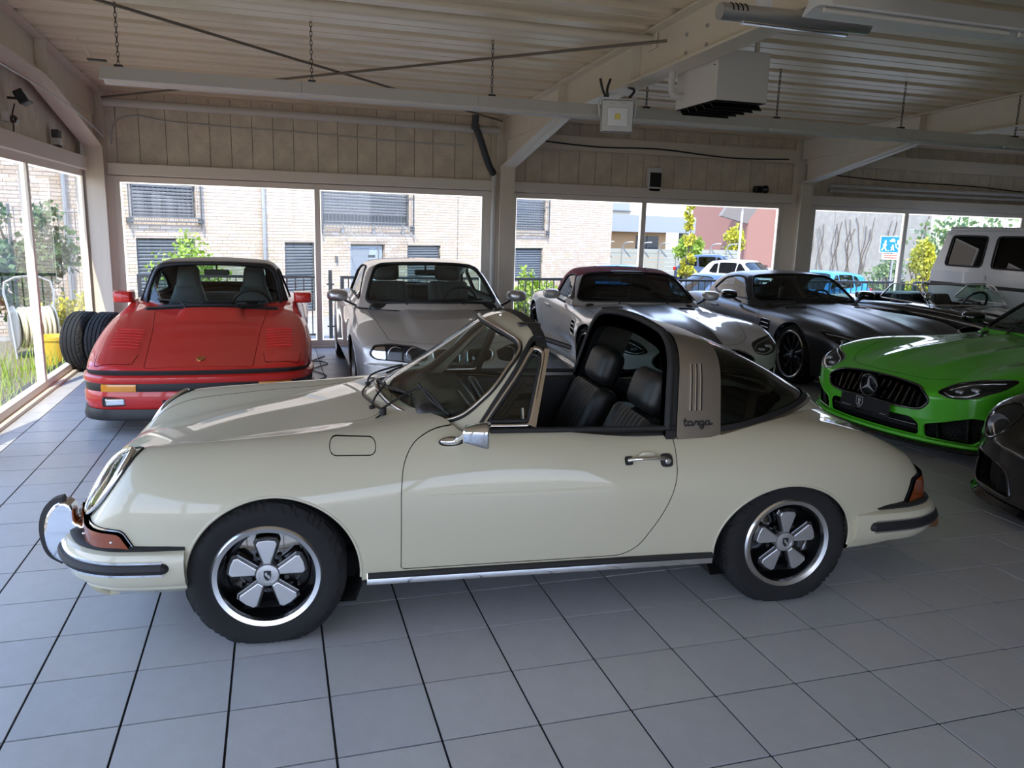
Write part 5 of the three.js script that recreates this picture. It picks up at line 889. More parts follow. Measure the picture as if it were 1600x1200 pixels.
  { const p = B.front(0.468, 0, 0.004), e = sub('emblem', car); const r = new THREE.TorusGeometry(0.086, 0.009, 8, 48); r.rotateY(Math.PI / 2); r.translate(p.x, p.y, 0); mesh('ring', r, M.gloss_black, e);
    const d = lathe([[0.082, -0.01], [0.06, -0.004], [0, 0]], 36); d.rotateY(-Math.PI / 2); d.translate(p.x + 0.006, p.y, 0); mesh('disc', d, M.gloss_black, e);
    for (const a of [90, 210, 330]) { const q = a * Math.PI / 180, s = extr([[-0.013, 0], [0.013, 0], [0, 0.08]], 0.006); s.rotateZ(q - Math.PI / 2); s.rotateY(-Math.PI / 2); s.translate(p.x - 0.002, p.y, 0); mesh('point', s, M.satin_alloy, e); } }
  // lower intakes with mesh
  const lo = sub('lower_intake', car); mesh('backing', B.panel(isLow, { off: -0.07, flange: 0 }), M.dark_inside, lo); mesh('crossbar', tube(B.line([-0.44, -0.2, 0, 0.2, 0.44].map((z) => [0.235, z]), 'front', -0.02), 0.010, 6), M.gloss_black, lo);
  for (const s of [1, -1]) {
    const it = sub('side_intake', car); mesh('backing', B.panel(isIn, { side: s, off: -0.06, flange: 0 }), M.dark_inside, it);
    const gs = []; for (let r = 0; r < 9; r++) for (let c = 0; c < 13; c++) { const y = 0.165 + r * 0.025, z = 0.52 + (c + (r % 2) * 0.5) * 0.030; if (iP(y, z) > -0.012) continue; const p = B.front(y, z * s, -0.035), t = new THREE.TorusGeometry(0.0155, 0.003, 4, 6); t.rotateY(Math.PI / 2); t.translate(p.x, p.y, p.z); gs.push(t); }
    const hm = mesh('mesh_insert', merge(gs), M.black_trim, it); hm.userData.kind = 'stuff';
    for (const z of [0.60, 0.78]) { const a = B.front(0.165, z * s, -0.02), b = B.front(z > 0.7 ? 0.355 : 0.285, z * s, -0.02); mesh('vane', bar(a, b, 0.014, 0.04, V(1, 0, 0)), M.gloss_black, it); }
    mesh('surround', tube(B.line(ip.map(([y, z]) => [y, z * s]), 'front', 0.0), 0.009, 8, true, 80), P, it);
    // headlamp
    const h = sub('headlamp', car); mesh('bowl', B.panel(isLamp, { side: s, off: -0.045, flange: 0 }), M.black_trim, h);
    mesh('frame', tube(B.line(lampPts.map(([y, z]) => [y, z * s]), 'front', -0.002), 0.006, 6, true, 80), M.gloss_black, h);
    const drl = [[0.535, 0.575], [0.512, 0.66], [0.528, 0.76], [0.56, 0.80]]; mesh('daylight_strip', tube(drl.map(([y, z]) => B.front(y, z * s, -0.018)), 0.009, 8), M.reflector, h);
    const drl2 = [[0.555, 0.585], [0.59, 0.64], [0.622, 0.74], [0.642, 0.86]]; mesh('upper_strip', tube(drl2.map(([y, z]) => B.front(y, z * s, -0.018)), 0.007, 8), M.reflector, h);
    for (const [y, z] of [[0.560, 0.66], [0.588, 0.755]]) { const p = B.front(y, z * s, -0.030), b = rbox(-0.02, 0.02, -0.018, 0.018, -0.032, 0.032, 0.012); b.translate(p.x, p.y, p.z); mesh('projector', b, M.satin_alloy, h); const l = new THREE.SphereGeometry(0.018, 12, 8); l.translate(p.x - 0.014, p.y, p.z); mesh('projector_lens', l, M.clear_lens, h); }
    mesh('cover', B.panel(isLamp, { side: s, off: -0.001, flange: 0 }), M.clear_lens, h);
    // fender vent
    const v = sub('fender_vent', car); mesh('backing', B.panel(isVent, { side: s, off: -0.05, flange: 0 }), M.dark_inside, v); mesh('frame', tube(B.line(vent, 'side', 0, s), 0.006, 6, true, 50), kind === 'roadster' ? P : M.gloss_black, v);
    for (const y of [0.56, 0.61]) mesh('fin', tube([[-0.80, y], [-0.70, y + 0.004], [-0.60, y + 0.006]].map(([a, b]) => B.side(a, b, -0.004, s)), 0.009, 6), kind === 'roadster' ? M.satin_alloy : M.gloss_black, v);
    // door handle
    const dh = sub('door_handle', car); mesh('grip', tube([[0.52, 0.70], [0.60, 0.705], [0.70, 0.705]].map(([a, b]) => B.side(a, b, 0.010, s)), 0.012, 8), P, dh);
    mesh('sill_blade', planSweep(s > 0 ? [[0.93, 0.955], [0, 0.915], [-0.92, 0.955]] : [[-0.92, -0.955], [0, -0.915], [0.93, -0.955]], 0, [[-0.08, 0.125], [0.03, 0.13], [0.03, 0.145], [-0.08, 0.19]]), M.gloss_black, car);
  }
  // front splitter with body-coloured lip
  const sp = curve2(B.line([0.90, 0.84, 0.7, 0.5, 0.25, 0, -0.25, -0.5, -0.7, -0.84, -0.90].map((z) => [0.20, z]), 'front', 0).map((p) => [p.x, p.z]), 60);
  mesh('front_lip', planSweep(sp, 0, [[-0.06, 0.118], [0.020, 0.122], [0.034, 0.134], [0.028, 0.152], [-0.06, 0.160]]), P, car);
  mesh('splitter', planSweep(sp, 0, [[-0.10, 0.085], [0.045, 0.09], [0.050, 0.10], [0.03, 0.118], [-0.10, 0.118]]), M.gloss_black, car);
  { const pl = sub('number_plate', car), p = B.front(0.335, 0, 0.012); mesh('plate', rbox(p.x - 0.016, p.x - 0.004, 0.262, 0.372, -0.26, 0.26, 0.006), M.black_trim, pl);
    if (kind === 'green') { const g = extr([[-0.036, 0.044], [0.036, 0.044], [0.036, -0.01], [0.02, -0.036], [0, -0.05], [-0.02, -0.036], [-0.036, -0.01]], 0.002); g.rotateY(-Math.PI / 2); g.translate(p.x - 0.0165, 0.324, -0.05); mesh('shield_print', g, M.satin_alloy, pl); const i = extr([[-0.03, 0.038], [0.03, 0.038], [0.03, -0.008], [0.016, -0.03], [0, -0.042], [-0.016, -0.03], [-0.03, -0.008]], 0.002); i.rotateY(-Math.PI / 2); i.translate(p.x - 0.0175, 0.324, -0.05); mesh('shield_field', i, M.black_trim, pl);
      const hs = extr([[-0.012, -0.03], [0.014, -0.03], [0.006, -0.005], [0.020, 0.012], [0.012, 0.024], [-0.004, 0.03], [-0.018, 0.018], [-0.010, -0.002]], 0.0015); hs.rotateY(-Math.PI / 2); hs.translate(p.x - 0.0185, 0.326, -0.05); mesh('horse_print', hs, M.satin_alloy, pl);
      for (const [z, w] of [[-0.19, 0.05], [0.20, 0.03]]) mesh('small_print', box(p.x - 0.0168, p.x - 0.015, 0.272, 0.276, z - w, z + w), M.satin_alloy, pl); } }
  for (const s of [1, -1]) mesh('hood_vent', tube(B.line([[-0.62, 0.34 * s], [-0.56, 0.44 * s], [-0.52, 0.56 * s]], 'top', 0.003), 0.014, 6), M.black_trim, car);
  wingMirror(car, 0.10, 0.885, 0.965, kind === 'roadster' ? P : M.gloss_black, { w: 0.20, h: 0.12, d: 0.13 });
  wipers(car, G, [[0.850, 0.56, 0.855, -0.02, -0.36, 0.3], [0.850, -0.02, 0.855, -0.56, -0.36, -0.3]]);
  cabin(car, { x0: -0.3, x1: 1.3, zw: 0.70, floor: 0.20, dashX: 0.16, dashY: 0.80, seatX: 0.62, seatY: 0.17, seatZ: 0.37, wheelX: 0.24, wheelY: 0.78, wheelZ: 0.37, h: 0.60, lean: 0.32 });
  { const mi = sub('interior_mirror', car); mesh('housing', rbox(0.20, 0.225, 1.02, 1.075, -0.12, 0.12, 0.018), M.black_trim, mi); mesh('stem', cyl(V(0.21, 1.06, 0), V(0.25, 1.14, 0), 0.01, 8), M.black_trim, mi); }
  return { B, G };
}
buildGT(thing('green_grand_tourer', 'bright green long-hood sports coupe with vertical bar grille', 'car', [6.745, 0, -2.401], 0.064), M.green_paint, 'green');
buildGT(thing('matt_grey_grand_tourer', 'matt dark grey long-hood sports coupe with silver-ringed black wheels', 'car', [6.511, 0, -5.858], 1.502), M.matt_grey_paint, 'grey');
{ const car = thing('silver_roadster', 'silver white sports roadster with closed red cloth roof', 'car', [4.053, 0, -5.80], 1.448), { B, G } = buildGT(car, M.silver_white_paint, 'roadster');
  // two dark film strips on the windscreen header and seams across the cloth roof
  for (const z of [0, 0.30, -0.30]) mesh('roof_seam', tube([0.45, 0.6, 0.8, 1.0, 1.2].map((x) => G.top(x, z, 0.001)), 0.004, 5), M.red_cloth, car);
  mesh('header_trim', G.panel((x, y, z) => Math.max(Math.abs(z) - 0.20, x - 0.40, 0.20 - x, 1.128 - y), { off: 0.004, thick: 0.004 }), M.black_trim, car);
  mesh('hood_stripe', B.panel((x, y, z) => Math.max(Math.abs(z) - 0.25, x + 0.44, -2.03 - x, 0.55 - y), { off: 0.0015, thick: 0.001 }), M.stripe_dark, car).userData.label = 'dark stripe along the hood'; }
// ---------------------------------------------------------------- white off-roader, built from pressed panels
function buildOffroader() {
  const car = thing('white_offroader', 'tall white boxy off-road vehicle with black side strip', 'car', [10.43, 0, -4.75], Math.PI / 2), P = M.white_paint, W = 0.83;
  // side wall in (x, y) with window holes; slightly leaning in above the belt line
  const sideWall = (s) => {
    const hole = (h) => new THREE.Path(roundPoly(h, 0.05, 4).map(([x, y]) => new THREE.Vector2(x, y)));
    const sh = new THREE.Shape(roundPoly([[-0.62, 1.20, 0.02], [-0.30, 1.78, 0.04], [1.995, 1.78, 0.05], [2.155, 1.20, 0.02]], 0.03, 4).map(([x, y]) => new THREE.Vector2(x, y)));
    for (const h of wins) sh.holes.push(hole(h));
    const g = new THREE.ExtrudeGeometry(sh, { depth: 0.03, bevelEnabled: true, bevelSize: 0.006, bevelThickness: 0.006, bevelSegments: 2, curveSegments: 6 }); lean(g); g.translate(0, 0, W - 0.03); return s > 0 ? g : mirrorZ(g);
  };
  const lean = (g) => { const p = g.attributes.position; for (let i = 0; i < p.count; i++) p.setZ(i, p.getZ(i) - 0.16 * Math.max(0, p.getY(i) - 1.2)); g.computeVertexNormals(); return g; };
  const wins = [[[1.28, 1.285], [1.93, 1.285], [1.90, 1.72], [1.28, 1.72]], [[0.22, 1.28], [1.12, 1.28], [1.12, 1.72], [0.22, 1.72]], [[-0.52, 1.28], [0.10, 1.28], [0.10, 1.72], [-0.27, 1.72]]];
  for (const s of [1, -1]) {
    mesh('upper_side', sideWall(s), P, car);
    for (const w of wins) { const pn = extr(roundPoly(w, 0.05, 4), 0.006); lean(pn); pn.translate(0, 0, W - 0.022); mesh('side_window', s > 0 ? pn : mirrorZ(pn), M.dark_glass, car);
      const pts = roundPoly(w, 0.05, 4).map(([x, y]) => V(x, y, s * (W + 0.004 - 0.16 * (y - 1.2)))); mesh('window_rubber', tube(pts, 0.014, 6, true, 60), M.rubber, car); }
    // lower side panels: front fender, doors, rear quarter
    for (const [a, b, nm] of [[-2.15, -0.66, 'front_fender'], [-0.65, 0.16, 'door'], [0.17, 1.195, 'door'], [1.205, 2.16, 'rear_quarter']]) {
      const up = nm === 'front_fender' ? 1.10 : 1.198, cut = nm === 'front_fender' ? arc(-1.42, 0.40, 0.42, 0.42, 180, 0, 20) : nm === 'rear_quarter' ? arc(1.42, 0.40, 0.40, 0.42, 180, 0, 20).filter(([x]) => x > a + 0.002) : null;
      const pts = cut ? [[a, up], [a, 0.46], ...cut.map(([x, y]) => [Math.max(a + 0.001, Math.min(b - 0.001, x)), Math.max(0.46, y)]), [b, 0.46], [b, up]] : [[a, up], [a, 0.46], [b, 0.46], [b, up]];
      const g = extr(pts, 0.03, 0.005); g.translate(0, 0, W - 0.03); mesh(nm, s > 0 ? g : mirrorZ(g), P, car);
      if (nm === 'door') { const h = sub('door_handle', car), hx = b - 0.16; mesh('grip', rbox(hx - 0.085, hx + 0.085, 1.005, 1.035, s * (W + 0.012) - 0.012, s * (W + 0.012) + 0.014, 0.008), M.black_trim, h); mesh('button', cyl(V(hx + 0.06, 1.02, s * W), V(hx + 0.06, 1.02, s * (W + 0.04)), 0.014, 10), M.chrome, h); }
      mesh('side_strip', rbox(a + 0.012, b - 0.012, 0.985, 1.035, s * W - 0.01, s * W + 0.016, 0.008), M.black_trim, car).visible = true;
    }
    mesh('rain_gutter', tube([V(-0.33, 1.785, s * (W - 0.085)), V(0.8, 1.79, s * (W - 0.085)), V(2.0, 1.785, s * (W - 0.085))], 0.016, 6), P, car);
    mesh('hinge', cyl(V(1.17, 1.10, s * (W + 0.012)), V(1.17, 1.17, s * (W + 0.012)), 0.014, 8), P, car);
    wheel(car, -1.42, 0.36, 0.80 * s, { R: 0.37, w: 0.24, rim: 0.215, style: 'silver', flat: 0.36 }); wheel(car, 1.42, 0.36, 0.80 * s, { R: 0.37, w: 0.24, rim: 0.215, style: 'silver', flat: 0.36 });
  }
  { const g = rbox(-0.36, 2.02, 1.775, 1.855, -W + 0.10, W - 0.10, 0.045, 4); mesh('roof', g, P, car); }
  mesh('belt_floor', rbox(-2.1, 2.1, 0.42, 0.50, -0.78, 0.78, 0.02), M.dark_inside, car);
  mesh('hood', rbox(-2.12, -0.62, 1.06, 1.14, -0.74, 0.74, 0.03), P, car);
  { const g = extr([[-0.62, 1.20], [-0.30, 1.76], [-0.26, 1.76], [-0.58, 1.20]], 1.42); g.translate(0, 0, -0.71); mesh('windscreen', g, M.dark_glass, car); }
  { const g = extr(roundPoly([[2.07, 0.46], [2.16, 0.46], [2.16, 1.20], [2.04, 1.78], [1.98, 1.78], [2.07, 1.2]], 0.02), 1.48); g.translate(0, 0, -0.74); mesh('rear_wall', g, P, car); const w = extr([[2.158, 1.27], [2.17, 1.27], [2.085, 1.70], [2.07, 1.70]], 1.1); w.translate(0, 0, -0.55); mesh('rear_window', w, M.gloss_black, car); }
  mesh('grille', rbox(-2.17, -2.10, 0.72, 1.0, -0.5, 0.5, 0.02), M.black_trim, car);
  for (const [x, s] of [[0.0, 1], [0.0, -1]]) seat(car, x, 0.70, 0.38 * s, M.leather, { head: 'one', lean: 0.2, h: 0.5 });
  mesh('rear_bench', rbox(0.95, 1.15, 0.70, 1.38, -0.62, 0.62, 0.06, 3), M.leather, car);
}
buildOffroader();
// ---------------------------------------------------------------- black open classic
function buildClassic() {
  const car = thing('black_classic_roadster', 'black open classic roadster with chrome windscreen frame', 'car', [8.62, 0, -5.58], Math.PI / 2), P = M.black_paint;
  const hood = spl([[-2.1, 0.60], [-1.8, 0.70], [-1.3, 0.77], [-0.7, 0.81], [-0.3, 0.83]]), plan = spl([[-2.1, 0.62], [-1.8, 0.74], [-1.2, 0.80], [0, 0.80], [1.2, 0.80], [1.7, 0.70], [1.95, 0.55]]);
  const top = (x, a) => smax((x < 0 ? hood(x) : 0.83 - 0.02 * x) - 0.12 * a * a, 0.80 - 0.05 * (x + 0.3) ** 2 * (x < -0.3 ? 0.8 : 0.3) - 1.1 * (a - 0.66) ** 2, 0.05);
  const ck = poly(roundPoly([[-0.42, -0.62], [0.72, -0.64], [0.72, 0.64], [-0.42, 0.62]], 0.08, 4)), isCk = (x, y, z) => Math.max(ck(x, z), 0.6 - y);
  const { B } = makeCar(car, { P, plan, top, x0: -1.6, x1: 1.4, ys: 0.42, kts: 0.10, front: (y, a) => -2.0 + 0.35 * a * a, rear: (y, a) => 1.95 - 0.3 * a * a, bot: () => 0.2, arches: [[-1.2, 0.30, 0.35], [1.2, 0.30, 0.34]], hood: roundPoly([[-1.9, -0.4], [-0.6, -0.55], [-0.6, 0.55], [-1.9, 0.4]], 0.08), hoodY: 0.5, doors: [roundPoly([[-0.45, 0.27], [-0.45, 0.95], [0.5, 0.95], [0.5, 0.27]], 0.04)], res: 0.8, holes: [isCk],
    wheels: [[-1.2, 0.30, 0.31, 0.18, 0.19, 'silver', 0.77], [1.2, 0.30, 0.31, 0.18, 0.19, 'silver', 0.77]], cuts: ({ add }) => add(null, isCk, null, { gap: 0 }) });
  const fr = sub('windscreen', car), c0 = (z) => -0.52 + 0.35 * z * z, c1 = (z) => -0.14 + 0.22 * z * z;
  { const pos = [], idx = []; for (let i = 0; i <= 16; i++) { const z = -0.60 + 1.2 * i / 16; pos.push(c0(z), 0.82, z, c1(z * 0.9), 1.075, z * 0.88); } for (let i = 0; i < 16; i++) { const a = 2 * i; idx.push(a, a + 2, a + 1, a + 1, a + 2, a + 3); } const g = new THREE.BufferGeometry(); g.setAttribute('position', new THREE.Float32BufferAttribute(pos, 3)); g.setIndex(idx); g.computeVertexNormals(); mesh('pane', g, M.car_glass, fr);
    const zz = Array.from({ length: 13 }, (_, i) => -0.6 + 0.1 * i); mesh('frame', tube([...zz.map((z) => V(c0(z), 0.825, z)), ...zz.slice().reverse().map((z) => V(c1(z * 0.9), 1.078, z * 0.88))], 0.013, 8, true, 120), M.chrome, fr); }
  for (const s of [1, -1]) { const w = sub('door_window', car), q = [[-0.36, 0.83], [-0.10, 1.06], [0.30, 1.055], [0.52, 0.85]]; const g = extr(roundPoly(q, 0.03, 3), 0.004); g.translate(0, 0, 0.655 * s); mesh('pane', g, M.car_glass, w); mesh('frame', tube(roundPoly(q, 0.03, 3).map(([x, y]) => V(x, y, 0.657 * s)), 0.010, 6, true, 60), M.chrome, w); }
  for (const s of [1, -1]) seat(car, 0.22, 0.22, 0.33 * s, M.leather, { head: 'none', lean: 0.3, h: 0.5 });
  mesh('cabin_floor', rbox(-0.5, 0.8, 0.18, 0.24, -0.62, 0.62, 0.02), M.dark_inside, car); mesh('dashboard', rbox(-0.50, -0.28, 0.66, 0.81, -0.6, 0.6, 0.05), P, car); steering(car, -0.12, 0.80, 0.33, 0.20);
  { const g = cushion(1.2, 0.12, 0.34, 0.055, 0); g.translate(0.95, 0.83, 0); mesh('folded_hood_cover', g, M.leather, car); }
  mesh('belt_trim', tube([[-1.5, 0.70], [-0.8, 0.75], [0, 0.775], [0.9, 0.775]].map(([x, y]) => B.side(x, y, 0.003, -1)), 0.007, 6), M.chrome, car);
  { const h = sub('fender_mirror', car); mesh('stalk', cyl(V(-0.40, 0.80, -0.68), V(-0.38, 0.90, -0.72), 0.008, 8), M.chrome, h); const g = new THREE.SphereGeometry(0.05, 16, 10); g.scale(0.5, 1, 1); g.translate(-0.38, 0.925, -0.72); mesh('shell', g, M.chrome, h); }
}
buildClassic();
// ---------------------------------------------------------------- black sports car at the edge of the view
function buildBlack() {
  const car = thing('black_sports_car', 'glossy black sports car showing its rounded nose beside the green car', 'car', [6.12, 0, -0.14], 0.03), P = M.black_paint;
  const hood = spl([[-2.25, 0.42], [-2.05, 0.53], [-1.8, 0.60], [-1.4, 0.68], [-1.0, 0.75], [-0.6, 0.82]]), crown = spl([[-2.25, 0.40], [-2.0, 0.56], [-1.75, 0.68], [-1.4, 0.745], [-1, 0.76], [0, 0.80], [1.2, 0.84], [1.9, 0.65]]), plan = spl([[-2.25, 0.66], [-2.05, 0.80], [-1.8, 0.875], [-1.3, 0.92], [-0.5, 0.90], [0.3, 0.90], [1.2, 0.94], [1.7, 0.88], [2.0, 0.76]]);
  const top = (x, a) => { const w = sst(-0.3, 0.4, x); return smax(hood(x) - 0.1 * a * a, crown(x) - 1.5 * (a - 0.66) ** 2, 0.06) * (1 - w) + w * (crown(x) + 0.04 - 0.2 * a * a); };
  const lampPts = circ(0.565, 0.665, 0.105, 0.115, 36), lampP = poly(lampPts), isLamp = (x, y, z) => Math.max(lampP(y, z), x + 1.5);
  const ip = roundPoly([[0.16, 0.36], [0.15, 0.76, 0.04], [0.27, 0.86, 0.05], [0.36, 0.80, 0.05], [0.33, 0.42, 0.05]], 0.03, 4), iP = poly(ip), isIn = (x, y, z) => Math.max(iP(y, z), x + 1.6);
  const wsHalf = [[0.86, 0], [0.85, 0.3], [0.83, 0.6], [0.85, 0.66], [1.0, 0.61], [1.12, 0.55], [1.17, 0.48], [1.19, 0.2], [1.195, 0]];
  const { B, G } = makeCar(car, { P, plan, top, x0: -1.65, x1: 1.4, ys: 0.40, kts: 0.09, kf: 0.08, front: (y, a) => -2.17 + 0.28 * a * a + 0.22 * a ** 4 + 0.30 * Math.max(0, y - 0.45), rear: (y, a) => 2.0 - 0.25 * a * a, bot: () => 0.12, arches: [[-1.22, 0.32, 0.37], [1.22, 0.32, 0.375]], hood: roundPoly([[-1.95, -0.36, 0.1], [-0.7, -0.6], [-0.7, 0.6], [-1.95, 0.36, 0.1]], 0.08), hoodY: 0.45, doors: [roundPoly([[-0.6, 0.25], [-0.6, 0.95], [0.6, 0.95], [0.5, 0.25]], 0.06)], holes: [isIn],
    wheels: [[-1.22, 0.325, 0.335, 0.235, 0.255, 'dark', 0.905], [1.22, 0.325, 0.335, 0.295, 0.255, 'dark', 0.925]],
    glass: { yb: 0.84, y0: 0.66, x0: 0.05, x1: 0.8, tum: 0.42, roof: spl([[-0.4, 1.18], [0, 1.215], [0.35, 1.225], [0.8, 1.14], [1.3, 0.95], [1.6, 0.82]]), belt: spl([[-0.6, 0.74], [0.5, 0.75], [1.2, 0.6], [1.6, 0.4]]), front: (y, a) => -0.78 + (y - 0.86) * 1.75 + a * a * 0.6, rear: () => 1.9, ws: symLoop(wsHalf), wsX: 0.2, sides: [roundPoly([[-0.36, 0.86], [0.75, 0.88], [0.5, 1.12, 0.08], [0.05, 1.14, 0.06]], 0.04, 4)], gm: M.dark_glass },
    cuts: ({ add }) => { add(null, isLamp, null, { gap: 0 }); add(null, isIn, null, { gap: 0 }); } });
  for (const s of [1, -1]) { const h = sub('headlamp', car); mesh('bowl', B.panel(isLamp, { side: s, off: -0.05, flange: 0 }), M.black_trim, h); mesh('ring', tube(B.line(lampPts.map(([y, z]) => [y, z * s]), 'front', 0.0), 0.007, 8, true, 60), M.gloss_black, h); const p = B.front(0.56, 0.66 * s, -0.045), r = lathe([[0.075, 0.03], [0.06, 0], [0, -0.02]], 24); r.rotateY(-Math.PI / 2); r.translate(p.x, p.y, p.z); mesh('reflector', r, M.satin_alloy, h); mesh('cover', B.panel(isLamp, { side: s, off: 0, flange: 0 }), M.clear_lens, h);
    const it = sub('side_intake', car); mesh('backing', B.panel(isIn, { side: s, off: -0.08, flange: 0 }), M.dark_inside, it); mesh('surround', tube(B.line(ip.map(([y, z]) => [y, z * s]), 'front', 0.0), 0.008, 8, true, 60), P, it);  }
  const sp = curve2(B.line([0.84, 0.7, 0.4, 0, -0.4, -0.7, -0.84].map((z) => [0.17, z]), 'front', 0).map((p) => [p.x, p.z]), 40); mesh('front_lip', planSweep(sp, 0, [[-0.08, 0.075], [0.025, 0.08], [0.03, 0.095], [0.0, 0.125], [-0.08, 0.13]]), M.gloss_black, car);
  wingMirror(car, -0.32, 0.92, 0.90, P, { w: 0.2, h: 0.12, d: 0.12 });
  cabin(car, { x0: -0.6, x1: 1.0, zw: 0.66, floor: 0.22, dashX: -0.25, dashY: 0.83, seatX: 0.2, seatY: 0.2, seatZ: 0.35, wheelX: -0.15, wheelY: 0.8, wheelZ: 0.35, h: 0.6 });
}
buildBlack();
// ---------------------------------------------------------------- outside: terrace, street, railing
mat('paving', C3(0.40, 0.37, 0.33), 0.85, 0, { map: texAsphalt });
mat('asphalt', C3(0.30, 0.29, 0.275), 0.9, 0, { map: texAsphalt });
mat('lawn_soil', C3(0.16, 0.13, 0.08), 0.95);
mat('mortar', C3(0.36, 0.30, 0.25), 0.9);
const brickMats = [[0.47, 0.375, 0.295], [0.49, 0.40, 0.325], [0.44, 0.345, 0.27], [0.51, 0.425, 0.355], [0.46, 0.365, 0.27]].map((c, i) => mat('facade_brick_' + i, C3(...c), 0.85));
mat('render_cream', C3(0.52, 0.46, 0.36), 0.9); mat('render_grey', C3(0.24, 0.26, 0.285), 0.8); mat('concrete', C3(0.42, 0.39, 0.345), 0.9, 0, { map: texPlaster });
mat('anthracite', C3(0.075, 0.078, 0.082), 0.5); mat('rail_grey', C3(0.17, 0.175, 0.18), 0.45, 0.4); mat('blind_alu', C3(0.42, 0.42, 0.43), 0.4, 0.4); mat('door_blue_grey', C3(0.33, 0.38, 0.42), 0.5); mat('house_brick', C3(0.25, 0.125, 0.10), 0.9); mat('orange_brick', C3(0.50, 0.31, 0.16), 0.9); mat('roof_tile_dark', C3(0.15, 0.13, 0.12), 0.8); mat('window_dark', C3(0.05, 0.06, 0.07), 0.08); mat('timber_grey', C3(0.27, 0.275, 0.25), 0.85); mat('bark', C3(0.12, 0.085, 0.06), 0.9); mat('zinc', C3(0.36, 0.37, 0.38), 0.4, 0.6); mat('sign_blue', C3(0.0, 0.16, 0.56), 0.5); mat('sign_white', C3(0.8, 0.8, 0.8), 0.5); mat('sign_red', C3(0.72, 0.12, 0.08), 0.5); mat('hose_cream', C3(0.60, 0.56, 0.42), 0.6); mat('yellow_plastic', C3(0.75, 0.47, 0.05), 0.45);
const leafMats = { fresh: [[0.23, 0.36, 0.03], [0.32, 0.44, 0.05]], yellow: [[0.55, 0.50, 0.02], [0.42, 0.42, 0.03]], deep: [[0.055, 0.12, 0.03], [0.09, 0.17, 0.045]], grey: [[0.14, 0.22, 0.09], [0.20, 0.28, 0.10]] };
for (const k in leafMats) leafMats[k] = leafMats[k].map((c, i) => mat('leaf_' + k + i, C3(...c), 0.7, 0, { transmission: 0.35, thickness: 0, side: THREE.DoubleSide }));
struct('terrace_paving', uvbox(-2.4, 40, -0.30, -0.06, -9.3, ZB - 0.10), M.paving, 'grey paving outside the rear windows');
struct('street', uvbox(-40, 90, -1.2, -0.95, -110, -9.3), M.asphalt, 'light grey street behind the showroom');
struct('garden_ground', uvbox(-30, XL - 0.10, -0.30, -0.08, -9.3, 40), M.lawn_soil, 'garden soil beside the showroom');
struct('forecourt', uvbox(XL - 0.1, 60, -0.30, -0.06, ZF + 0.25, 40), M.paving, 'paved forecourt before the showroom');

function railing(x0, x1, z, label) {
  const t = thing('steel_railing', label, 'railing', [x0, -0.06, z], 0, 'grey bar railings outside the rear windows'), L = x1 - x0;
  mesh('top_rail', rbox(0, L, 0.93, 0.97, -0.02, 0.02, 0.006), M.rail_grey, t); mesh('bottom_rail', rbox(0, L, 0.12, 0.15, -0.015, 0.015, 0.005), M.rail_grey, t);
  const g = new THREE.BoxGeometry(0.014, 0.78, 0.014); g.translate(0, 0.54, 0); const n = Math.round(L / 0.115); for (let i = 1; i < n; i++) mesh('bar', g, M.rail_grey, t).position.x = L * i / n;
  for (const x of [0.025, L - 0.025]) mesh('post', rbox(x - 0.025, x + 0.025, 0, 0.95, -0.025, 0.025, 0.004), M.rail_grey, t);
}
railing(-1.9, 0.46, -8.48, 'grey steel bar railing behind the red car'); railing(0.74, 3.0, -8.48, 'grey steel bar railing behind the silver coupe'); railing(3.05, 7.5, -8.48, 'grey steel bar railing behind the silver roadster'); railing(7.55, 10.6, -8.48, 'grey steel bar railing behind the matt grey coupe'); railing(10.8, 14.5, -8.48, 'grey steel bar railing behind the white off-roader');
{ const t = thing('gate_post', 'single grey gate post between two railings', 'post', [0.60, -0.06, -8.48]); mesh('post', rbox(-0.025, 0.025, 0, 1.05, -0.025, 0.025, 0.004), M.rail_grey, t); for (const y of [0.25, 0.85]) mesh('hinge', cyl(V(-0.05, y, 0), V(0.05, y, 0), 0.012, 8), M.rail_grey, t); }

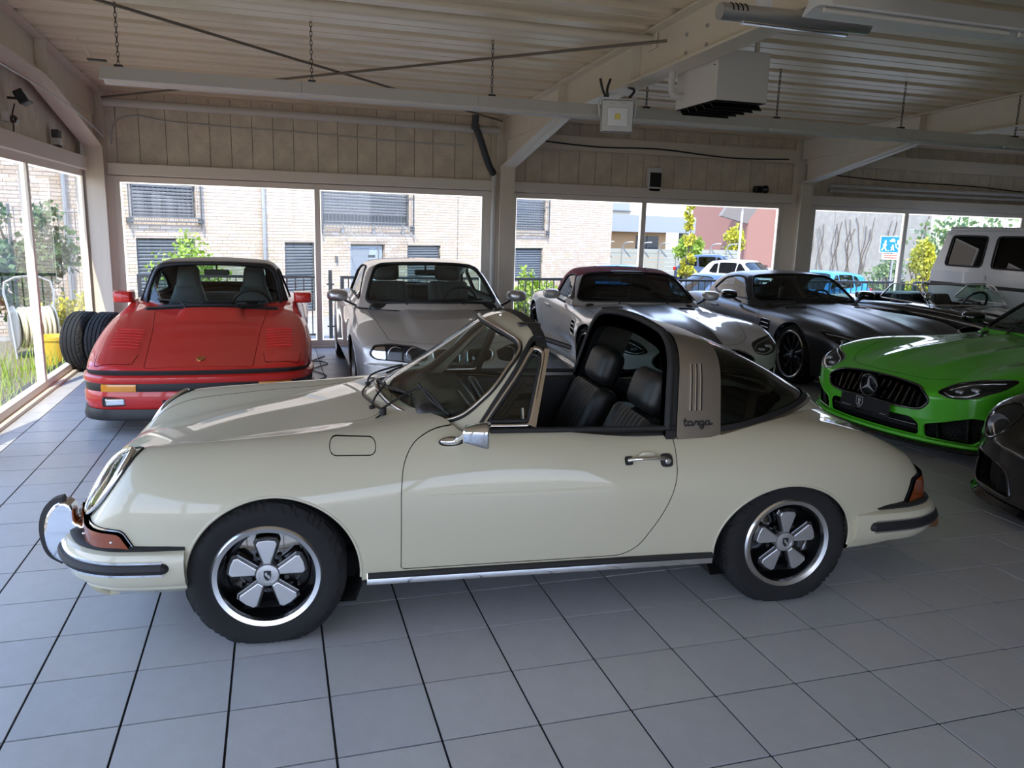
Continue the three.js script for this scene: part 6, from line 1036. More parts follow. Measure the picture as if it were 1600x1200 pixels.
// ---------------------------------------------------------------- sand-coloured brick apartment house
{
  const t = thing('brick_apartment_house', 'sand-coloured brick apartment house with slatted blinds across the street', 'building', [-3.7, -0.95, -17.1], 0.4875), y0 = 0.95;   // local y = world y + 0.95
  const S0 = -5.2, S1 = 18.3, top = 4.25;
  const openings = [[0.47, 1.97, 1.66, 3.3, 'blind'], [5.5, 8.46, 1.60, 3.3, 'blind'], [12.66, 14.5, 1.58, 3.3, 'blind'], [-4.6, -2.9, 1.66, 3.3, 'blind'], [0.52, 1.92, -0.62, 1.16, 'shutter'], [4.32, 5.24, -0.80, 1.09, 'shutter'], [6.38, 7.58, -0.93, 1.05, 'door'], [8.4, 9.7, -0.1, 1.02, 'shutter'], [12.62, 14.42, -0.2, 0.95, 'shutter'], [-4.4, -3.2, -0.6, 1.1, 'shutter']].map((o) => [o[0], o[1], o[2] + y0, Math.min(top, o[3] + y0), o[4]]);
  mesh('masonry_core', box(S0, S1, 0, 9.5, -8, -0.14), M.mortar, t);
  const back = []; { // mortar bed in front of the core, with the openings left free
    const xs = [S0, S1]; for (const o of openings) xs.push(o[0], o[1]); xs.sort((a, b) => a - b);
    for (let i = 0; i < xs.length - 1; i++) { const m = (xs[i] + xs[i + 1]) / 2; if (xs[i + 1] - xs[i] < 1e-6) continue; let ys = [[0, top]]; for (const o of openings) if (m > o[0] && m < o[1]) ys = ys.flatMap(([a, b]) => [[a, Math.min(b, o[2])], [Math.max(a, o[3]), b]].filter(([p, q]) => q - p > 1e-4)); for (const [a, b] of ys) back.push(box(xs[i], xs[i + 1], a, b, -0.14, -0.008)); } }
  mesh('mortar_bed', merge(back), M.mortar, t);
  mesh('upper_wall', box(S0, S1, top, 9.5, -0.14, 0), brickMats[0], t);
  const bl = 0.24, bh = 0.071, jx = 0.252, jy = 0.083, list = [];
  for (let r = 0, y = 0.006; y + bh < top; r++, y += jy) for (let x = S0 - (r % 2 ? jx / 2 : r % 4 === 2 ? jx / 4 : 0); x < S1; x += jx) {
    let segs = [[Math.max(S0, x), Math.min(S1, x + bl)]]; for (const o of openings) if (y + bh > o[2] && y < o[3]) segs = segs.flatMap(([a, b]) => [[a, Math.min(b, o[0])], [Math.max(a, o[1]), b]].filter(([p, q]) => q - p > 0.03));
    for (const [a, b] of segs) if (b - a > 0.03) list.push([(a + b) / 2, y + bh / 2, b - a]);
  }
  // those that show largest: left, between the first windows, above the parked cars
  list.sort((a, b) => (a[1] > 1.55 && a[1] < 3.35 && a[0] > 0 ? a[0] : 100 + Math.abs(a[0])) - (b[1] > 1.55 && b[1] < 3.35 && b[0] > 0 ? b[0] : 100 + Math.abs(b[0])));
  const bg = new THREE.BoxGeometry(1, bh, 0.10), im = new THREE.InstancedMesh(bg, mat('facade_brick_mix', C3(1, 1, 1), 0.85), list.length - 300), m4 = new THREE.Matrix4();
  list.forEach(([x, y, w], k) => { const q = Math.floor(rnd() * 5), dz = rr(-0.003, 0.003); if (k < 300) { const o = mesh('brick', bg, brickMats[q], t); o.position.set(x, y, -0.05 + dz); o.scale.x = w; } else { m4.makeScale(w, 1, 1).setPosition(x, y, -0.05 + dz); im.setMatrixAt(k - 300, m4); im.setColorAt(k - 300, brickMats[q].color); } });
  im.name = 'brick_field'; im.userData.kind = 'stuff'; im.castShadow = im.receiveShadow = true; t.add(im);
  for (const [a, b, c, d, kind] of openings) {
    if (kind === 'door') { const g = sub('entrance_door', t); mesh('leaf', rbox(a + 0.04, b - 0.04, c, d - 0.04, -0.13, -0.09, 0.01), M.door_blue_grey, g); mesh('glazing', rbox(a + 0.10, b - 0.5, c + 0.1, d - 0.12, -0.092, -0.085, 0.004), M.render_grey, g); mesh('handle', cyl(V(b - 0.2, c + 0.8, -0.06), V(b - 0.2, c + 1.9, -0.06), 0.015, 8), M.chrome, g); mesh('letter_slot', box(b - 0.55, b - 0.30, d - 0.38, d - 0.31, -0.092, -0.08), M.anthracite, g); continue; }
    const g = sub(kind === 'blind' ? 'window' : 'shutter', t);
    mesh('pane', box(a, b, c, d, -0.139, -0.125), M.window_dark, g);
    for (const [p, q, r, s] of [[a, a + 0.05, c, d], [b - 0.05, b, c, d], [a, b, c, c + 0.05]]) mesh('frame', box(p, q, r, s, -0.125, -0.06), M.anthracite, g);
    const n = Math.floor((d - c - 0.02) / 0.082), sl = new THREE.BoxGeometry(b - a - 0.11, 0.055, 0.012); sl.rotateX(0.6);
    for (let i = 0; i < n; i++) { if (kind === 'blind' && b - a > 2.5 && c + 0.05 + i * 0.082 < 2.98 - 0.14 && c + 0.05 + i * 0.082 > 2.62) continue; mesh('slat', sl, kind === 'blind' ? M.blind_alu : M.render_grey, g).position.set((a + b) / 2, c + 0.06 + i * 0.082, -0.075); }
    if (kind === 'blind') { // railing in front of the full-height window
      const r = sub('balcony_railing', t), z = 0.10, yb = c - 0.10; for (const y of [yb, yb + 0.09, c + 1.0]) mesh('rail', rbox(a - 0.09, b + 0.09, y - 0.014, y + 0.014, z - 0.014, z + 0.014, 0.004), M.rail_grey, r);
      const nb = Math.round((b - a) / 0.12); for (let i = 0; i <= nb; i++) mesh('bar', cyl(V(a + (b - a) * i / nb, yb, z), V(a + (b - a) * i / nb, c + 1.0, z), 0.006, 5), M.rail_grey, r);
      for (const x of [a - 0.09, b + 0.09]) { mesh('bracket', box(x - 0.012, x + 0.012, yb - 0.16, d, z - 0.02, z + 0.02), M.anthracite, r); mesh('anchor', box(x - 0.05, x + 0.05, yb - 0.05, yb + 0.07, -0.01, z), M.anthracite, r); }
    }
  }
  { const g = sub('canopy', t); mesh('glass_sheet', box(5.84, 8.5, 1.18 + y0, 1.20 + y0, 0, 1.0), M.clear_lens, g); for (const x of [6.1, 7.15, 8.2]) { mesh('tie_rod', cyl(V(x, 1.19 + y0, 0.8), V(x, 1.62 + y0, 0.02), 0.012, 8), M.zinc, g); mesh('anchor', box(x - 0.04, x + 0.04, 1.36 + y0, 1.50 + y0, 0, 0.04), M.zinc, g); } }
  { const g = sub('downpipe', t); mesh('pipe', cyl(V(3.7, 0, 0.08), V(3.7, 7, 0.08), 0.05, 12), M.zinc, g); for (const y of [0.8, 2.9]) mesh('clip', cyl(V(3.7, y, 0.08), V(3.7, y + 0.03, 0.08), 0.06, 12), M.zinc, g); }
  { const g = sub('downpipe', t); mesh('pipe', cyl(V(-0.95, 0, 0.08), V(-0.95, 7, 0.08), 0.05, 12), M.zinc, g); }
  mesh('expansion_joint', box(10.39, 10.41, 0, top, -0.02, 0.003), M.anthracite, t);
  mesh('wall_lamp', rbox(5.86, 5.93, 0.55 + y0, 0.72 + y0, 0, 0.06, 0.01), M.anthracite, t);
}
// ---------------------------------------------------------------- shrubs and trees
const leafGeo = (() => { const g = new THREE.BufferGeometry(); const p = [0, 0, 0, 0.5, 0.55, 0.08, 0, 1.1, 0, -0.5, 0.55, 0.08]; g.setAttribute('position', new THREE.Float32BufferAttribute(p, 3)); g.setIndex([0, 1, 2, 0, 2, 3]); g.computeVertexNormals(); return g; })();
function shrub(name, label, [x, y, z], rx, ry, kind, n, leaf = 0.06, { shape = 'round', group, stem = true, open = 0 } = {}) {
  const t = thing(name, label, 'plant', [x, y, z], 0, group);
  if (stem) { for (let k = 0; k < 7; k++) { const a = rr(0, 6.28), r = rx * rr(0.2, 0.75), h = ry * rr(0.9, 1.7); mesh('branch', tube([V(0, 0, 0), V(Math.cos(a) * r * 0.4, h * 0.5, Math.sin(a) * r * 0.4), V(Math.cos(a) * r, h, Math.sin(a) * r)], 0.012 + 0.01 * rx, 5), M.bark, t); } }
  const clumps = Array.from({ length: 26 }, () => { const a = rr(0, 6.28), u = rr(-1, 1), q = Math.sqrt(1 - u * u), r = Math.cbrt(rr(0.25, 1)); return shape === 'cone' ? (() => { const h = rr(0, 1), w = (1 - h * 0.85) * rx; return [Math.cos(a) * w * rr(0.3, 0.9), h * 2 * ry, Math.sin(a) * w * rr(0.3, 0.9), 0.28 * rx]; })() : [Math.cos(a) * q * r * rx * 0.85, ry + u * r * ry * 0.85, Math.sin(a) * q * r * rx * 0.85, rr(0.22, 0.42) * Math.min(rx, ry)]; });
  const half = Math.floor(n / 2);
  for (let v = 0; v < 2; v++) { const im = new THREE.InstancedMesh(leafGeo, leafMats[kind][v], half), m = new THREE.Matrix4(), e = new THREE.Euler(), qn = new THREE.Quaternion();
    for (let i = 0; i < half; i++) { const c = clumps[Math.floor(rnd() * clumps.length)], a = rr(0, 6.28), u = rr(-1, 1), q = Math.sqrt(1 - u * u), r = c[3] * Math.cbrt(rnd()) * 1.25; e.set(rr(0, 6.28), rr(0, 6.28), rr(0, 6.28)); qn.setFromEuler(e); const s = leaf * rr(0.6, 1.3); m.compose(V(c[0] + Math.cos(a) * q * r, Math.max(0.02, c[1] + u * r), c[2] + Math.sin(a) * q * r), qn, V(s, s, s)); im.setMatrixAt(i, m); }
    im.name = 'foliage'; im.userData.kind = 'stuff'; im.castShadow = im.receiveShadow = true; t.add(im); }
  return t;
}
const ST = -0.95;
shrub('flowering_shrub', 'light green flowering shrub rising behind the red car', [-1.80, ST, -13.2], 0.80, 1.18, 'fresh', 2600, 0.075, {});
shrub('garden_shrub', 'fresh green shrub beside the column behind the silver roadster', [4.35, -0.4, -10.6], 0.42, 0.70, 'fresh', 1800, 0.065);
shrub('columnar_tree', 'slim yellow columnar tree before the flat-roofed building', [18.2, ST, -29.9], 0.5, 2.2, 'yellow', 1800, 0.13, { shape: 'cone' });
shrub('clipped_hedge', 'low clipped bright yellow hedge beside parked cars', [15.2, ST, -28.6], 1.15, 0.42, 'yellow', 1800, 0.11, { stem: false });
shrub('conical_shrub', 'bright yellow conical shrub beside the white off-roader', [20.4, ST, -18.2], 0.72, 1.28, 'yellow', 2600, 0.10, { shape: 'cone' });
shrub('tall_hedge', 'tall deep green hedge behind the yellow conical shrub', [23.6, ST, -18.6], 2.3, 1.9, 'grey', 3600, 0.15);
shrub('street_bush', 'green bush left of the yellow conical shrub', [20.6, ST, -19.8], 0.75, 1.05, 'grey', 1400, 0.10);
shrub('roadside_bush', 'yellow green bush before the flat-roofed building', [20.4, 0.2, -33.8], 0.8, 0.65, 'fresh', 1300, 0.16);
shrub('roadside_bush', 'light green tree top beside the red brick house', [25.4, 0.3, -37.5], 0.6, 0.9, 'yellow', 700, 0.16);
shrub('low_shrub', 'low yellow-green shrubs under the blue street sign', [18.9, ST, -17.4], 0.9, 0.40, 'yellow', 1400, 0.09, { stem: false });
shrub('low_shrub', 'small green shrub before the grey board fence', [13.6, ST, -31.2], 0.5, 0.6, 'fresh', 700, 0.10);
// ---------------------------------------------------------------- far buildings, fence, wall, sign
{ const t = thing('flat_roofed_house', 'flat-roofed house with grey fascia and orange brick wall', 'building', [17.0, ST, -36.9], 0.29);
  mesh('wall', box(-8, 4.6, 0, 3.1, -4, 0), M.orange_brick, t); mesh('fascia', box(-8, 6.2, 2.55, 3.45, -4, 0.7), M.render_grey, t); mesh('upper_storey', box(-8, 2.9, 3.45, 6.6, -5, -0.8), M.render_cream, t); mesh('corner_column', box(5.4, 5.8, 0, 2.6, 0.2, 0.6), M.render_grey, t);
  for (const [a, b] of [[-1.4, 0.2], [2.3, 4.0]]) { const w = sub('window', t); mesh('pane', box(a, b, 1.5, 2.35, 0.0, 0.03), M.window_dark, w); mesh('mullion', box((a + b) / 2 - 0.04, (a + b) / 2 + 0.04, 1.5, 2.35, 0.03, 0.06), M.anthracite, w); }
  { const w = sub('window', t); mesh('pane', box(0.9, 2.4, 3.7, 5.9, -0.8, -0.76), M.render_grey, w); mesh('sill', box(0.85, 2.45, 3.62, 3.7, -0.8, -0.7), M.anthracite, w); } }
{ const t = thing('red_brick_house', 'red brick house with dark pitched roof behind the car park', 'building', [35.4, ST, -51.4], 0.29);
  mesh('wall', box(0, 12, 0, 6.2, -6, 0), M.house_brick, t); { const g = extr([[-3.4, 3.9], [-0.2, 7.6], [12.5, 7.6], [12.5, 6.2], [2.2, 6.2], [-0.4, 3.4]], 0.3); g.translate(0, 0, -0.1); mesh('roof', g, M.roof_tile_dark, t); }
  { const g = extr([[-0.3, 0.2], [-0.3, 3.6], [2.2, 6.2], [2.6, 6.2], [2.6, 0.2]], 0.2); g.translate(0, 0, 0.02); mesh('gable_wall', g, M.house_brick, t); }
  for (const [x, y] of [[0.6, 2.6], [3.2, 3.0], [5.4, 3.0], [8.6, 3.0]]) { const w = sub('window', t); mesh('pane', box(x, x + 1.1, y, y + 2.1, 0, 0.05), M.window_dark, w); mesh('frame', box(x - 0.08, x, y, y + 2.1, 0, 0.1), M.sign_white, w); mesh('frame', box(x + 1.1, x + 1.18, y, y + 2.1, 0, 0.1), M.sign_white, w); } }
{ const t = thing('board_fence', 'grey horizontal board fence with hooped posts behind the car park', 'fence', [14.5, ST, -34.6], -0.29 + 0.52), L = 11.5;
  for (let k = 0; k < 7; k++) mesh('board', box(0, L, 0.05 + k * 0.235, 0.26 + k * 0.235, -0.02, 0.02), M.timber_grey, t);
  for (let x = 0.4; x < L; x += 1.25) mesh('post', tube([V(x, 0, 0.06), V(x, 1.5, 0.06), V(x, 1.85, 0.1), V(x + 0.1, 2.0, 0.3), V(x + 0.35, 2.02, 0.5)], 0.035, 6), M.zinc, t); }
{ const t = thing('concrete_wall', 'tall pale concrete wall with dry climber stems behind the blue hatchback', 'wall', [20.3, ST, -27.2], -0.9 + 2.1), L = 9;
  const W0 = V(21.5, 0, -27.6), W1 = V(22.9, 0, -20.6); t.position.set(W0.x, ST, W0.z); t.rotation.y = Math.atan2(-(W1.z - W0.z), W1.x - W0.x);
  const len = W0.distanceTo(W1); for (let k = 0; k < 5; k++) mesh('wall_panel', uvbox(len * k / 5 + 0.01, len * (k + 1) / 5 - 0.01, 0, 4.2, -0.2, k % 2 ? 0.0 : 0.015), M.concrete, t);
  for (let k = 0; k < 26; k++) { const x = rr(1.2, len - 0.4); let p = V(x, 0, 0.03); const pts = [p.clone()]; for (let i = 0; i < 7; i++) { p = p.clone().add(V(rr(-0.16, 0.16), rr(0.3, 0.6), 0)); p.z = 0.03; if (p.y > 4.1) break; pts.push(p); } if (pts.length > 2) { const o = mesh('climber_stem', tube(pts, rr(0.008, 0.016), 4), M.bark, t); } } }
{ const t = thing('street_sign', 'blue home-zone street sign with white pictograms on a post', 'sign', [18.05, ST, -17.09], -0.55), cy = 2.42;
  mesh('post', cyl(V(0.08, 0, -0.03), V(0.08, cy + 0.3, -0.03), 0.03, 10), M.zinc, t); mesh('border', rbox(-0.33, 0.33, cy - 0.25, cy + 0.25, -0.006, 0.004, 0.004), M.sign_white, t); mesh('blue_panel', rbox(-0.315, 0.315, cy - 0.235, cy + 0.235, 0.0, 0.008, 0.004), M.sign_blue, t);
  const pic = (n, pts) => { const g = extr(pts.map(([a, b]) => [a, b + cy]), 0.003); g.translate(0, 0, 0.008); mesh(n, g, M.sign_white, t); };
  pic('adult_pictogram', [[-0.21, 0.05], [-0.16, 0.05], [-0.14, -0.03], [-0.17, -0.08], [-0.12, -0.19], [-0.16, -0.19], [-0.19, -0.10], [-0.25, -0.19], [-0.29, -0.19], [-0.22, -0.06], [-0.25, -0.04]]); pic('adult_head', circ(-0.18, 0.09, 0.028, 0.028, 14)); pic('child_pictogram', [[0.02, -0.05], [0.06, -0.05], [0.07, -0.12], [0.09, -0.18], [0.06, -0.18], [0.04, -0.13], [0.01, -0.18], [-0.02, -0.18], [0.01, -0.11], [-0.02, -0.09]]); pic('child_head', circ(0.04, -0.025, 0.02, 0.02, 12)); pic('ball', circ(-0.08, -0.19, 0.014, 0.014, 10));
  pic('car_pictogram', [[-0.06, 0.08], [-0.06, 0.12], [-0.03, 0.13], [-0.01, 0.17], [0.06, 0.17], [0.08, 0.13], [0.09, 0.12], [0.09, 0.08]]); pic('house_pictogram', [[0.16, 0.0], [0.16, 0.10], [0.14, 0.10], [0.215, 0.18], [0.29, 0.10], [0.27, 0.10], [0.27, 0.0], [0.235, 0.0], [0.235, 0.06], [0.195, 0.06], [0.195, 0.0]]); pic('kerb_pictogram', [[0.10, 0.04], [0.12, 0.04], [0.14, -0.06], [0.26, -0.17], [0.24, -0.18], [0.12, -0.08]]);
  mesh('lower_plate', rbox(-0.24, 0.24, cy - 0.46, cy - 0.29, -0.006, 0.004, 0.004), M.sign_white, t); for (const y of [-0.335, -0.405]) mesh('red_line', box(-0.19, 0.19, cy + y - 0.02, cy + y + 0.02, 0.003, 0.006), M.sign_red, t); }
{ const t = thing('flag_pole', 'slim white pole behind the parked white car', 'pole', [22.6, ST, -32.5]); mesh('pole', cyl(V(0, 0, 0), V(0, 3.9, 0), 0.07, 10, 0.05), M.sign_white, t); mesh('cap', rbox(-0.35, 0.35, 3.9, 4.1, -0.2, 0.2, 0.03), M.sign_red, t); }
// ---------------------------------------------------------------- cars parked outside
function parked(label, P, pos, turn, { h = 1.5, L = 4.3, w = 0.88, suv = false } = {}) {
  const car = thing('parked_car', label, 'car', pos, turn, null), f = -L / 2, r = L / 2, yb = h * 0.60, fx = f + 0.85, rx = r - 0.78;
  const hood = spl([[f, h * 0.44], [f + 0.4, h * 0.53], [f + 1.0, h * 0.60], [f + 1.3, h * 0.63]]), plan = spl([[f, w * 0.78], [f + 0.35, w * 0.93], [f + 0.9, w], [r - 0.9, w], [r - 0.3, w * 0.93], [r, w * 0.8]]);
  const wsHalf = [[yb + 0.03, 0], [yb + 0.02, 0.5], [yb + 0.03, 0.66], [yb + 0.2, 0.62], [h - 0.14, 0.54], [h - 0.09, 0.4], [h - 0.08, 0]];
  makeCar(car, { P, plan, top: (x, a) => (x < f + 1.2 ? hood(x) : yb + 0.03) - 0.10 * a * a, x0: f + 0.6, x1: r - 0.5, ys: 0.52, kts: 0.10, kf: 0.10, kr: 0.10, front: (y, a) => f + 0.25 * a * a + 0.1 * Math.max(0, y - 0.5), rear: (y, a) => r - 0.2 * a * a, bot: () => 0.2, arches: [[fx, 0.33, 0.37], [rx, 0.33, 0.37]], hood: roundPoly([[f + 0.25, -0.5], [f + 1.1, -0.65], [f + 1.1, 0.65], [f + 0.25, 0.5]], 0.1), hoodY: 0.5, doors: [roundPoly([[f + 1.35, 0.3], [f + 1.35, yb + 0.1], [0.15, yb + 0.1], [0.15, 0.3]], 0.04), roundPoly([[0.17, 0.3], [0.17, yb + 0.1], [1.0, yb + 0.1], [0.9, 0.3]], 0.04)], res: 0.5,
    wheels: [[fx, 0.325, 0.33, 0.21, 0.22, 'silver', w - 0.02], [rx, 0.325, 0.33, 0.21, 0.22, 'silver', w - 0.02]],
    glass: { yb, y0: yb - 0.16, x0: -0.2, x1: r - 0.9, tum: 0.42, roof: spl([[f + 1, h - 0.10], [-0.2, h], [0.6, h], [r - 0.4, h - 0.12]]), belt: spl([[f + 1, w - 0.10], [r - 0.3, w - 0.12]]), front: (y, a) => f + 1.05 + (y - yb) * 1.5 + 0.4 * a * a, rear: (y, a) => r - 0.18 - (y - yb) * (suv ? 0.5 : 0.9) - 0.2 * a * a, ws: symLoop(wsHalf, 60), wsX: 0, sides: [roundPoly([[f + 1.55, yb + 0.04], [0.05, yb + 0.05], [0.05, h - 0.12], [f + 2.1, h - 0.13]], 0.05, 3), roundPoly([[0.12, yb + 0.05], [0.85, yb + 0.06], [0.95, h - 0.14], [0.12, h - 0.12]], 0.05, 3), roundPoly([[0.95, yb + 0.07], [1.35, yb + 0.12], [1.20, h - 0.20], [1.02, h - 0.16]], 0.04, 3)], rw: symLoop([[yb + 0.08, 0], [yb + 0.08, 0.5], [h - 0.16, 0.46], [h - 0.12, 0]], 40), rwX: r - 1.2, gm: M.dark_glass } });
  for (const s of [1, -1]) { const h1 = sub('headlamp', car), g = rbox(f + 0.06, f + 0.22, h * 0.42, h * 0.47, s * 0.62 - 0.16, s * 0.62 + 0.14, 0.02); mesh('lens', g, M.reflector, h1); const t1 = sub('tail_lamp', car); mesh('lens', rbox(r - 0.2, r - 0.05, h * 0.5, h * 0.6, s * (w - 0.22) - 0.1, s * (w - 0.22) + 0.1, 0.02), M.red_lens, t1); }
  mesh('grille', rbox(f - 0.005, f + 0.05, h * 0.32, h * 0.42, -0.42, 0.42, 0.02), M.black_trim, car); wingMirror(car, f + 1.62, yb + 0.06, w + 0.02, P, {});
  return car;
}
parked('white parked car in the street car park', M.white_paint, [18.0, ST, -24.6], 1.95, { h: 1.58 });
parked('dark blue parked car behind the white parked car', M.dark_blue_paint, [20.2, ST, -30.2], 2.35, { h: 1.62, suv: true });
parked('bright blue parked hatchback behind the matt grey coupe', M.blue_paint, [17.4, ST, -19.4], 0.35, { h: 1.48, suv: true });
parked('blue parked car behind the silver roadster near the yellow hedge', M.blue_paint, [12.0, ST, -22.5], 2.5, { h: 1.42 });
parked('dark parked saloon with blue reflections in front of the white parked car', M.dark_blue_paint, [12.6, ST, -18.4], 0.2, { h: 1.40 });
// ---------------------------------------------------------------- garden behind the left windows
{ const t = thing('hose_reel', 'cream garden hose wound on a wheeled reel outside the left window', 'hose reel', [-3.02, -0.08, -7.95], 0.5);
  const ax = V(1, 0, 0); for (let k = 0; k < 7; k++) for (const r of [0.20, 0.235]) { const q = new THREE.TorusGeometry(r, 0.019, 8, 36); q.rotateY(Math.PI / 2); q.translate(-0.15 + k * 0.05 + (r > 0.21 ? 0.02 : 0), 0.36, 0); mesh('hose_coil', q, M.hose_cream, t); }
  for (const s of [-1, 1]) { const d = new THREE.CylinderGeometry(0.27, 0.27, 0.015, 36); d.rotateZ(Math.PI / 2); d.translate(s * 0.21, 0.36, 0); mesh('side_disc', d, M.galvanised, t); }
  mesh('handle_frame', tube([V(-0.24, 0, 0.15), V(-0.24, 0.5, 0), V(-0.24, 0.92, -0.1), V(0.24, 0.92, -0.1), V(0.24, 0.5, 0), V(0.24, 0, 0.15)], 0.014, 8), M.galvanised, t); }
{ const t = thing('yellow_pot', 'yellow plastic garden pot outside the left window', 'pot', [-2.66, -0.08, -7.30]); mesh('pot', lathe([[0.0, 0.0], [0.12, 0.0], [0.17, 0.30], [0.18, 0.30], [0.185, 0.34], [0.165, 0.34], [0.15, 0.28], [0, 0.28]], 28).rotateX(-Math.PI / 2), M.yellow_plastic, t); mesh('soil', new THREE.CylinderGeometry(0.15, 0.15, 0.02, 20).translate(0, 0.29, 0), M.lawn_soil, t); }
{ const t = thing('watering_can', 'yellow watering can beside the yellow pot', 'watering can', [-2.55, -0.08, -7.72]); mesh('body', lathe([[0, 0], [0.10, 0], [0.105, 0.2], [0.09, 0.24], [0, 0.24]], 24).rotateX(-Math.PI / 2), M.yellow_plastic, t); mesh('spout', cyl(V(0.08, 0.06, 0), V(0.26, 0.30, 0.04), 0.018, 8), M.yellow_plastic, t); mesh('handle', tube([V(-0.08, 0.05, 0), V(-0.19, 0.17, 0), V(-0.06, 0.27, 0), V(0.05, 0.24, 0)], 0.012, 6), M.yellow_plastic, t); }
shrub('garden_bush', 'dark green bush behind the left window beside the column', [-3.7, -0.08, -10.4], 0.62, 1.05, 'deep', 3000, 0.085);
shrub('garden_bush', 'pale green bush behind the hose reel', [-4.5, -0.08, -10.0], 0.7, 0.75, 'grey', 2000, 0.085);
shrub('garden_tree', 'yellow leafed garden tree outside the left windows', [-5.2, 0.2, -9.6], 0.9, 1.15, 'yellow', 1700, 0.09);
shrub('garden_bush', 'low yellow flowering bush beside the garden pot', [-2.75, -0.08, -8.7], 0.32, 0.36, 'yellow', 900, 0.06, { stem: false });
shrub('garden_tree', 'deep green tree far outside the left windows', [-7.5, -0.1, -9.0], 1.3, 1.6, 'deep', 2600, 0.14);
{ // tall grass along the left window
  const n = 900, g = new THREE.BufferGeometry(); g.setAttribute('position', new THREE.Float32BufferAttribute([-0.5, 0, 0, 0.5, 0, 0, 0.25, 0.6, 0.12, -0.25, 0.6, 0.12, 0, 1, 0.4], 3)); g.setIndex([0, 1, 2, 0, 2, 3, 3, 2, 4]); g.computeVertexNormals();
  const im = new THREE.InstancedMesh(g, leafMats.fresh[1], n), m = new THREE.Matrix4(), q = new THREE.Quaternion(); for (let i = 0; i < n; i++) { q.setFromEuler(new THREE.Euler(rr(-0.3, 0.3), rr(0, 6.28), rr(-0.2, 0.2))); m.compose(V(rr(-3.4, -2.42), -0.09, rr(-7.0, -2.5)), q, V(0.014, rr(0.15, 0.42), 0.3)); im.setMatrixAt(i, m); }
  im.name = 'tall_grass'; im.castShadow = im.receiveShadow = true; scene.add(im); tag(im, 'tall green grass growing along the left windows', 'grass', null, 'stuff'); }
{ const t = thing('garden_fence', 'dark wire mesh garden fence outside the left windows', 'fence', [-9, -0.1, -11.6]); for (let i = 0; i <= 4; i++) mesh('post', cyl(V(i * 1.6, 0, 0), V(i * 1.6, 1.9, 0), 0.025, 8), M.rail_grey, t); for (let i = 0; i < 52; i++) mesh('wire', cyl(V(i * 0.125, 0.05, 0), V(i * 0.125, 1.85, 0), 0.006, 4), M.rail_grey, t); for (const y of [0.1, 0.95, 1.4, 1.8]) mesh('rail', cyl(V(0, y, 0), V(6.4, y, 0), 0.012, 6), M.rail_grey, t); }
// ---------------------------------------------------------------- things hung from the roof
mat('rod_brown', C3(0.16, 0.13, 0.10), 0.6); mat('lamp_white', C3(0.66, 0.65, 0.63), 0.35); mat('heater_white', C3(0.62, 0.58, 0.53), 0.5); mat('chain_dark', C3(0.06, 0.055, 0.05), 0.5, 0.6);
function chainGeo(h) { const gs = [], n = Math.round(h / 0.034), g = new THREE.TorusGeometry(0.013, 0.0035, 5, 10); for (let i = 0; i < n; i++) { const q = g.clone(); q.scale(0.75, 1.5, 1); if (i % 2) q.rotateY(Math.PI / 2); q.translate(0, 0.02 + i * h / n, 0); gs.push(q); } return merge(gs); }
function trough(label, x0, x1, y, z, n, hangs) {
  const t = thing('light_trough', label, 'ceiling light', [x0, y, z]), L = (x1 - x0) / n;
  for (let k = 0; k < n; k++) { const g = extr([[-0.125, -0.050], [-0.118, -0.058], [-0.03, -0.030], [0.03, -0.030], [0.118, -0.058], [0.125, -0.050], [0.045, 0.055], [-0.045, 0.055]], L - 0.004); g.rotateY(Math.PI / 2); g.translate(k * L, 0, 0); mesh('housing', g, M.lamp_white, t); mesh('tube', cyl(V(k * L + 0.04, -0.044, 0), V(k * L + L - 0.04, -0.044, 0), 0.013, 10), M.frame_white, t); }
  for (const x of hangs) { const h = roofY(z) - y - 0.07; const c = mesh('chain', chainGeo(h), M.chain_dark, t); c.position.set(x - x0, 0.062, 0); mesh('hanger', rbox(x - x0 - 0.03, x - x0 + 0.03, 0.05, 0.075, -0.025, 0.025, 0.004), M.chain_dark, t); }
}
trough('long white light trough hung on chains across the showroom', -1.36, 8.9, 2.71, -4.0, 7, [-1.24, 0.19, 1.71, 3.19, 4.59, 6.08, 7.6]);
trough('second white light trough passing beside the metal tube heater', 2.6, 9.2, 2.86, -0.82, 5, [4.4, 6.2, 8.0]);
{ const t = thing('fan_heater', 'white box fan heater with black louvres under the beam', 'heater', [3.24, 2.6, -2.80]); const w = 0.22, d = 0.31;
  mesh('casing', rbox(-w, w, 0.03, 0.39, -d, d, 0.006), M.heater_white, t); for (let k = 0; k < 5; k++) { const g = box(-w + 0.01, w - 0.01, -0.004, 0.004, -0.045, 0.045); g.rotateX(0.7); g.translate(0, 0.012, -d + 0.08 + k * 0.115); mesh('louvre', g, M.black_trim, t); }
  mesh('louvre_frame', rbox(-w + 0.005, w - 0.005, 0.026, 0.034, -d + 0.005, d - 0.005, 0.002), M.dark_inside, t);
  for (const [x, z] of [[-0.15, -0.2], [0.17, 0.2], [0.17, -0.2], [-0.15, 0.2]]) mesh('hanger', box(x - 0.018, x + 0.018, 0.38, roofY(-2.8) - 2.6 + 0.05, z - 0.006, z + 0.006), M.steel_white, t);
  for (const [x, y, z] of [[-w - 0.002, 0.36, 0.27], [-w - 0.002, 0.28, 0.27]]) mesh('screw', cyl(V(x, y, z), V(x - 0.006, y, z), 0.006, 6), M.chain_dark, t);
  mesh('supply_pipe', tube([V(-w + 0.02, 0.12, -0.20), V(-w - 0.07, 0.12, -0.20), V(-w - 0.10, 0.16, -0.20), V(-w - 0.10, 0.30, -0.20), V(-w - 0.10, 0.5, -0.20)], 0.026, 12), M.pipe_white, t); }
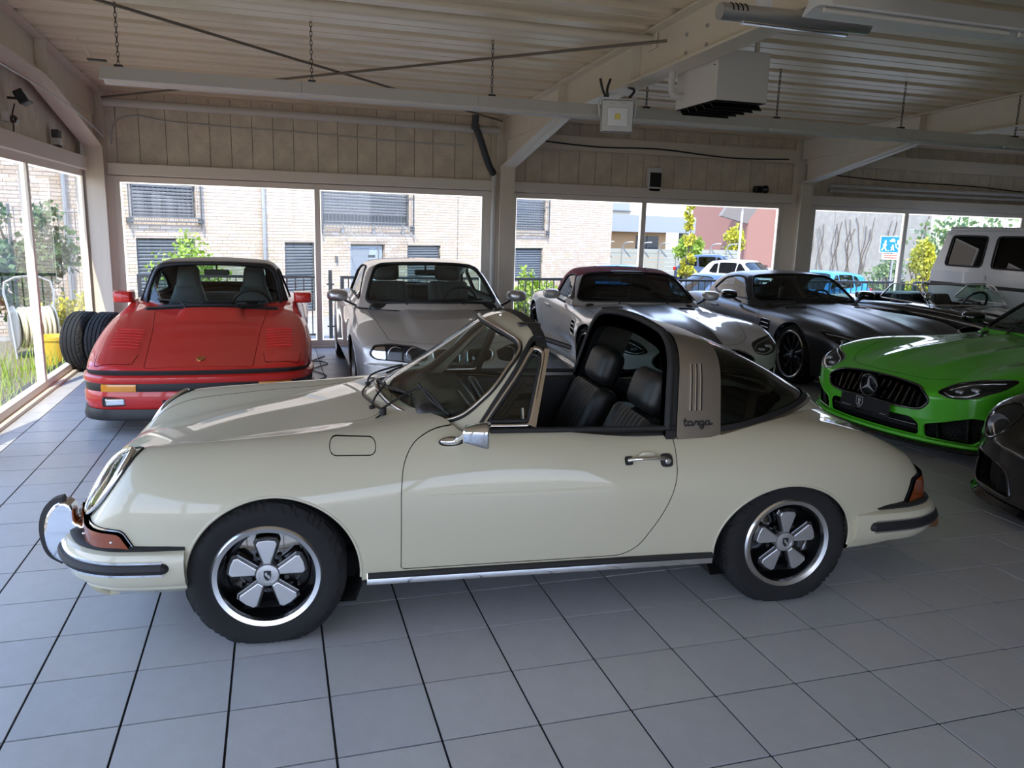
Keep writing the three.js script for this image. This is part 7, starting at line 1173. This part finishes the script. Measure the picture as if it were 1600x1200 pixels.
{ const t = thing('flood_light', 'square grey LED flood light clamped below the beam', 'flood light', [2.78, 2.64, -3.72], -0.25);
  const g = rbox(-0.145, 0.145, -0.14, 0.14, -0.025, 0.02, 0.03, 3); mesh('housing', g, M.galvanised, t); mesh('face_frame', rbox(-0.135, 0.135, -0.13, 0.13, 0.018, 0.03, 0.02), M.lamp_white, t); mesh('reflector', rbox(-0.09, 0.09, -0.085, 0.07, 0.028, 0.034, 0.01), M.satin_alloy, t); mesh('led_chip', rbox(-0.025, 0.025, -0.03, 0.02, 0.033, 0.038, 0.004), mat('led_yellow', C3(0.75, 0.62, 0.12), 0.4), t);
  mesh('bracket', tube([V(-0.155, 0, 0), V(-0.155, 0.16, -0.01), V(0.155, 0.16, -0.01), V(0.155, 0, 0)], 0.010, 6), M.lamp_white, t);
  for (const s of [-1, 1]) { mesh('clamp_jaw', tube([V(-0.10 + s * 0.01, 0.16, 0), V(-0.12 + s * 0.02, 0.22, 0), V(-0.12 + s * 0.045, 0.31, 0)], 0.012, 6), M.black_trim, t); } mesh('cable', tube([V(0.1, 0.16, 0), V(0.14, 0.22, 0), V(0.08, 0.25, 0)], 0.012, 6), M.black_trim, t); for (const x of [-0.05, 0.05]) mesh('marking', box(x - 0.025, x + 0.025, 0.10, 0.108, 0.03, 0.0312), M.galvanised, t); }
{ const t = thing('tube_heater', 'slim grey metal tube heater hung beside the beam', 'heater', [2.25, 2.86, -1.2], 0.02);
  const b = cyl(V(0, 0, 0), V(1.0, 0.02, 0), 0.046, 20); mesh('tube_body', b, M.galvanised, t); for (const x of [0.06, 0.09, 0.12, 0.15, 0.84, 0.87, 0.90, 0.93]) { const r = new THREE.TorusGeometry(0.0465, 0.004, 6, 24, Math.PI); r.rotateY(Math.PI / 2); r.translate(x, 0.02 * x, 0); mesh('slot', r, M.dark_inside, t); } mesh('reflector_strip', rbox(0.14, 0.86, -0.05, -0.035, -0.02, 0.02, 0.006), M.polished_alloy, t);
  for (const x of [0.28, 0.72]) mesh('bracket', rbox(x - 0.05, x + 0.05, 0.03, 0.10, -0.012, 0.012, 0.004), M.lamp_white, t); mesh('cable', tube([V(0.78, 0.07, 0), V(0.86, 0.13, 0), V(0.95, 0.1, 0), V(0.97, 0.03, 0)], 0.007, 6), M.cable_black, t); for (const x of [0.28, 0.72]) mesh('hanger_wire', cyl(V(x, 0.1, 0), V(x, roofY(-1.2) - 2.86, 0), 0.004, 5), M.chain_dark, t); }
// pipes, purlin, braces, cables
{ const t = thing('roof_purlin', 'round white steel strut between the roof beams', 'strut', [-2.1, 3.19, -3.31]); mesh('tube', cyl(V(0.1, 0, 0), V(4.98, 0, 0), 0.042, 16), M.steel_white, t); for (const x of [0.08, 4.98]) mesh('end_plate', box(x - 0.006, x + 0.006, -0.07, 0.07, -0.07, 0.07), M.steel_white, t); }
for (const [a, b, l] of [[V(-2.0, 3.16, -2.9), V(2.8, 3.03, -7.5), 'thin steel brace rod crossing the roof towards the downpipe'], [V(2.8, 3.10, -2.9), V(-2.0, 2.99, -7.5), 'thin steel brace rod crossing the roof towards the corner column'], [V(3.0, 3.12, -2.9), V(4.9, 3.28, 1.5), 'thin steel brace rod meeting the middle beam']]) tag(mesh('brace_rod', cyl(a, b, 0.012, 8), M.rod_brown), l, 'rod');
tag(mesh('heating_pipe', tube([V(-2.0, 2.95, -7.56), V(0.4, 2.94, -7.56), V(2.78, 2.91, -7.56)], 0.048, 14), M.pipe_white), 'thick white pipe along the top of the rear wall', 'pipe');
for (const [y, r, l] of [[2.44, 0.030, 'upper white pipe on the wall above the white off-roader'], [2.36, 0.026, 'lower white pipe on the wall above the white off-roader']]) tag(mesh('wall_pipe', cyl(V(8.2, y, ZB + 0.05), V(16.9, y, ZB + 0.05), r, 12), M.pipe_white), l, 'pipe');
{ const t = thing('downpipe', 'dark grey plastic downpipe bending to the column', 'pipe', [0, 0, 0]); mesh('upper_pipe', tube([V(2.42, 3.08, -7.44), V(2.42, 2.93, -7.44), V(2.47, 2.84, -7.46), V(2.66, 2.46, -7.60), V(2.74, 2.36, -7.66)], 0.045, 14), M.grey_plastic, t); mesh('lower_pipe', cyl(V(2.755, 0.05, -7.67), V(2.755, 2.36, -7.67), 0.036, 14), M.pipe_white, t); mesh('collar', cyl(V(2.42, 2.90, -7.44), V(2.42, 2.96, -7.44), 0.055, 14), M.grey_plastic, t); mesh('socket', cyl(V(2.755, 2.28, -7.67), V(2.755, 2.38, -7.67), 0.046, 14), M.pipe_white, t); }
const cableRun = (pts, r, m, l) => tag(mesh('cable', tube(pts, r, 6, false, 60), m), l, 'cable');
cableRun([V(-1.98, 2.5, -7.79), V(-1.93, 2.75, -7.79), V(-1.7, 2.84, -7.79), V(-1.4, 2.80, -7.79), V(0.3, 2.76, -7.79), V(1.8, 2.72, -7.79), V(2.36, 2.73, -7.79)], 0.010, M.pipe_white, 'thin white cable sagging along the rear wall panels');
cableRun([V(3.05, 2.86, -7.69), V(4.2, 2.80, -7.69), V(5.2, 2.82, -7.69), V(6.4, 2.76, -7.69), V(7.4, 2.79, -7.69)], 0.011, M.cable_black, 'black cable along the rail of the middle rear bay');
cableRun([V(7.95, 2.62, -7.79), V(9.5, 2.56, -7.79), V(11, 2.55, -7.79), V(12.2, 2.50, -7.79)], 0.009, M.cable_black, 'black cable above the white pipes of the right rear bay');
cableRun([V(-2.06, 2.75, -4.0), V(-2.03, 2.72, -5.2), V(-2.0, 2.68, -6.0), V(-2.02, 2.60, -7.2), V(-2.0, 2.55, -7.5)], 0.010, M.pipe_white, 'white cable clipped along the left roof beam');
{ const t = thing('wall_speaker', 'black wall speaker between white end caps above the middle window', 'speaker', [5.165, 2.39, ZB + 0.04]); mesh('cabinet', rbox(-0.10, 0.10, -0.17, 0.17, -0.04, 0.06, 0.012), M.lamp_white, t); mesh('grille_cloth', rbox(-0.085, 0.095, -0.10, 0.10, 0.055, 0.068, 0.008), M.black_trim, t); }
{ const t = thing('horn_speaker', 'small black horn speaker on the lintel', 'speaker', [6.95, 2.325, ZB + 0.06]); mesh('body', rbox(-0.10, 0.06, -0.045, 0.05, -0.05, 0.05, 0.02), M.black_trim, t); mesh('horn', lathe([[0.03, 0], [0.055, 0.05], [0.06, 0.06], [0.045, 0.045], [0.015, 0.02], [0, 0.02]], 24).translate(0.03, 0, 0.04), M.black_trim, t); mesh('dust_cap', new THREE.SphereGeometry(0.014, 12, 8).translate(0.03, 0, 0.075), M.lamp_white, t); }
{ const t = thing('security_lamp', 'small black flood lamp on the left wall panels', 'lamp', [XL + 0.04, 2.62, -5.05]); mesh('head', (() => { const g = rbox(-0.02, 0.06, -0.06, 0.06, -0.08, 0.08, 0.012); g.rotateZ(0.5); g.translate(0.06, 0, 0); return g; })(), M.black_trim, t); mesh('glass', (() => { const g = rbox(0.058, 0.064, -0.045, 0.045, -0.065, 0.065, 0.003); g.rotateZ(0.5); g.translate(0.06, 0, 0); return g; })(), M.satin_alloy, t); mesh('arm', cyl(V(-0.04, 0, 0), V(0.05, 0, 0), 0.012, 8), M.black_trim, t); mesh('lead', tube([V(0.0, -0.04, -0.04), V(-0.02, -0.14, -0.02), V(0.0, -0.26, 0.05), V(-0.02, -0.31, 0.0)], 0.006, 6), M.cable_black, t); }
{ const t = thing('motion_sensor', 'white round motion sensor with black eye on the left wall', 'sensor', [XL + 0.03, 2.44, -4.85]); mesh('base', rbox(-0.03, 0.03, -0.04, 0.04, -0.06, 0.04, 0.015), M.lamp_white, t); mesh('eye', new THREE.SphereGeometry(0.035, 16, 10).translate(0.045, -0.01, -0.03), M.gloss_black, t); }
{ const t = thing('wall_box', 'grey two-part junction box on the left wall near the corner', 'junction box', [XL + 0.05, 2.40, -6.40]); mesh('upper_box', rbox(-0.04, 0.03, 0.02, 0.10, -0.06, 0.06, 0.01), M.grey_plastic, t); mesh('middle_plate', rbox(-0.04, 0.035, -0.05, 0.02, -0.055, 0.055, 0.006), M.lamp_white, t); mesh('lower_box', rbox(-0.04, 0.03, -0.10, -0.05, -0.06, 0.06, 0.01), M.grey_plastic, t); }
{ const t = thing('beam_clamp', 'steel bracket on top of the light trough end', 'bracket', [-1.42, 2.80, -4.0]); mesh('plate', rbox(-0.03, 0.10, 0, 0.012, -0.03, 0.03, 0.003), M.chain_dark, t); mesh('arm', bar(V(0, 0.01, 0), V(-0.06, 0.12, 0), 0.02, 0.012), M.steel_white, t); mesh('hook', tube([V(-0.05, 0.10, 0), V(-0.09, 0.15, 0), V(-0.05, 0.17, 0)], 0.008, 6), M.steel_white, t); }
// ---------------------------------------------------------------- spare wheels by the left window, power cord
function spare(x, z, turn, label) { const t = thing('spare_tyre', label, 'tyre', [x, 0.318, z], turn, 'spare tyres by the left window'); mesh('tyre', tyreGeo(0.32, 0.235, 0.215, 0.318), M.tyre_rubber, t); mesh('rim', lathe([[0.222, 0.10], [0.212, 0.108], [0.20, 0.085], [0.19, 0.02], [0.11, 0.03], [0.06, 0.05], [0, 0.05]]), M.satin_alloy, t); mesh('rim_back', lathe([[0.222, -0.10], [0.20, -0.09], [0.19, 0.0]]), M.satin_alloy, t); }
spare(-1.885, -6.36, 1.25, 'black tyre on alloy rim standing beside the red car'); spare(-2.135, -6.45, 1.25, 'outer black tyre standing against the left window');
cableRun([0.20, 0.28, 0.36, 0.30, 0.22, 0.30, 0.42, 0.34, 0.24, 0.32, 0.42].map((x, i) => V(x, 0.008, -5.3 - i * 0.19 + (i > 7 ? 0.2 : 0))), 0.006, M.cable_black, 'black power cord lying on the tiles beside the silver coupe');
renderer.render(scene, camera);
